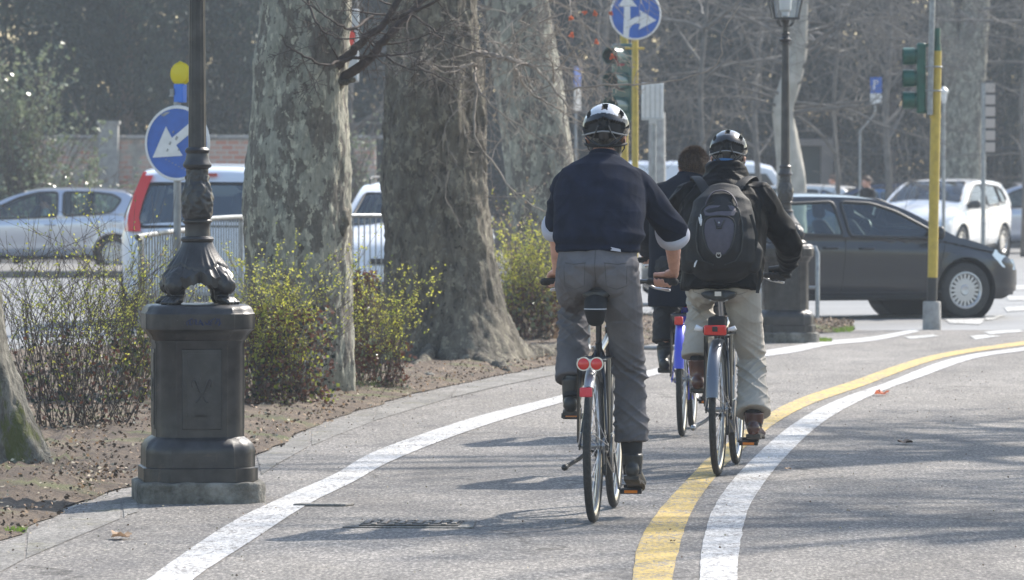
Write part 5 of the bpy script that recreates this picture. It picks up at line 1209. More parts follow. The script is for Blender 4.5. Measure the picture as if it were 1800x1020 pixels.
# white van far away behind the riders' heads
t = thing('white_van', 'long white delivery van with flat roof far behind the riders', 'van', (W(1255, 400, 115).x, 115.5, 0), R(2)); t.scale = (.9, .9, .9)
mb = MB(); sec = lambda x, z0, z1, w: [V((x, y * w, z)) for y, z in ((-.9, z0), (-.98, z0 + .2), (-.98, (z0 + z1) / 2), (-.9, z1 - .1), (-.75, z1), (.75, z1), (.9, z1 - .1), (.98, (z0 + z1) / 2), (.98, z0 + .2), (.9, z0))]
mb.loft([sec(-2.3, .4, 2.15, .97), sec(-2.2, .35, 2.25, 1), sec(.9, .35, 2.25, 1), sec(1.4, .35, 2.12, 1), sec(1.9, .35, 1.45, .98), sec(2.5, .35, 1.2, .95), sec(2.75, .4, .9, .9)]); mb.build('body', 'van_white_paint', t, sharp=30)
for s in (-1, 1):
    mb = MB(); mb.prism([(.75, 1.35), (.75, 1.95), (1.25, 1.93), (1.62, 1.4)], (0, s * .975, 0), (1, 0, 0), (0, 0, 1), .02, (0, s, 0)); mb.build('side_window', 'car_trim', t)
    for x in (-1.5, 1.7):
        mb = MB(); mb.lathe([(.0, s * .1), (.2, s * .1), (.22, s * .08), (.33, s * .09), (.345, s * .04), (.345, -s * .1), (.1, -s * .1)], 28, (x, s * .86, .345), 'Y'); mb.build('wheel', 'rubber', t)
mb = MB(); mb.prism([(-.85, 1.36), (.85, 1.36), (.72, 1.92), (-.72, 1.92)], (1.66, 0, 0), (0, 1, 0), (-.25, 0, 1), .02, (1, 0, .3)); mb.build('windscreen', 'car_trim', t)

# ------------------------------------------------------------------ pedestrians and driver (simple standing / seated figures)
def standing(label, loc, rz, h=1.72, top='navy_coat', legs='black_trouser', arm=(0, .05, .95), stride=.1, seated=False, hair='brown_hair', longh=False):
    t = thing('person', label, 'person', loc, rz, None); k = h / 1.72
    S = lambda x, y, z: V((x * k, y * k, z * k))
    mb = MB(); T = head(mb, S(0, .02, 1.60), .95 * k); mb.tube([S(0, 0, 1.54), S(0, -.01, 1.42)], [.05 * k, .06 * k], 12)
    mb.tube([S(0, 0, 1.42), S(0, 0, 1.2), S(0, 0, .95)], [.11 * k, .12 * k, .12 * k], 14, rb=.08 * k, side=(1, 0, 0), rnd=True)
    for s in (-1, 1):
        el = S(s * .23, -.03, 1.12); wr = S(s * .20 + arm[0] * s, arm[1] + .14, arm[2])
        mb.tube([S(s * .15, 0, 1.38), el, wr], [.045 * k, .038 * k, .024 * k], 10, rnd=True)
        hd_ = (wr - el).normalized(); sv = hd_.cross(V((0, 1, 0))).normalized()
        mb.tube([wr, wr + hd_ * .05 * k], [.028 * k, .036 * k], 10, rb=.016 * k, side=sv)
        for q, l in zip((-.03, -.01, .01, .028), (.07, .08, .075, .06)): mb.tube([wr + hd_ * .05 * k + sv * q * k, wr + hd_ * (.05 + l * .6) * k + sv * q * k, wr + hd_ * (.05 + l) * k + sv * q * k + V((0, .012, 0))], .009 * k, 6, rnd=True)
        mb.tube([wr + sv * -.02 * k + hd_ * .01, wr - sv * .05 * k + hd_ * .05 * k], .010 * k, 6, rnd=True)
        if seated: mb.tube([S(s * .1, 0, .92), S(s * .13, .42, .95), S(s * .13, .55, .55)], [.08, .06, .04], 10, rnd=True)
        else: mb.tube([S(s * .1, 0, .92), S(s * .11, .02 + s * stride * .5, .50), S(s * .11, s * stride, .09), S(s * .12, s * stride + .12, .04)], [.08 * k, .055 * k, .035 * k, .03 * k], 10, rnd=True)
    b = organic(mb, 'body', 'skin', t, .009, 2); eyes(b, T)
    mb = MB(); mb.tube([S(0, 0, 1.50), S(0, 0, 1.42), S(0, 0, 1.25), S(0, 0, 1.05), S(0, 0, .88 if not seated else .95)], [.075 * k, .175 * k, .19 * k, .185 * k, .195 * k], 20, rb=[.07 * k, .10 * k, .125 * k, .12 * k, .13 * k], side=(1, 0, 0))
    for s in (-1, 1): mb.tube([S(s * .15, 0, 1.42), S(s * .23, -.03, 1.13), S(s * .20 + arm[0] * s * .95, (arm[1] + .14) * .93, arm[2] + .02)], [.065 * k, .058 * k, .045 * k], 14, rnd=True)
    organic(mb, 'coat', top, t, .01, 3, .5, lambda v: .006 * nz(v.x * 10, v.y * 10, v.z * 8))
    mb = MB()
    for s in (-1, 1):
        if seated: mb.tube([S(s * .1, 0, .93), S(s * .13, .42, .95), S(s * .13, .55, .55)], [.1, .08, .07], 12, rnd=True)
        else: mb.tube([S(s * .09, 0, .95), S(s * .11, .02 + s * stride * .5, .50), S(s * .11, s * stride, .10)], [.105 * k, .08 * k, .065 * k], 14, rnd=True)
    organic(mb, 'trousers', legs, t, .01, 2)
    if not seated:
        for s in (-1, 1): mb = MB(); mb.tube([S(s * .11, s * stride - .06, .045), S(s * .115, s * stride + .05, .04), S(s * .12, s * stride + .16, .03)], [.04, .045, .035], 10, rb=[.045, .035, .025], side=(1, 0, 0), rnd=True); mb.build('shoe', 'black_leather', t)
    hair_cap('hair', t, S(0, .02, 1.60), .95 * k, hair, low=-.1, thick=1.1, dens=1200)
    return t
c = W(1525, 400, 93.5); standing('pedestrian in dark camouflage jacket standing behind the dark grey hatchback roof', (c.x, 93.5, 0), R(120), 1.66, top='black_jacket', arm=(-.14, .12, 1.15))
c = W(1466, 400, 113); standing('distant pedestrian with brown hair beside the bright blue car', (c.x, 113, 0), R(60), 1.72)
t = standing('driver with dark hair and pale shirt at the wheel of the silver three-door', (sil.x - 1.28 * .98 + .12, sil.y + .45, -.36), R(90), 1.66, top='sign_grey', seated=True, arm=(-.05, .36, 1.22))

# ------------------------------------------------------------------ signs, signals and street furniture
def arrow_pts(P): return P
# blue keep-left arrow sign with warning lamp
d = 41.0; c = W(312, 252, d); t = thing('road_sign', 'round blue sign with white arrow pointing down to the left under a yellow warning lamp', 'road sign', (c.x, d, 0), R(-27), 'blue arrow signs')
mb = MB(); mb.lathe([(0, .004), (.295, .004), (.30, 0), (.295, -.008), (0, -.008)], 64, (0, 0, c.z), 'Y')
# lathe along Y puts the face at -Y
dsk = mb.build('sign_disc', 'sign_blue', t, sharp=30)
mb = MB(); mb.lathe([(.278, -.011), (.298, -.011), (.303, 0), (.298, .006), (.278, .006)], 64, (0, 0, c.z), 'Y'); mb.build('rim', 'sign_white', dsk)
ar = [(-.225, -.115), (-.10, .135), (-.045, .042), (.16, .19), (.20, .13), (-.005, -.015), (.055, -.10)]
mb = MB(); mb.prism([(x, z) for x, z in ar], (0, -.010, c.z), (1, 0, 0), (0, 0, 1), .003, (0, -1, 0)); mb.build('arrow', 'sign_white', dsk, smooth=False)
mb = MB(); mb.prism([(-.15, .225), (-.10, .25), (-.06, .25), (-.12, .215)], (0, -.010, c.z), (1, 0, 0), (0, 0, 1), .002, (0, -1, 0))
for i in range(9): mb.box((-.10 + i * .03, -.011, c.z - .13 - i * .014), (.012, .002, .006))
for x, z, w in ((-.06, .0, .016), (-.085, -.055, .014), (.0, .04, .02), (-.03, .09, .012), (.02, -.05, .012)): mb.box((x, -.0145, c.z + z), (w, .002, w * 1.6), Matrix.Rotation(.5, 3, 'Y'))
mb.build('scratch', 'galvanised', dsk, smooth=False)
mb = MB(); mb.tube([(-.02, .03, 0), (-.02, .03, c.z + .33)], .03, 14); mb.build('post', 'grey_metal', t)
mb = MB(); mb.box((0, .045, c.z + .40), (.085, .07, .15)); lb = mb.build('lamp_housing', 'lamp_blue', t, bevel=.008)
mb = MB(); mb.box((-.05, .03, c.z + .38), (.08, .03, .012)); mb.box((-.05, .01, c.z + .41), (.035, .03, .05)); mb.build('bracket', 'grey_metal', lb)
mb = MB(); mb.lathe([(0, -.03), (.05, -.028), (.078, -.018), (.086, 0), (.086, .03), (.078, .05), (0, .06)], 32, (0, .045, c.z + .555), 'Y'); mb.tube([V((.09 * math.cos(a), .05, c.z + .555 + .09 * math.sin(a))) for a in [2 * math.pi * i / 32 for i in range(32)]], .006, 6, closed=True); mb.ball((0, .045, c.z + .647), (.016, .014, .01)); mb.build('warning_lamp', 'amber_lamp', t)
# straight-on / right sign on its yellow mast, with the three-light signal
d = 60.0; c = W(1117, 25, d); t = thing('road_sign', 'round blue sign with white straight and right arrows above the traffic signal', 'road sign', (c.x, d, 0), R(2), 'blue arrow signs')
mb = MB(); mb.lathe([(0, .004), (.295, .004), (.30, 0), (.295, -.008), (0, -.008)], 64, (0, 0, c.z), 'Y'); dsk = mb.build('sign_disc', 'sign_blue', t, sharp=30)
mb = MB(); mb.lathe([(.282, -.011), (.298, -.011), (.303, 0), (.298, .006), (.282, .006)], 64, (0, 0, c.z), 'Y'); mb.build('rim', 'sign_white', dsk)
mb = MB(); k = 1 / 317.; px0, py0 = 497, 106
sh = [(405, 275), (408, 200), (410, 150), (412, 50), (370, 45), (432, -45), (510, 50), (458, 48), (458, 150), (490, 130), (535, 122), (527, 75), (652, 152), (520, 222), (533, 175), (500, 175), (470, 190), (452, 215), (447, 278)]
mb.prism([((x - px0) * k * .5, -(y - py0) * k * .5) for x, y in sh], (0, -.010, c.z), (1, 0, 0), (0, 0, 1), .003, (0, -1, 0)); mb.build('arrow', 'sign_white', dsk, smooth=False)
mb = MB(); mb.tube([(.0, .06, 0), (.0, .06, c.z - .1)], .038, 14); mb.tube([(-.12, .06, c.z - .40), (.11, .06, c.z - .40)], .014, 8); mb.build('post', 'yellow_paint_metal', t)
d = 60.6; c = W(1090, 145, d); t = thing('traffic_signal', 'dark green three-light traffic signal hanging under the round blue sign', 'traffic light', (c.x, d, 0), R(-38), 'traffic signals')
zc = c.z; mb = MB(); mb.box((0, .08, zc), (.30, .12, .92)); bd = mb.build('signal_body', 'signal_green', t, bevel=.03)
for i, (mm) in enumerate(('dark_red_lens', 'car_trim', 'signal_green')):
    z = zc + .29 - i * .29; mb = MB(); mb.lathe([(0, -.0), (.07, .002), (.10, .012), (.10, .03)], 24, (0, .005, z), 'Y'); mb.build('lens', mm, bd)
    mb = MB(); rings = []
    for dd in (0.02, -.10, -.20):
        rings.append([V((rr * math.cos(a), dd + (.07 * max(0, -math.sin(a)) if dd < -.05 else 0), z + rr * math.sin(a) + (.0 if dd > 0 else .008))) for rr in (.118, .112) for a in ([R(x) for x in range(-40, 221, 13)] if rr == .118 else [R(x) for x in range(220, -41, -13)])])
    mb.loft(rings); mb.build('visor', 'signal_green', bd, sharp=50)
mb = MB(); mb.tube([(-.09, .20, 0), (-.09, .20, zc + 1.3)], .05, 14); mb.build('mast', 'yellow_paint_metal', t); mb = MB(); mb.box((-.06, .15, zc + .42), (.10, .08, .04)); mb.box((-.06, .15, zc - .38), (.10, .08, .04)); mb.build('bracket', 'signal_green', t)
# pale panel on a post (back of a sign board) and the concrete pillar behind it
d = 62.0; c = W(1147, 178, d); t = thing('sign_board', 'pale weathered rectangular board on a slim grey post to the right of the traffic signal', 'sign board', (c.x, d, 0), R(4))
mb = MB(); mb.box((0, 0, c.z), (.265, .03, .44)); b_ = mb.build('panel', 'sign_white', t, bevel=.01)
mb = MB()
for x in (-.09, -.03, .03, .09): mb.box((x, -.02, c.z), (.012, .014, .40))
mb.box((0, -.024, c.z - .215), (.27, .025, .03)); mb.box((0, -.02, c.z - .25), (.09, .03, .05)); mb.build('ridge', 'sign_grey', b_, bevel=.003)
mb = MB(); mb.tube([(.02, .03, 0), (.02, .03, c.z)], .028, 12); mb.build('post', 'grey_metal', t)
d = 75.; c = W(1155, 240, d); t = tag(MB().tube([(c.x, d, 0), (c.x, d, c.z + .35)], [.14, .12], 20).build('concrete_pole', 'concrete', sharp=30), 'thick pale concrete pole standing behind the pale rectangular board', 'pole')
# far narrow blue and white sign strip
d = 92.; c = W(1015, 150, d); t = thing('road_sign', 'narrow blue and white sign seen nearly edge-on beyond the third plane trunk', 'road sign', (c.x, d, 0), R(62)); mb = MB(); mb.box((0, 0, c.z + .15), (.25, .02, .36)); mb.build('panel', 'sign_blue', t); mb = MB(); mb.box((0, 0, c.z - .25), (.25, .02, .40)); mb.build('lower_panel', 'sign_grey', t); mb = MB(); mb.tube([(0, .03, 0), (0, .03, c.z + .3)], .025, 10); mb.build('post', 'grey_metal', t)
# panel with red mark between the first two trunks
d = 58.; c = W(598, 80, d); t = thing('sign_board', 'white framed board with a red disc peeking out from behind the nearest plane trunk', 'sign board', (c.x, d, 0), R(3)); mb = MB(); mb.box((0, 0, c.z), (.42, .03, .84)); b_ = mb.build('panel', 'sign_grey', t, bevel=.02)
mb = MB(); mb.tube([(x, -.02, c.z + z) for x, z in ((-.2, -.4), (.2, -.4), (.205, .4), (-.2, .4))], .010, 6, closed=True); mb.build('frame', 'sign_white', b_); mb = MB(); mb.lathe([(0, -.02), (.17, -.02), (.17, -.008)], 32, (0, 0, c.z + .1), 'Y'); mb.build('red_disc', 'red_lens', b_); mb = MB(); mb.tube([(0, .04, 0), (0, .04, c.z)], .03, 10); mb.build('post', 'grey_metal', t)
# yellow signal pole in its concrete foot, green signal seen from the back
c = G(1638, 580); t = thing('traffic_signal', 'green traffic signal seen from behind on a yellow pole in a concrete foot', 'traffic light', (c.x, c.y, 0), 0, 'traffic signals'); s_ = 9000 / c.y; Z = lambda py: CH + (HZ - py) / s_
mb = MB(); mb.lathe([(.0, -.01), (.098, 0), (.094, .285), (.086, .297), (.0, .30)], 28); mb.build('concrete_foot', 'concrete', t, sharp=40)
lean = lambda z: .012 * z
mb = MB(); mb.tube([(0, 0, .29), (lean(Z(488)), 0, Z(488))], .0535, 18); mb.build('black_band', 'black_plastic', t)
mb = MB(); mb.tube([(lean(Z(488)), 0, Z(488)), (lean(Z(90)) + .01, 0, Z(90))], .052, 20); mb.tube([(.03, 0, Z(208)), (.03, 0, Z(204))], .060, 18); pole = mb.build('pole', 'yellow_paint_metal', t)
mb = MB(); mb.tube([(lean(Z(92)) + .01, 0, Z(92)), (lean(Z(50)) + .01, 0, Z(50))], .037, 16); mb.tube([(.045, 0, Z(93)), (.045, 0, Z(78))], .046, 16); mb.build('pole_cap', 'green_paint_metal', t)
for py in (80, 196): mb = MB(); mb.box((-.04, 0, Z(py)), (.20, .03, .03)); mb.build('bracket', 'green_paint_metal', t)
mb = MB(); mb.box((-.115, .02, Z(138)), (.095, .14, .735)); bd = mb.build('signal_body', 'green_paint_metal', t, bevel=.02)
for i in range(3):
    z = Z(138) + .23 - i * .23; mb = MB(); mb.ball((-.168, .02, z), (.025, .06, .085)); mb.build('lens_back', 'green_paint_metal', bd)
    mb = MB(); mb.lathe([(.085, 0), (.09, 0), (.09, -.12), (.085, -.12)], 20, (-.185, .03, z), 'X'); mb.build('visor', 'green_paint_metal', bd)
mb = MB(); mb.tube([(-.030, -.07, Z(202)), (.010, -.07, 4.2)], .030, 12); mb.build('conduit', 'galvanised', t); mb = MB()
for py in (118, 160): mb.tube([V((.012 + .085 * math.cos(a), -.03 + .075 * math.sin(a), Z(py))) for a in [2 * math.pi * i / 24 for i in range(24)]], .009, 6, closed=True); mb.build('clamp', 'galvanised', t); mb = MB()

# tubular hoop rail beside the far street lamp
c1, c2 = G(1437, 571), G(1418, 560); t = thing('hoop_rail', 'grey tubular hoop rail beside the pedestal of the far street lamp', 'railing', (c1.x, c1.y, 0)); dx = V((-1.1, 1.2, 0)); hh = .83
mb = MB(); mb.tube([V((0, 0, 0)), V((0, 0, hh - .06))] + [V((0, 0, hh - .06)).lerp(V((0, 0, hh)), 1) + dx.normalized() * .03] + [dx + V((0, 0, hh)) - dx.normalized() * .03, dx + V((0, 0, hh - .06)), dx], .024, 12); mb.build('hoop', 'galvanised', t)
mb = MB(); mb.tube([V((0, 0, .40)), dx + V((0, 0, .40))], .018, 10); mb.build('crossbar', 'galvanised', t)
# crowd barriers along the road edge
def barrier(a, b, label, base=.1, h=1.1, nb=18):
    a, b = V(a), V(b); t = thing('crowd_barrier', label, 'barrier', (a.x, a.y, base), math.atan2(b.y - a.y, b.x - a.x), 'crowd barriers along the kerb'); L = (b - a).length; r = .021
    mb = MB(); mb.tube(catmull([(0, 0, .0), (0, 0, h - .12), (.03, 0, h - .03), (.12, 0, h), (L - .12, 0, h), (L - .03, 0, h - .03), (L, 0, h - .12), (L, 0, 0)], 6), r, 12); mb.build('frame', 'galvanised', t)
    mb = MB(); mb.tube([(0, 0, .18), (L, 0, .18)], .014, 8); mb.build('lower_rail', 'galvanised', t)
    for i in range(1, nb):
        mb = MB(); x = L * i / nb; mb.tube([(x, 0, .18), (x, 0, h)], .0075, 7); mb.build('bar', 'galvanised', t)
    for x in (.2, L - .2):
        mb = MB(); mb.tube([(x, -.28, .0), (x, -.24, .04), (x, 0, .16), (x, .24, .04), (x, .28, 0)], .014, 8); mb.build('foot', 'galvanised', t)
pt = lambda px, d: (W(px, 400, d).x, d, 0)
barrier(pt(247, 38.6), pt(338, 44.2), 'grey tubular crowd barrier nearest the iron street lamp behind the twiggy shrub', .03, 1.1, 20)
barrier(pt(330, 45.2), pt(424, 50.2), 'grey tubular crowd barrier between the iron lamp and the nearest plane trunk', .1, 1.1, 20)
barrier(pt(570, 50.8), pt(690, 51.6), 'grey tubular crowd barrier seen between the first two plane trunks', .1, 1.1, 12)
t = thing('bike_rack', 'low grey tubular bike rack behind the leading bicycle', 'bike rack', (pt(1034, 46)[0], 46, -.0)); L = pt(1172, 46)[0] - pt(1034, 46)[0]
for x in (0., L * .5, L):
    mb = MB(); mb.tube(catmull([(x, -.5, .04), (x, -.35, .05), (x, -.05, .06), (x, 0, .12), (x, 0, .40), (x, .04, .43), (x, .3, .43)], 4), .02, 10); mb.build('hoop', 'galvanised', t)
mb = MB(); mb.tube([(-.1, -.05, .05), (L + .1, -.05, .05)], .02, 10); mb.tube([(-.1, .3, .43), (L + .1, .3, .43)], .02, 10); mb.build('rail', 'galvanised', t)
# ------------------------------------------------------------------ brick wall, fence, far things
D = 104.
a, b = W(-900, 240, D), W(660, 240, D); zt = a.z
t = thing('brick_wall', 'old red brick wall with patches of plaster behind the silver three-door', 'wall', ((a.x + b.x) / 2, D, 0)); L = b.x - a.x
mb = MB(); mb.box((0, .2, zt / 2 - .03), (L, .4, zt - .06)); mb.build('masonry', 'brick', t, smooth=False)
mb = MB(); x = -L / 2
while x < L / 2 - .1: w = .45 + .12 * rng.random(); mb.box((x + w / 2, .19, zt - .015 + .01 * rng.random()), (w - .01, .5, .075)); x += w
mb.build('coping', 'concrete', t, bevel=.015)
c = W(191, 230, D - .2); t = thing('wall_pillar', 'grey rendered pillar with flat cap standing proud of the brick wall', 'pillar', (c.x, D - .2, 0)); mb = MB(); mb.loft([octa(.20, .02, 0), octa(.20, .02, CH + (HZ - 219) / 86.5)]); mb.build('shaft', 'concrete', t, sharp=30); mb = MB(); mb.loft([octa(.23, .02, CH + (HZ - 219) / 86.5), octa(.235, .02, CH + (HZ - 213) / 86.5)]); mb.build('cap', 'concrete', t, sharp=30)
D2 = 120.5; a, b = W(640, 300, D2), W(1960, 300, D2); t = thing('railing_fence', 'dark iron railing on a low wall in front of the dark trees', 'fence', (a.x, D2, 0)); L = b.x - a.x
mb = MB(); mb.box((L / 2, .2, .35), (L, .35, .7)); mb.build('low_wall', 'plaster', t, smooth=False)
mb = MB()
for z in (.85, 2.35): mb.box((L / 2, .1, z), (L, .04, .05))
rl = mb.build('rail', 'dark_iron', t)
for i in range(90): mb = MB(); x = L * (i + .5) / 90; mb.tube([(x, .1, .7), (x, .1, 2.5), (x, .1, 2.62)], [.013, .013, .003], 6); mb.build('bar', 'dark_iron', t)
c = W(1422, 300, D2 - .7); t = thing('gate_house', 'small dark rendered gatehouse doorway behind the pale plane trunk', 'gatehouse', (c.x, D2 - .7, 0)); mb = MB(); zt = CH + (HZ - 256) / 76.; mb.box((-.42, .2, zt / 2), (.28, .5, zt)); mb.box((.42, .2, zt / 2), (.28, .5, zt)); mb.box((0, .2, zt + .08), (1.24, .6, .16)); mb.build('wall', 'plaster', t, bevel=.01)
mb = MB(); mb.box((0, .3, zt / 2), (.56, .06, zt)); mb.build('door', 'green_door', t)
# parking sign on its cranked post
d = 96.; c = W(1540, 150, d); t = thing('parking_sign', 'blue parking sign with white letter P over two pale plates on a cranked grey post', 'road sign', (c.x, d, 0), R(-6)); mb = MB(); mb.box((0, 0, c.z), (.22, .02, .30)); pn = mb.build('panel', 'sign_blue', t)
mb = MB(); mb.box((-.035, -.012, c.z + .01), (.026, .004, .17)); mb.tube([V((-.022, -.012, c.z + .082)), V((.02, -.012, c.z + .08)), V((.036, -.012, c.z + .055)), V((.02, -.012, c.z + .028)), V((-.022, -.012, c.z + .026))], .011, 6); mb.build('letter_p', 'sign_white', pn)
for z in (-.205, -.31): mb = MB(); mb.box((0, 0, c.z + z), (.22, .02, .095)); mb.build('plate', 'sign_white', t)
mb = MB(); mb.tube([(-.30, .03, 0), (-.30, .03, c.z - .86), (-.02, .03, c.z - .53), (-.0, .03, c.z + .14)], .024, 10); mb.build('post', 'galvanised', t)
# bus stop: column of pale plates
d = 100.; c = W(1738, 150, d); t = thing('bus_stop_sign', 'column of six pale plates on a grey pole beside the big right-hand trunk', 'bus stop sign', (c.x, d, 0), 0)
for i in range(6): mb = MB(); mb.box((.03, 0, c.z - .05 - i * .232), (.19, .03, .185)); mb.build('plate', 'tan_leaf' if False else 'plate_tan', t, bevel=.008)
mb = MB(); mb.tube([(-.10, .02, 0), (-.10, .02, c.z + .05)], .045, 12); mb.build('pole', 'galvanised', t); mb = MB(); mb.box((.03, .03, c.z - .63), (.23, .02, 1.42)); mb.build('backing', 'dark_iron', t)
c = W(1659, 165, 90.); t = thing('street_luminaire', 'small pale lamp head glimpsed just right of the yellow pole', 'lamp', (c.x, 90, 0)); mb = MB(); mb.tube([(0, 0, 0), (0, 0, c.z)], .03, 10); mb.build('pole', 'galvanised', t); mb = MB(); mb.lathe([(.02, -.2), (.05, -.1), (.055, 0), (.08, .02), (.08, .06), (.02, .12), (0, .13)], 16, (0, 0, c.z)); mb.build('lamp_head', 'sign_white', t)

# ------------------------------------------------------------------ plane trees
def trunk(pts, rad, flare=.0, flh=.5, n=56, seed=0, lobes=5, rough=.03, step=.07, fine=0.):
    c = catmull(pts, max(4, int(6 / 1))); P = []; Rr = []
    idx = [i / (len(c) - 1) * (len(pts) - 1) for i in range(len(c))]
    # resample by length
    tot = [0]
    for a, b in zip(c, c[1:]): tot.append(tot[-1] + (b - a).length)
    m = int(tot[-1] / step); zb = c[0].z; rings = []
    for i in range(m + 1):
        s = tot[-1] * i / m; j = max(0, min(len(tot) - 2, next((q for q in range(1, len(tot)) if tot[q] >= s), len(tot) - 1) - 1)); f = (s - tot[j]) / max(1e-6, tot[j + 1] - tot[j])
        p = c[j].lerp(c[j + 1], min(1, f)); ri = idx[j] + (idx[j + 1] - idx[j]) * f; r = interp(list(enumerate(rad)), ri); h = s
        ring = []
        for q in range(n):
            a = 2 * math.pi * q / n
            fl = flare * math.exp(-h / (flh * .45)) * (.55 + .45 * math.cos(lobes * a + seed + .5 * math.sin(2 * a + seed))) + flare * .25 * math.exp(-h / flh)
            rr = r * (1 + .045 * math.sin(2 * a + seed + h * .5) + .03 * math.sin(3 * a - h * .9 + seed)) + fl
            rr += rough * (nz(math.cos(a) * 2.2 + seed, math.sin(a) * 2.2, p.z * 1.6) * .9 + .35 * nz(math.cos(a) * 7 + seed, math.sin(a) * 7, p.z * 6) + .16 * nz(math.cos(a) * 22, math.sin(a) * 22, p.z * 17))
            if fine: w_ = nz(math.cos(a) * 9 + seed, math.sin(a) * 9, p.z * 5.5); rr += fine * (.45 * (1 if w_ > .08 else 0) * min(1, (w_ - .08) * 14) + .5 * nz(math.cos(a) * 40, math.sin(a) * 40, p.z * 22) + .8 * math.exp(-h / .35) * ridge(math.cos(a) * 12, math.sin(a) * 12, p.z * 8))
            ring.append(p + V((rr * math.cos(a), rr * math.sin(a), 0)))
        rings.append(ring)
    return rings
def branch(mb, p, d, L, r, rg, depth=3, droop=0., wob=.22, kids=4, seg=.16, minr=.0022, up=0.):
    n = max(4, int(L / seg)); pts = [V(p)]; rr = [r]; q = V(p); dd = V(d).normalized()
    for i in range(n):
        dd = (dd + V((rg.uniform(-1, 1), rg.uniform(-1, 1), rg.uniform(-1, 1))) * wob + V((0, 0, -droop + up))).normalized(); q = q + dd * (L / n); pts.append(q.copy()); rr.append(max(minr, r * (1 - .8 * (i + 1) / n)))
    mb.tube(pts, rr, 9 if r > .03 else 6 if r > .008 else 4, caps=False)
    if depth > 0:
        for k in range(kids):
            f = rg.uniform(.2, 1.); i = min(n - 1, int(f * n)); base = pts[i].lerp(pts[i + 1], rg.random()); ax = (pts[i + 1] - pts[i]).normalized()
            side = V((rg.uniform(-1, 1), rg.uniform(-1, 1), rg.uniform(-1, 1))); side = (side - ax * side.dot(ax)).normalized()
            branch(mb, base, ax * .55 + side * rg.uniform(.5, 1.), L * rg.uniform(.35, .62), rr[i] * rg.uniform(.45, .7), rg, depth - 1, droop, wob, kids, seg * .75, minr, up)
    return pts
def bough(mb, pts, r0, r1, rg, sub=0, **k):
    c = catmull(pts, 5); n = len(c); c = [q + V((nz(i * .7, q.z * 3, 1), nz(i * .7, 3, q.x), nz(i * .7, 9, q.y))) * .018 for i, q in enumerate(c)]
    rad = [r0 + (r1 - r0) * (i / (n - 1)) ** .8 for i in range(n)]; mb.tube(c, rad, 10 if r0 > .02 else 6, caps=False)
    for _ in range(sub):
        i = rg.randrange(1, n - 1); ax = (c[i + 1] - c[i]).normalized(); side = V((rg.uniform(-1, 1), rg.uniform(-.5, .5), rg.uniform(-1, 1))).normalized()
        branch(mb, c[i], ax * .6 + side, k.get('L', .5) * rg.uniform(.5, 1.2), min(k.get('r', .006), rad[i] * .7), rg, k.get('depth', 2), k.get('droop', .03), .2, 3, .08)
# tree 1
D1 = 36.6; t = thing('plane_tree', 'nearest plane trunk with mottled grey bark and a low bare branch', 'tree', (W(525, 600, D1).x, D1, 0), 0, 'plane trees along the path'); O = V(t.location)
def loc(px, py, d): return W(px, py, d) - O
P = [loc(536, 712, D1 + .1), loc(530, 640, D1), loc(523, 500, D1), loc(522, 380, D1), loc(526, 250, D1), loc(532, 120, D1), loc(538, 0, D1), loc(545, -300, D1), loc(540, -900, D1)]
mb = MB(); mb.loft(trunk(P, [.32, .345, .362, .362, .342, .325, .315, .30, .24], .02, .5, n=150, seed=1, step=.03, fine=.012)); mb.build('trunk', 'plane_bark', t, sharp=0)
rg = random.Random(3); mb = MB()
bough(mb, [loc(588, 152, D1 - .1), loc(600, 138, D1 - .12), loc(640, 112, D1 - .15), loc(668, 80, D1 - .15), loc(700, 45, D1 - .1), loc(740, 5, D1), loc(800, -60, D1 + .1)], .045, .02, rg, 6, L=.5, r=.008)
bough(mb, [loc(592, 118, D1 - .2), loc(620, 90, D1 - .25), loc(650, 60, D1 - .3), loc(676, 42, D1 - .3), loc(700, 0, D1 - .3), loc(730, -60, D1 - .2)], .036, .02, rg, 6, L=.5, r=.008)
bough(mb, [loc(676, 42, D1 - .3), loc(720, 22, D1 - .4), loc(760, 5, D1 - .5), loc(800, -20, D1 - .5)], .018, .01, rg, 3, L=.4, r=.005)
bough(mb, [loc(605, 108, D1 - .3), loc(570, 114, D1 - .5), loc(530, 95, D1 - .6), loc(505, 82, D1 - .6), loc(492, 60, D1 - .6)], .013, .004, rg, 5, L=.25, r=.004)
bough(mb, [loc(655, 30, D1 - .3), loc(620, 50, D1 - .6), loc(590, 40, D1 - .7), loc(560, 20, D1 - .7), loc(530, 0, D1 - .7)], .012, .005, rg, 5, L=.35, r=.004)
bough(mb, [loc(603, 108, D1 - .3), loc(650, 98, D1 - .4), loc(700, 96, D1 - .5), loc(745, 90, D1 - .6)], .016, .004, rg, 4, L=.3, r=.004)
bough(mb, [loc(670, 95, D1 - .3), loc(710, 118, D1 - .4), loc(760, 128, D1 - .4), loc(808, 162, D1 - .4)], .010, .003, rg, 5, L=.3, r=.0035)
bough(mb, [loc(715, 22, D1 - .3), loc(760, 50, D1 - .4), loc(790, 75, D1 - .5), loc(845, 95, D1 - .5)], .010, .003, rg, 6, L=.35, r=.0035)
bough(mb, [loc(540, 0, D1 - .5), loc(560, 45, D1 - .6), loc(600, 68, D1 - .6), loc(650, 62, D1 - .5)], .010, .004, rg, 5, L=.3, r=.0035)
mb.build('branch', 'dark_twig', t, sharp=0)
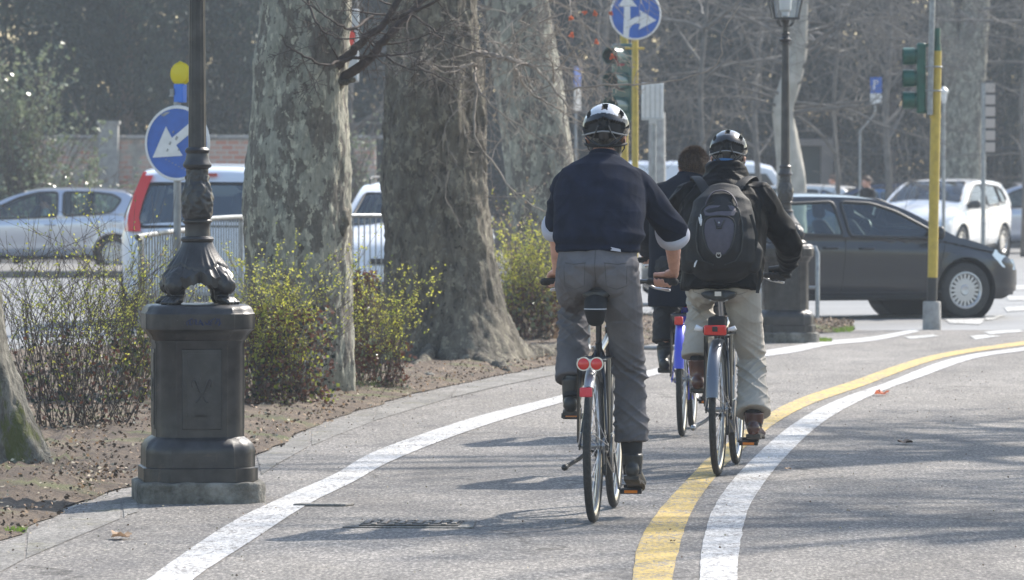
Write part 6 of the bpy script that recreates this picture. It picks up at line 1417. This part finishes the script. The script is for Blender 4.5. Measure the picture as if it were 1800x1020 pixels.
mb = MB(); mb.ball(loc(590, 148, D1 - .12), (.06, .07, .06)); mb.tube([loc(590, 150, D1 - .15), loc(622, 140, D1 - .2)], [.03, .018], 8, rnd=True); organic(mb, 'knot', 'old_bark', t, .01, 2, .4, lambda v: .012 * nz(v.x * 30, v.y * 30, v.z * 30)); mb = MB(); mb.ball(loc(604, 385, D1 - .1), (.05, .07, .09)); mb.ball(loc(600, 405, D1 - .14), (.04, .05, .05)); organic(mb, 'knot', 'old_bark', t, .01, 2, .4, lambda v: .012 * nz(v.x * 30, v.y * 30, v.z * 30))
# tree 2
D1 = 43.0; t = thing('plane_tree', 'widest dark plane trunk with rough flared roots in the middle of the row', 'tree', (W(775, 600, D1).x, D1, 0), 0, 'plane trees along the path'); O = V(t.location)
P = [loc(790, 640, D1), loc(786, 580, D1), loc(778, 500, D1), loc(770, 400, D1), loc(765, 300, D1), loc(762, 200, D1), loc(758, 100, D1), loc(756, 0, D1), loc(760, -300, D1), loc(760, -900, D1)]
mb = MB(); mb.loft(trunk(P, [.49, .485, .465, .455, .435, .42, .39, .37, .35, .3], .34, .62, seed=4.2, lobes=4, rough=.05, n=160, step=.03, fine=.022)); mb.build('trunk', 'old_bark', t, sharp=0)
mb = MB(); rg = random.Random(8)
for (px, py, dd, ex, ey, r0) in ((850, 600, -.3, 965, 634, .12), (880, 612, -.1, 990, 624, .10), (760, 610, -.4, 730, 655, .07), (830, 620, -.45, 885, 655, .075), (700, 600, -.1, 640, 640, .06)):
    a = loc(px, py, D1 + dd); b = G(ex, ey) - O; mid = a.lerp(b, .5) + V((0, 0, -.03)); mb.tube(catmull([a, mid, b + V((0, 0, .03)), b + (b - a) * .4 - V((0, 0, .06))], 4), [r0 * (1 - .045 * i) for i in range(13)], 12, rnd=True)
organic(mb, 'root', 'old_bark', t, .016, 2, .5, lambda v: .02 * nz(v.x * 14, v.y * 14, v.z * 14) + .012 * nz(v.x * 34, v.y * 34, v.z * 34))
mb = MB(); rg = random.Random(11)
bough(mb, [loc(838, 95, D1 - .3), loc(870, 98, D1 - .5), loc(910, 108, D1 - .7), loc(950, 128, D1 - .8), loc(1000, 190, D1 - .9)], .03, .008, rg, 12, L=.55, r=.007)
bough(mb, [loc(838, 115, D1 - .3), loc(790, 118, D1 - .5), loc(740, 108, D1 - .6), loc(690, 95, D1 - .7)], .014, .004, rg, 8, L=.3, r=.004)
bough(mb, [loc(836, 120, D1 - .3), loc(838, 150, D1 - .5), loc(870, 190, D1 - .6), loc(930, 232, D1 - .7), loc(998, 280, D1 - .8)], .014, .005, rg, 6, L=.3, r=.004)
bough(mb, [loc(836, 150, D1 - .4), loc(836, 240, D1 - .6), loc(870, 290, D1 - .6), loc(905, 340, D1 - .7), (loc(960, 375, D1 - .7))], .012, .004, rg, 7, L=.3, r=.004)
bough(mb, [loc(905, 122, D1 - .6), loc(930, 160, D1 - .6), loc(970, 185, D1 - .7), loc(1040, 228, D1 - .7)], .014, .004, rg, 8, L=.4, r=.004)
bough(mb, [loc(835, 112, D1 - .5), loc(790, 128, D1 - .7), loc(750, 112, D1 - .8), loc(720, 100, D1 - .8)], .012, .003, rg, 5, L=.3, r=.004)
bough(mb, [loc(700, 95, D1 - .6), loc(760, 130, D1 - .7), loc(800, 155, D1 - .7), loc(845, 160, D1 - .7)], .007, .003, rg, 4, L=.25, r=.003)
bough(mb, [loc(790, 300, D1 - .7), loc(782, 340, D1 - .7), loc(795, 370, D1 - .7), loc(810, 400, D1 - .7)], .005, .003, rg, 0)
for _ in range(26):
    x, y = rg.uniform(850, 985), rg.uniform(30, 170); branch(mb, loc(x, y, D1 - rg.uniform(.2, 1.2)), V((rg.uniform(-1, 1), rg.uniform(-.4, .4), rg.uniform(-.7, .8))), rg.uniform(.25, .8), rg.uniform(.004, .009), rg, 2, .05, .25, 4, .07)
bough(mb, [loc(990, 160, D1 - .9), loc(1060, 150, D1 - 1.), loc(1130, 148, D1 - 1.), loc(1200, 138, D1 - 1.), loc(1262, 112, D1 - 1.), loc(1270, 60, D1 - 1), loc(1300, 10, D1 - 1)], .010, .004, rg, 3, L=.22, r=.004)
bough(mb, [loc(1000, 30, D1 - .8), loc(1050, 60, D1 - .8), loc(1085, 110, D1 - .8), loc(1070, 140, D1 - .8)], .006, .003, rg, 5, L=.25, r=.003)
mb.build('branch', 'pale_twig', t, sharp=0)
for i, (px, py) in enumerate(((1005, 60), (1028, 20), (1048, 72), (1076, 98), (1046, 22), (1004, 30), (1074, 22))):
    mb = MB(); rgl = random.Random(i); c = loc(px, py, D1 - 1)
    for k in range(3):
        a = rgl.uniform(0, 6); r = .028; pts = [c + V((r * math.cos(a + j * 2.1) * rgl.uniform(.6, 1.1), .01 * rgl.uniform(-1, 1), -.01 + r * math.sin(a + j * 2.1) * rgl.uniform(.6, 1.3))) for j in range(3)]; b = mb.addv(pts); mb.addf([(b, b + 1, b + 2)])
    mb.build('dead_leaf', 'orange_leaf', t, sharp=0, fix=False)
# tree 3, paler, farther
D1 = 56.5; t = thing('plane_tree', 'paler leaning plane trunk with sunlit right edge just behind the widest one', 'tree', (W(960, 560, D1).x, D1, 0), 0, 'plane trees along the path'); O = V(t.location)
P = [loc(975, 565, D1), loc(962, 480, D1), loc(955, 380, D1), loc(948, 280, D1), loc(934, 180, D1), loc(920, 80, D1), loc(908, 0, D1), loc(880, -250, D1), loc(870, -700, D1)]
mb = MB(); mb.loft(trunk(P, [.40, .39, .385, .38, .38, .37, .36, .33, .28], .10, .5, seed=2.2)); mb.build('trunk', 'plane_bark', t, sharp=0)
mb = MB(); rg = random.Random(21)
for _ in range(16): branch(mb, loc(rg.uniform(880, 1000), rg.uniform(-60, 60), D1), V((rg.uniform(-1, 1), rg.uniform(-.6, .6), rg.uniform(-.6, .6))), rg.uniform(.7, 1.5), .014, rg, 2, .05, .2, 4, .12)
mb.build('branch', 'pale_twig', t, sharp=0)
# tree 4: flared mossy base at the near left
D1 = 27.2; t = thing('plane_tree', 'mossy flared trunk base cut off beside the sandy soil nearest the viewer', 'tree', (W(-45, 830, D1).x, D1, 0), 0, 'plane trees along the path'); O = V(t.location)
P = [loc(-45, 850, D1), loc(-60, 760, D1), loc(-85, 660, D1), loc(-105, 560, D1), loc(-120, 400, D1), loc(-125, 100, D1), loc(-130, -300, D1), loc(-130, -1200, D1)]
mb = MB(); mb.loft(trunk(P, [.33, .33, .32, .31, .30, .29, .28, .2], .14, .5, seed=.6, lobes=4, rough=.045, n=150, step=.03, fine=.018)); mb.build('trunk', 'mossy_bark', t, sharp=0)
# far planes: pale forked trunk by the far lamp and the large right-hand trunk
D1 = 88.; t = thing('plane_tree', 'pale slender plane trunk standing directly behind the far street lamp', 'tree', (W(1386, 300, D1).x, D1, 0), 0, 'plane trees beyond the road'); O = V(t.location)
P = [loc(1392, 476, D1), loc(1390, 330, D1), loc(1384, 250, D1), loc(1376, 195, D1), loc(1388, 150, D1), loc(1402, 90, D1), loc(1404, 20, D1), loc(1408, -200, D1), loc(1404, -600, D1)]
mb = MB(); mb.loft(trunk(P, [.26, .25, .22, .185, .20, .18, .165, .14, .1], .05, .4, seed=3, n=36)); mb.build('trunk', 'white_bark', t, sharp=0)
mb = MB(); rg = random.Random(31)
for (x, y) in ((1376, 190), (1380, 170), (1405, 60), (1405, 90), (1378, 180), (1404, 40), (1390, 140), (1400, 110), (1405, 20), (1408, 0), (1408, -40), (1380, 200), (1408, -80)):
    for s in (-1, 1):
        for up_ in (0,): branch(mb, loc(x, y, D1), V((s * rg.uniform(.6, 1), rg.uniform(-.6, .4), rg.uniform(-.15, .7))), rg.uniform(1.4, 3.6), rg.uniform(.02, .045), rg, 3, .02, .13, 4, .22, .004)
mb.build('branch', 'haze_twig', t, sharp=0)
D1 = 111.; t = thing('plane_tree', 'broad grey plane trunk forking high up behind the yellow signal pole', 'tree', (W(1690, 300, D1).x, D1, 0), 0, 'plane trees beyond the road'); O = V(t.location)
P = [loc(1690, 465, D1), loc(1689, 330, D1), loc(1690, 240, D1), loc(1696, 170, D1), loc(1702, 110, D1), loc(1712, 40, D1), loc(1716, -60, D1), loc(1725, -400, D1)]
mb = MB(); mb.loft(trunk(P, [.52, .48, .44, .43, .385, .305, .28, .2], .10, .6, seed=7, n=40)); tr = mb.build('trunk', 'plane_bark', t, sharp=0)
mb = MB(); mb.tube(catmull([loc(1690, 190, D1), loc(1676, 110, D1), loc(1662, 40, D1), loc(1655, -40, D1), loc(1640, -300, D1)], 5), [.29 - .006 * i for i in range(21)], 24); mb.build('fork', 'plane_bark', t, sharp=0)
mb = MB(); rg = random.Random(33)
for (x, y) in ((1740, 110), (1735, 140), (1735, 60), (1660, 40), (1665, 80), (1735, 20), (1655, 0), (1740, 0), (1650, -60), (1730, -50)):
    for s in (-1, 1): branch(mb, loc(x, y, D1), V((s * rg.uniform(.6, 1), rg.uniform(-.8, .2), rg.uniform(-.2, .6))), rg.uniform(1.4, 3.4), rg.uniform(.02, .04), rg, 3, .02, .13, 4, .25, .004)
mb.build('branch', 'haze_twig', t, sharp=0)
# thin bare trees
for i, (px, d, r, lb) in enumerate(((1236, 84., .055, 'thin bare tree with many fine twigs behind the traffic signal'), (1560, 108., .09, 'bare tree with tangled twigs behind the parking sign'), (1330, 100., .07, 'bare twiggy tree between the thin tree and the pale trunk'), (1800, 106., .08, 'bare twiggy tree beyond the column of pale plates'), (1060, 96., .08, 'bare tree with hazy twigs behind the blue arrow sign'), (620, 98., .06, 'bare sapling behind the first two plane trunks'), (1470, 94., .05, 'slim bare tree right of the far street lamp'))):
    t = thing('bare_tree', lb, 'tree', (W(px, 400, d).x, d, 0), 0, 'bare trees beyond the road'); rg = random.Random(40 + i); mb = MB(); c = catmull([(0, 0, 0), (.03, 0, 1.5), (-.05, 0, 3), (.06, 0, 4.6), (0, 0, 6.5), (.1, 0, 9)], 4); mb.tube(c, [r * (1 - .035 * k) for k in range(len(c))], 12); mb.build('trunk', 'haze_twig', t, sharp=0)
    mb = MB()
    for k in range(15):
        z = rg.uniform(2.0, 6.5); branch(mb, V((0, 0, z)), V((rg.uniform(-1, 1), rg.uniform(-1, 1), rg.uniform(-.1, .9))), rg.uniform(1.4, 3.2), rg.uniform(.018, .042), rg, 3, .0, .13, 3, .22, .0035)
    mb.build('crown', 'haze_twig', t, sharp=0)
# out-of-frame plane trees on the right whose branches shade the path
for i, (x, y, lb) in enumerate(((7.6, 34.5, 'tall bare plane tree beside the cycle path casting branch shadows on the right'), (8.6, 29.5, 'second bare plane tree along the path casting shade'))):
    t = thing('plane_tree', lb, 'tree', (x, y, 0), 0, 'plane trees along the path'); rg = random.Random(90 + i)
    mb = MB(); mb.loft(trunk([V((0, 0, 0)), V((.05, 0, 1.5)), V((0, 0, 3)), V((0, .05, 4.5)), V((.1, 0, 6.5)), V((.1, 0, 9))], [.42, .38, .35, .32, .24, .12], .12, .5, n=32, seed=i)); mb.build('trunk', 'plane_bark', t, sharp=0); mb = MB()
    for k in range(30): branch(mb, V((0, 0, rg.uniform(3.2, 8))), V((rg.uniform(-1, .3), rg.uniform(-1, 1), rg.uniform(-.1, .7))), rg.uniform(2.0, 4.2), rg.uniform(.05, .11), rg, 3, .0, .16, 4, .35, .006)
    mb.build('branch', 'twig', t, sharp=0)

# ------------------------------------------------------------------ foliage
def leafmesh(name, pos, dirs, size, aspect, m, parent, seed=0, fold=True, size_var=.4):
    n = len(pos); r = np.random.RandomState(seed); pos = np.array(pos, float); d = np.array(dirs, float); d /= np.linalg.norm(d, axis=1)[:, None] + 1e-9
    rv = r.normal(size=(n, 3)); w = np.cross(d, rv); w /= np.linalg.norm(w, axis=1)[:, None] + 1e-9
    s = (size * (1 + size_var * r.uniform(-1, 1, n)))[:, None]; l = d * s; w = w * s * aspect
    nrm = np.cross(l, w); nrm /= np.linalg.norm(nrm, axis=1)[:, None] + 1e-9
    v = np.stack([pos, pos + l * .5 + w * .5 + nrm * s * .08, pos + l, pos + l * .5 - w * .5 + nrm * s * .08], 1).reshape(-1, 3)
    me = bpy.data.meshes.new(name); me.vertices.add(4 * n); me.vertices.foreach_set('co', v.ravel()); me.loops.add(4 * n); me.loops.foreach_set('vertex_index', np.arange(4 * n)); me.polygons.add(n); me.polygons.foreach_set('loop_start', np.arange(n) * 4); me.polygons.foreach_set('loop_total', np.full(n, 4))
    me.update(); me.validate(); 
    ms = m if isinstance(m, list) else [m]
    for k in ms: me.materials.append(M(k))
    if len(ms) > 1: me.polygons.foreach_set('material_index', r.choice(len(ms), n, p=None))
    o = bpy.data.objects.new(name, me); COL.objects.link(o); o.parent = parent; return o
# tall evergreens: droopy feathered sprays in vertical columns
def conifer(label, x, y, h, w, seed, m='conifer_leaf', n=26000, group='tall evergreens behind the wall', low=.6):
    t = thing('evergreen_tree', label, 'tree', (x, y, 0), 0, group); r = np.random.RandomState(seed); rg = random.Random(seed)
    mb = MB(); mb.tube([(0, 0, 0), (.1, 0, h * .5), (0, 0, h * .95)], [.22, .14, .03], 10); mb.build('trunk', 'twig', t)
    pos, dr = [], []; nb = int(n / 55)
    for b in range(nb):
        z = low + (h - low) * (b + r.rand()) / nb; a = r.rand() * 2 * math.pi; tz = (z - low) / (h - low); env = w * (1 - .55 * tz) * (.75 + .38 * math.sin(a * 4 + z * 1.1 + seed) + .16 * math.sin(z * 3.1 + a)) 
        L = env * r.uniform(.8, 1.15); cx, cy = math.cos(a), math.sin(a); k = 55; s = r.rand(k) ** .55; spread = .16 + .20 * s
        px = cx * L * s + r.normal(size=k) * spread * .8; py = cy * L * s + r.normal(size=k) * spread * .8; pz = z + .55 * L * s ** 1.4 * .6 - .12 * s + r.normal(size=k) * spread * .6
        pos.append(np.stack([px, py, pz], 1)); dr.append(np.stack([cx * .6 + r.normal(size=k) * .4, cy * .6 + r.normal(size=k) * .4, .7 + r.normal(size=k) * .4], 1))
    leafmesh('crown', np.concatenate(pos), np.concatenate(dr), .15, .42, m, t, seed); return t
evs = [(-20, 112, 13, 2.6), (110, 116, 12, 2.4), (215, 110, 11.5, 2.2), (318, 117, 13, 2.5), (405, 112, 12, 2.1), (500, 118, 12, 2.4), (600, 121, 12, 2.4), (705, 121, 11, 2.3)]
evl = ['leftmost tall dark evergreen behind the ivy bush', 'tall dark evergreen rising behind the ivy bush and wall', 'tall feathery evergreen directly above the grey wall pillar', 'tall dark evergreen behind the yellow warning lamp', 'tall dark evergreen beside the left edge of the nearest plane trunk', 'tall evergreen hidden behind the nearest plane trunk', 'tall dark evergreen between the first two plane trunks', 'tall dark evergreen behind the widest plane trunk']
for i, (px, d, h, w) in enumerate(evs): conifer(evl[i], W(px, 300, d).x, d, h, w, 100 + i)
dvs = [(810, 124), (905, 127), (1000, 124), (1090, 128), (1180, 125), (1280, 129), (1370, 125), (1465, 128), (1560, 124), (1655, 128), (1750, 125), (1850, 128)]
wl = ['behind the third plane trunk', 'left of the round blue arrow sign', 'behind the narrow blue and white sign', 'behind the traffic signal', 'behind the concrete pole', 'behind the thin bare tree', 'behind the pale slender trunk', 'left of the parking sign', 'behind the parking sign', 'behind the green traffic signal', 'behind the column of pale plates', 'past the column of pale plates at the picture edge']
for i, (px, d) in enumerate(dvs): conifer('broad dark evergreen ' + wl[i], W(px, 300, d).x, d, 12, 2.2, 150 + i, 'dark_leaf', 20000, 'dark evergreens behind the railing', .3)
protos = [bpy.data.objects[n_] for n_ in ('evergreen_tree.008', 'evergreen_tree.011')]
for i in range(21):
    x = W(-800 + i * 170, 300, 140).x; c_ = copy_tree(protos[i % 2], (x, 138 + 4 * (i % 3), 0), i * 1.3, None, 1.15); c_['group'] = 'back row of dark evergreens'; c_['label'] = 'dark evergreen in the back row closing the view behind the other evergreens'
# undergrowth along the wall foot
def stemmy(name, label, cat, base_px, spread, hgt, nst, nleaf, leafsize, lm, sm, seed, group, d=None, lean=(0, 0), core=None, coreh=.45, r0=.004, aspect=.6, deep=.35, leafmin=.25, z0=.03, mix=None, arch=.25, xs_=1.):
    q = G(*base_px) if d is None else V((W(base_px[0], 400, d).x, d, 0)); t = thing(name, label, cat, (q.x, q.y, z0), 0, group); rg = random.Random(seed); mb = MB(); lp, ldir = [], []; cp = []
    for _ in range(nst):
        a = rg.uniform(0, 2 * math.pi); rr = spread * .35 * math.sqrt(rg.random()); b = V((rr * math.cos(a), rr * math.sin(a) * deep / .35 * .5, 0)); h = hgt * rg.uniform(.5, 1.0)
        tip = b + V((spread * rg.uniform(-.9, .9) * .62 + lean[0] * h, spread * deep * rg.uniform(-1, 1) + lean[1] * h, h)); mid = b.lerp(tip, .5) + V((rg.uniform(-1, 1), rg.uniform(-1, 1), rg.uniform(0, 1.0))) * arch * .25 * spread + V((-(tip.x - b.x) * .18, 0, .05 * h))
        c = catmull([b, mid, tip], 5); c = [p + V((nz(p.x * 7, p.z * 6, _), nz(p.z * 6, p.y * 7, _ + 3), 0)) * .025 for p in c]; rad = [r0 * (1 - .075 * i) for i in range(len(c))]; mb.tube(c, rad, 5, caps=False)
        sts = [c]; den = rg.choice((.1, .5, 1., 1.6, 2.2))
        for _k in range(rg.randint(1, 4)):
            i = rg.randrange(3, len(c) - 1); ax = (c[i] - c[i - 1]).normalized(); dd = (ax + V((rg.uniform(-1, 1), rg.uniform(-.7, .7), rg.uniform(-.1, .6)))).normalized(); l = hgt * rg.uniform(.12, .36); c2 = [c[i], c[i] + dd * l * .5 + V((0, 0, .01)), c[i] + dd * l + V((0, 0, .02))]; mb.tube(c2, [r0 * .5, r0 * .4, r0 * .25], 4, caps=False); sts.append(catmull(c2, 4))
        for s in sts:
            for _k in range(max(1, int(den * .95 * nleaf / nst / len(sts)))):
                f = (leafmin + (1 - leafmin) * rg.random() ** 1.25 if s is c else rg.random()) * (len(s) - 1); i = min(len(s) - 2, int(f)); p = s[i].lerp(s[i + 1], f - i) + V((rg.uniform(-1, 1), rg.uniform(-1, 1), rg.uniform(-1, 1))) * .012; lp.append(tuple(p)); ldir.append((rg.uniform(-1, 1), rg.uniform(-1, 1), rg.uniform(-.2, 1)))
    mb.build('stems', sm, t, sharp=0)
    if lp: leafmesh('leaves', lp, ldir, leafsize, aspect, lm, t, seed)
    if core:
        cp, cdv = [], []
        for _ in range(core[1]):
            a = rg.uniform(0, 6.28); r = spread * .5 * math.sqrt(rg.random()); cp.append((r * math.cos(a), r * math.sin(a) * deep * 1.5, hgt * coreh * rg.random() ** 1.2)); cdv.append((rg.uniform(-1, 1), rg.uniform(-1, 1), rg.uniform(-1, .6)))
        leafmesh('dead_leaves', cp, cdv, core[2], .7, core[0], t, seed + 1)
    return t
SG = 'flowering shrubs along the planted strip'
stemmy('shrub', 'tall bare twiggy shrub with reddish stems left of the iron lamp pedestal', 'shrub', (150, 762), .95, 1.30, 90, 1900, .018, ['spring_leaf', 'olive_leaf'], 'dark_twig', 1, SG, core=(['dead_leaf', 'dark_leaf', 'dark_leaf', 'leaf_bits'], 1000, .030), coreh=.46, r0=.0032, deep=.6, arch=1.2, leafmin=.15)
stemmy('shrub', 'sparse twiggy shrub between the mossy trunk and the silver car', 'shrub', (60, 720), .8, 1.15, 42, 1100, .018, ['spring_leaf', 'olive_leaf'], 'twig', 2, SG, r0=.004, arch=.7, core=(['dead_leaf', 'olive_leaf'], 200, .045), coreh=.2)
stemmy('shrub', 'thin whippy stems rising in front of the white estate car', 'shrub', (225, 690), .7, 1.35, 26, 260, .018, ['spring_leaf', 'tan_leaf'], 'twig', 3, SG, r0=.0035, arch=.7)
stemmy('shrub', 'yellow-green flowering shrub against the left side of the iron lamp pedestal', 'shrub', (250, 720), .62, .95, 70, 2700, .019, ['spring_leaf', 'spring_leaf', 'olive_leaf'], 'twig', 4, SG, core=(['dead_leaf', 'ivy_leaf', 'olive_leaf'], 700, .04), coreh=.5, r0=.003, arch=.6)
stemmy('shrub', 'bushy yellow-green flowering shrub between the iron lamp and the nearest plane trunk', 'shrub', (488, 722), .80, 1.02, 120, 5400, .019, ['spring_leaf', 'spring_leaf', 'olive_leaf'], 'twig', 5, SG, core=(['dead_leaf', 'dead_leaf', 'dead_leaf', 'dark_leaf', 'olive_leaf'], 2300, .034), coreh=.66, r0=.003, arch=.7)
stemmy('shrub', 'yellow-green shrub with red-brown dead leaves between the first two plane trunks', 'shrub', (665, 690), .52, .90, 70, 2300, .019, ['spring_leaf', 'spring_leaf', 'olive_leaf'], 'twig', 6, SG, core=(['dead_leaf', 'dead_leaf', 'ivy_leaf'], 500, .04), coreh=.4, r0=.003, lean=(.12, 0), arch=.6)
stemmy('shrub', 'narrow red-brown leaved shrub hugging the right side of the nearest plane trunk', 'shrub', (632, 668), .28, .86, 40, 500, .022, ['spring_leaf', 'dead_leaf'], 'dark_twig', 7, SG, core=(['dead_leaf', 'dead_leaf', 'dead_leaf', 'ivy_leaf'], 1500, .04), coreh=.95, r0=.004, arch=.3)
stemmy('shrub', 'yellow-green flowering shrub right of the widest plane trunk behind the leading rider', 'shrub', (932, 612), .80, 1.12, 130, 5200, .026, ['spring_leaf', 'olive_leaf', 'spring_leaf'], 'twig', 8, SG, core=(['dead_leaf', 'dead_leaf', 'tan_leaf', 'ivy_leaf'], 1300, .05), coreh=.5, r0=.0035, arch=.7)
stemmy('shrub', 'taller thin yellow-brown shrub rising behind the third plane trunk', 'shrub', (915, 588), .7, 1.42, 40, 900, .028, ['spring_leaf', 'tan_leaf'], 'twig', 9, SG, r0=.004, arch=.6)
stemmy('ivy_bush', 'large sunlit glossy-leaved bush climbing above the brick wall', 'bush', (22, 470), 2.1, 3.9, 130, 6500, .10, 'ivy_leaf', 'twig', 10, None, d=100., r0=.014, aspect=.6, leafmin=.1, arch=.5)
stemmy('ivy_bush', 'low glossy creeper spreading over the foot of the brick wall', 'bush', (110, 470), 2.8, 2.0, 90, 2600, .085, 'ivy_leaf', 'twig', 12, None, d=99.5, r0=.010, aspect=.6, leafmin=.1, arch=.5)
stemmy('ivy_bush', 'glossy-leaved bush in sunlight between the first two plane trunks', 'bush', (622, 470), 1.1, 2.9, 50, 1100, .09, 'ivy_leaf', 'twig', 13, None, d=92., r0=.010, aspect=.5, leafmin=.2, arch=.5)
stemmy('hedge', 'low dark hedge growing along the railing fence', 'hedge', (1250, 470), 14., 1.9, 260, 9000, .11, 'dark_leaf', 'twig', 14, None, d=121.5, r0=.012, leafmin=.05, deep=.05, arch=.1)
# grass tufts, leaf litter, single fallen leaves
def grass(name, label, cpx, rad, n, h, seed, sx=1., sy=1.):
    q = G(*cpx); mb = MB(); rg = random.Random(seed)
    for _ in range(n):
        a = rg.uniform(0, 6.28); r = rad * math.sqrt(rg.random()); x, y = q.x + r * math.cos(a) * sx, q.y + r * math.sin(a) * sy; hh = h * rg.uniform(.4, 1); dx, dy = rg.uniform(-.5, .5) * hh, rg.uniform(-.5, .5) * hh; w = .0022
        b = mb.addv([(x - w, y, .0), (x + w, y, .0), (x + dx * .5 + w * .7, y + dy * .5, hh * .7), (x + dx * .5 - w * .7, y + dy * .5, hh * .7), (x + dx, y + dy, hh)]); mb.addf([(0, 1, 2, 3), (3, 2, 4)], b)
    return tag(mb.build(name, 'grass_blade', sharp=0, fix=False), label, 'grass', kind='stuff')
grass('grass', 'tuft of green grass at the foot of the nearest plane trunk', (635, 690), .16, 500, .11, 1, 1, 3)
grass('grass', 'strip of bright green grass beside the far lamp pedestal', (1462, 580), .22, 1600, .07, 2, 1, 5)
grass('grass', 'small green tuft beside the far lamp pedestal', (1446, 601), .09, 300, .05, 9, 1, 3)
grass('grass', 'small green tuft on the soil beside the mossy trunk', (95, 858), .05, 160, .05, 3, 1, 2); grass('grass', 'small green tuft at the path edge', (25, 938), .05, 120, .035, 4, 1, 2); grass('grass', 'grass at the foot of the left shrubs', (460, 775), .10, 120, .04, 5, 1, 3)
pos, dr = [], []; rg = random.Random(77)
for _ in range(24000):
    i = rg.randrange(len(near) - 1); k = rg.random() ** 1.6 - (.012 if rg.random() < .12 else 0); q = near[i].lerp(far[i], k); q = q.lerp(near[i + 1].lerp(far[i + 1], k), rg.random()); dn = nz(q.x * 1.6, q.y * .9, 4)
    if k > 0 and rg.random() > .35 + 1.6 * max(0, dn + .1): continue
    pos.append((q.x, q.y, .012 if k < .004 else .03 + .035 * rg.random() + .03 * min(1, k * 9))); dr.append((rg.uniform(-1, 1), rg.uniform(-1, 1), rg.uniform(-.15, .5)))
tag(leafmesh('leaf_litter', pos, dr, .022, .7, ['leaf_bits', 'leaf_bits', 'tan_leaf', 'pale_bits', 'soil', 'soil'], None, 5), 'scattered dry leaf litter over the planted strip', 'leaf litter', kind='stuff')
pos, dr = [], []
for _ in range(5200):
    y = rg.uniform(19, 42); x = rg.uniform(-2.6, 4.6); e = interp([(p.y, p.x) for p in near], y)
    if x < e + .03: continue
    w = math.exp(-abs(x - e) / .5)
    if rg.random() > .25 + .75 * w: continue
    pos.append((x, y, .008 + .006 * rg.random())); dr.append((rg.uniform(-1, 1), rg.uniform(-1, 1), rg.uniform(-.05, .4)))
tag(leafmesh('debris', pos, dr, .010, .8, ['pale_bits', 'leaf_bits', 'pale_bits'], None, 6), 'tiny pale crumbs scattered on the path asphalt', 'debris', kind='stuff')
def fallen(px, py, r, m, label, seed):
    q = G(px, py); rg = random.Random(seed); mb = MB(); n = 25; pts = [V((0, 0, .014))]
    for i in range(n):
        a = 2 * math.pi * i / n; rr = r * (.55 + .45 * abs(math.cos(2.5 * a))) * rg.uniform(.85, 1.1); pts.append(V((rr * math.cos(a), rr * math.sin(a) * 1.5, .008 + r * .55 * abs(math.sin(a * 1.5 + seed)) * rg.uniform(.6, 1.2))))
    b = mb.addv([p + V((q.x, q.y, .004)) for p in pts]); mb.addf([(0, i + 1, (i + 1) % n + 1) for i in range(n)], b); mb.tube([V((q.x, q.y, .016)), V((q.x + r * .8, q.y - r, .02))], .0015, 5)
    return tag(mb.build('fallen_leaf', m, sharp=0, fix=False), label, 'leaf', 'dead leaves lying on the asphalt')
fallen(1549, 697, .062, 'orange_leaf', 'bright orange-red fallen leaf right of the white line', 2); fallen(1591, 783, .048, 'leaf_bits', 'small brown curled leaf nearer than the orange-red one', 3); fallen(213, 950, .052, 'tan_leaf', 'pale tan fallen leaf on the asphalt in front of the lamp base', 4)
fallen(1183, 957, .014, 'leaf_bits', 'tiny brown leaf on the yellow line', 5); fallen(1385, 829, .02, 'tan_leaf', 'pale leaf scrap beside the front wheel of the second bicycle', 6)
for i, (px, py, s, lb) in enumerate(((880, 645, .10, 'flat dark stone at the soil edge below the widest trunk'), (822, 635, .055, 'small dark stone beside the roots of the widest trunk'), (752, 672, .045, 'small stone on the soil before the widest trunk'))):
    q = G(px, py); mb = MB(); mb.ball((0, 0, .03), (s * 1.4, s * 1.5, s * .6), 18, 12); o = mb.build('stone', 'base_stone', sharp=0)
    for v in o.data.vertices: v.co *= 1 + .3 * nz(v.co.x * 14 + i, v.co.y * 14, v.co.z * 14)
    o.location = (q.x, q.y, .02); tag(o, lb, 'stone', 'stones on the soil')
# ------------------------------------------------------------------ haze
hm = bpy.data.materials.new('haze'); hm.use_nodes = True; nt = hm.node_tree; nt.nodes.remove(nt.nodes['Principled BSDF'])
pv = nt.nodes.new('ShaderNodeVolumePrincipled'); pv.inputs['Color'].default_value = (.80, .88, .98, 1); pv.inputs['Density'].default_value = .0008; pv.inputs['Anisotropy'].default_value = .1
nt.links.new(pv.outputs[0], nt.nodes['Material Output'].inputs['Volume']); MATS['haze'] = hm
mb = MB(); mb.box((0, 80, 6.5), (64, 200, 15)); hz = mb.build('haze', 'haze', smooth=False); tag(hz, 'thin pale air haze', 'haze', kind='stuff')
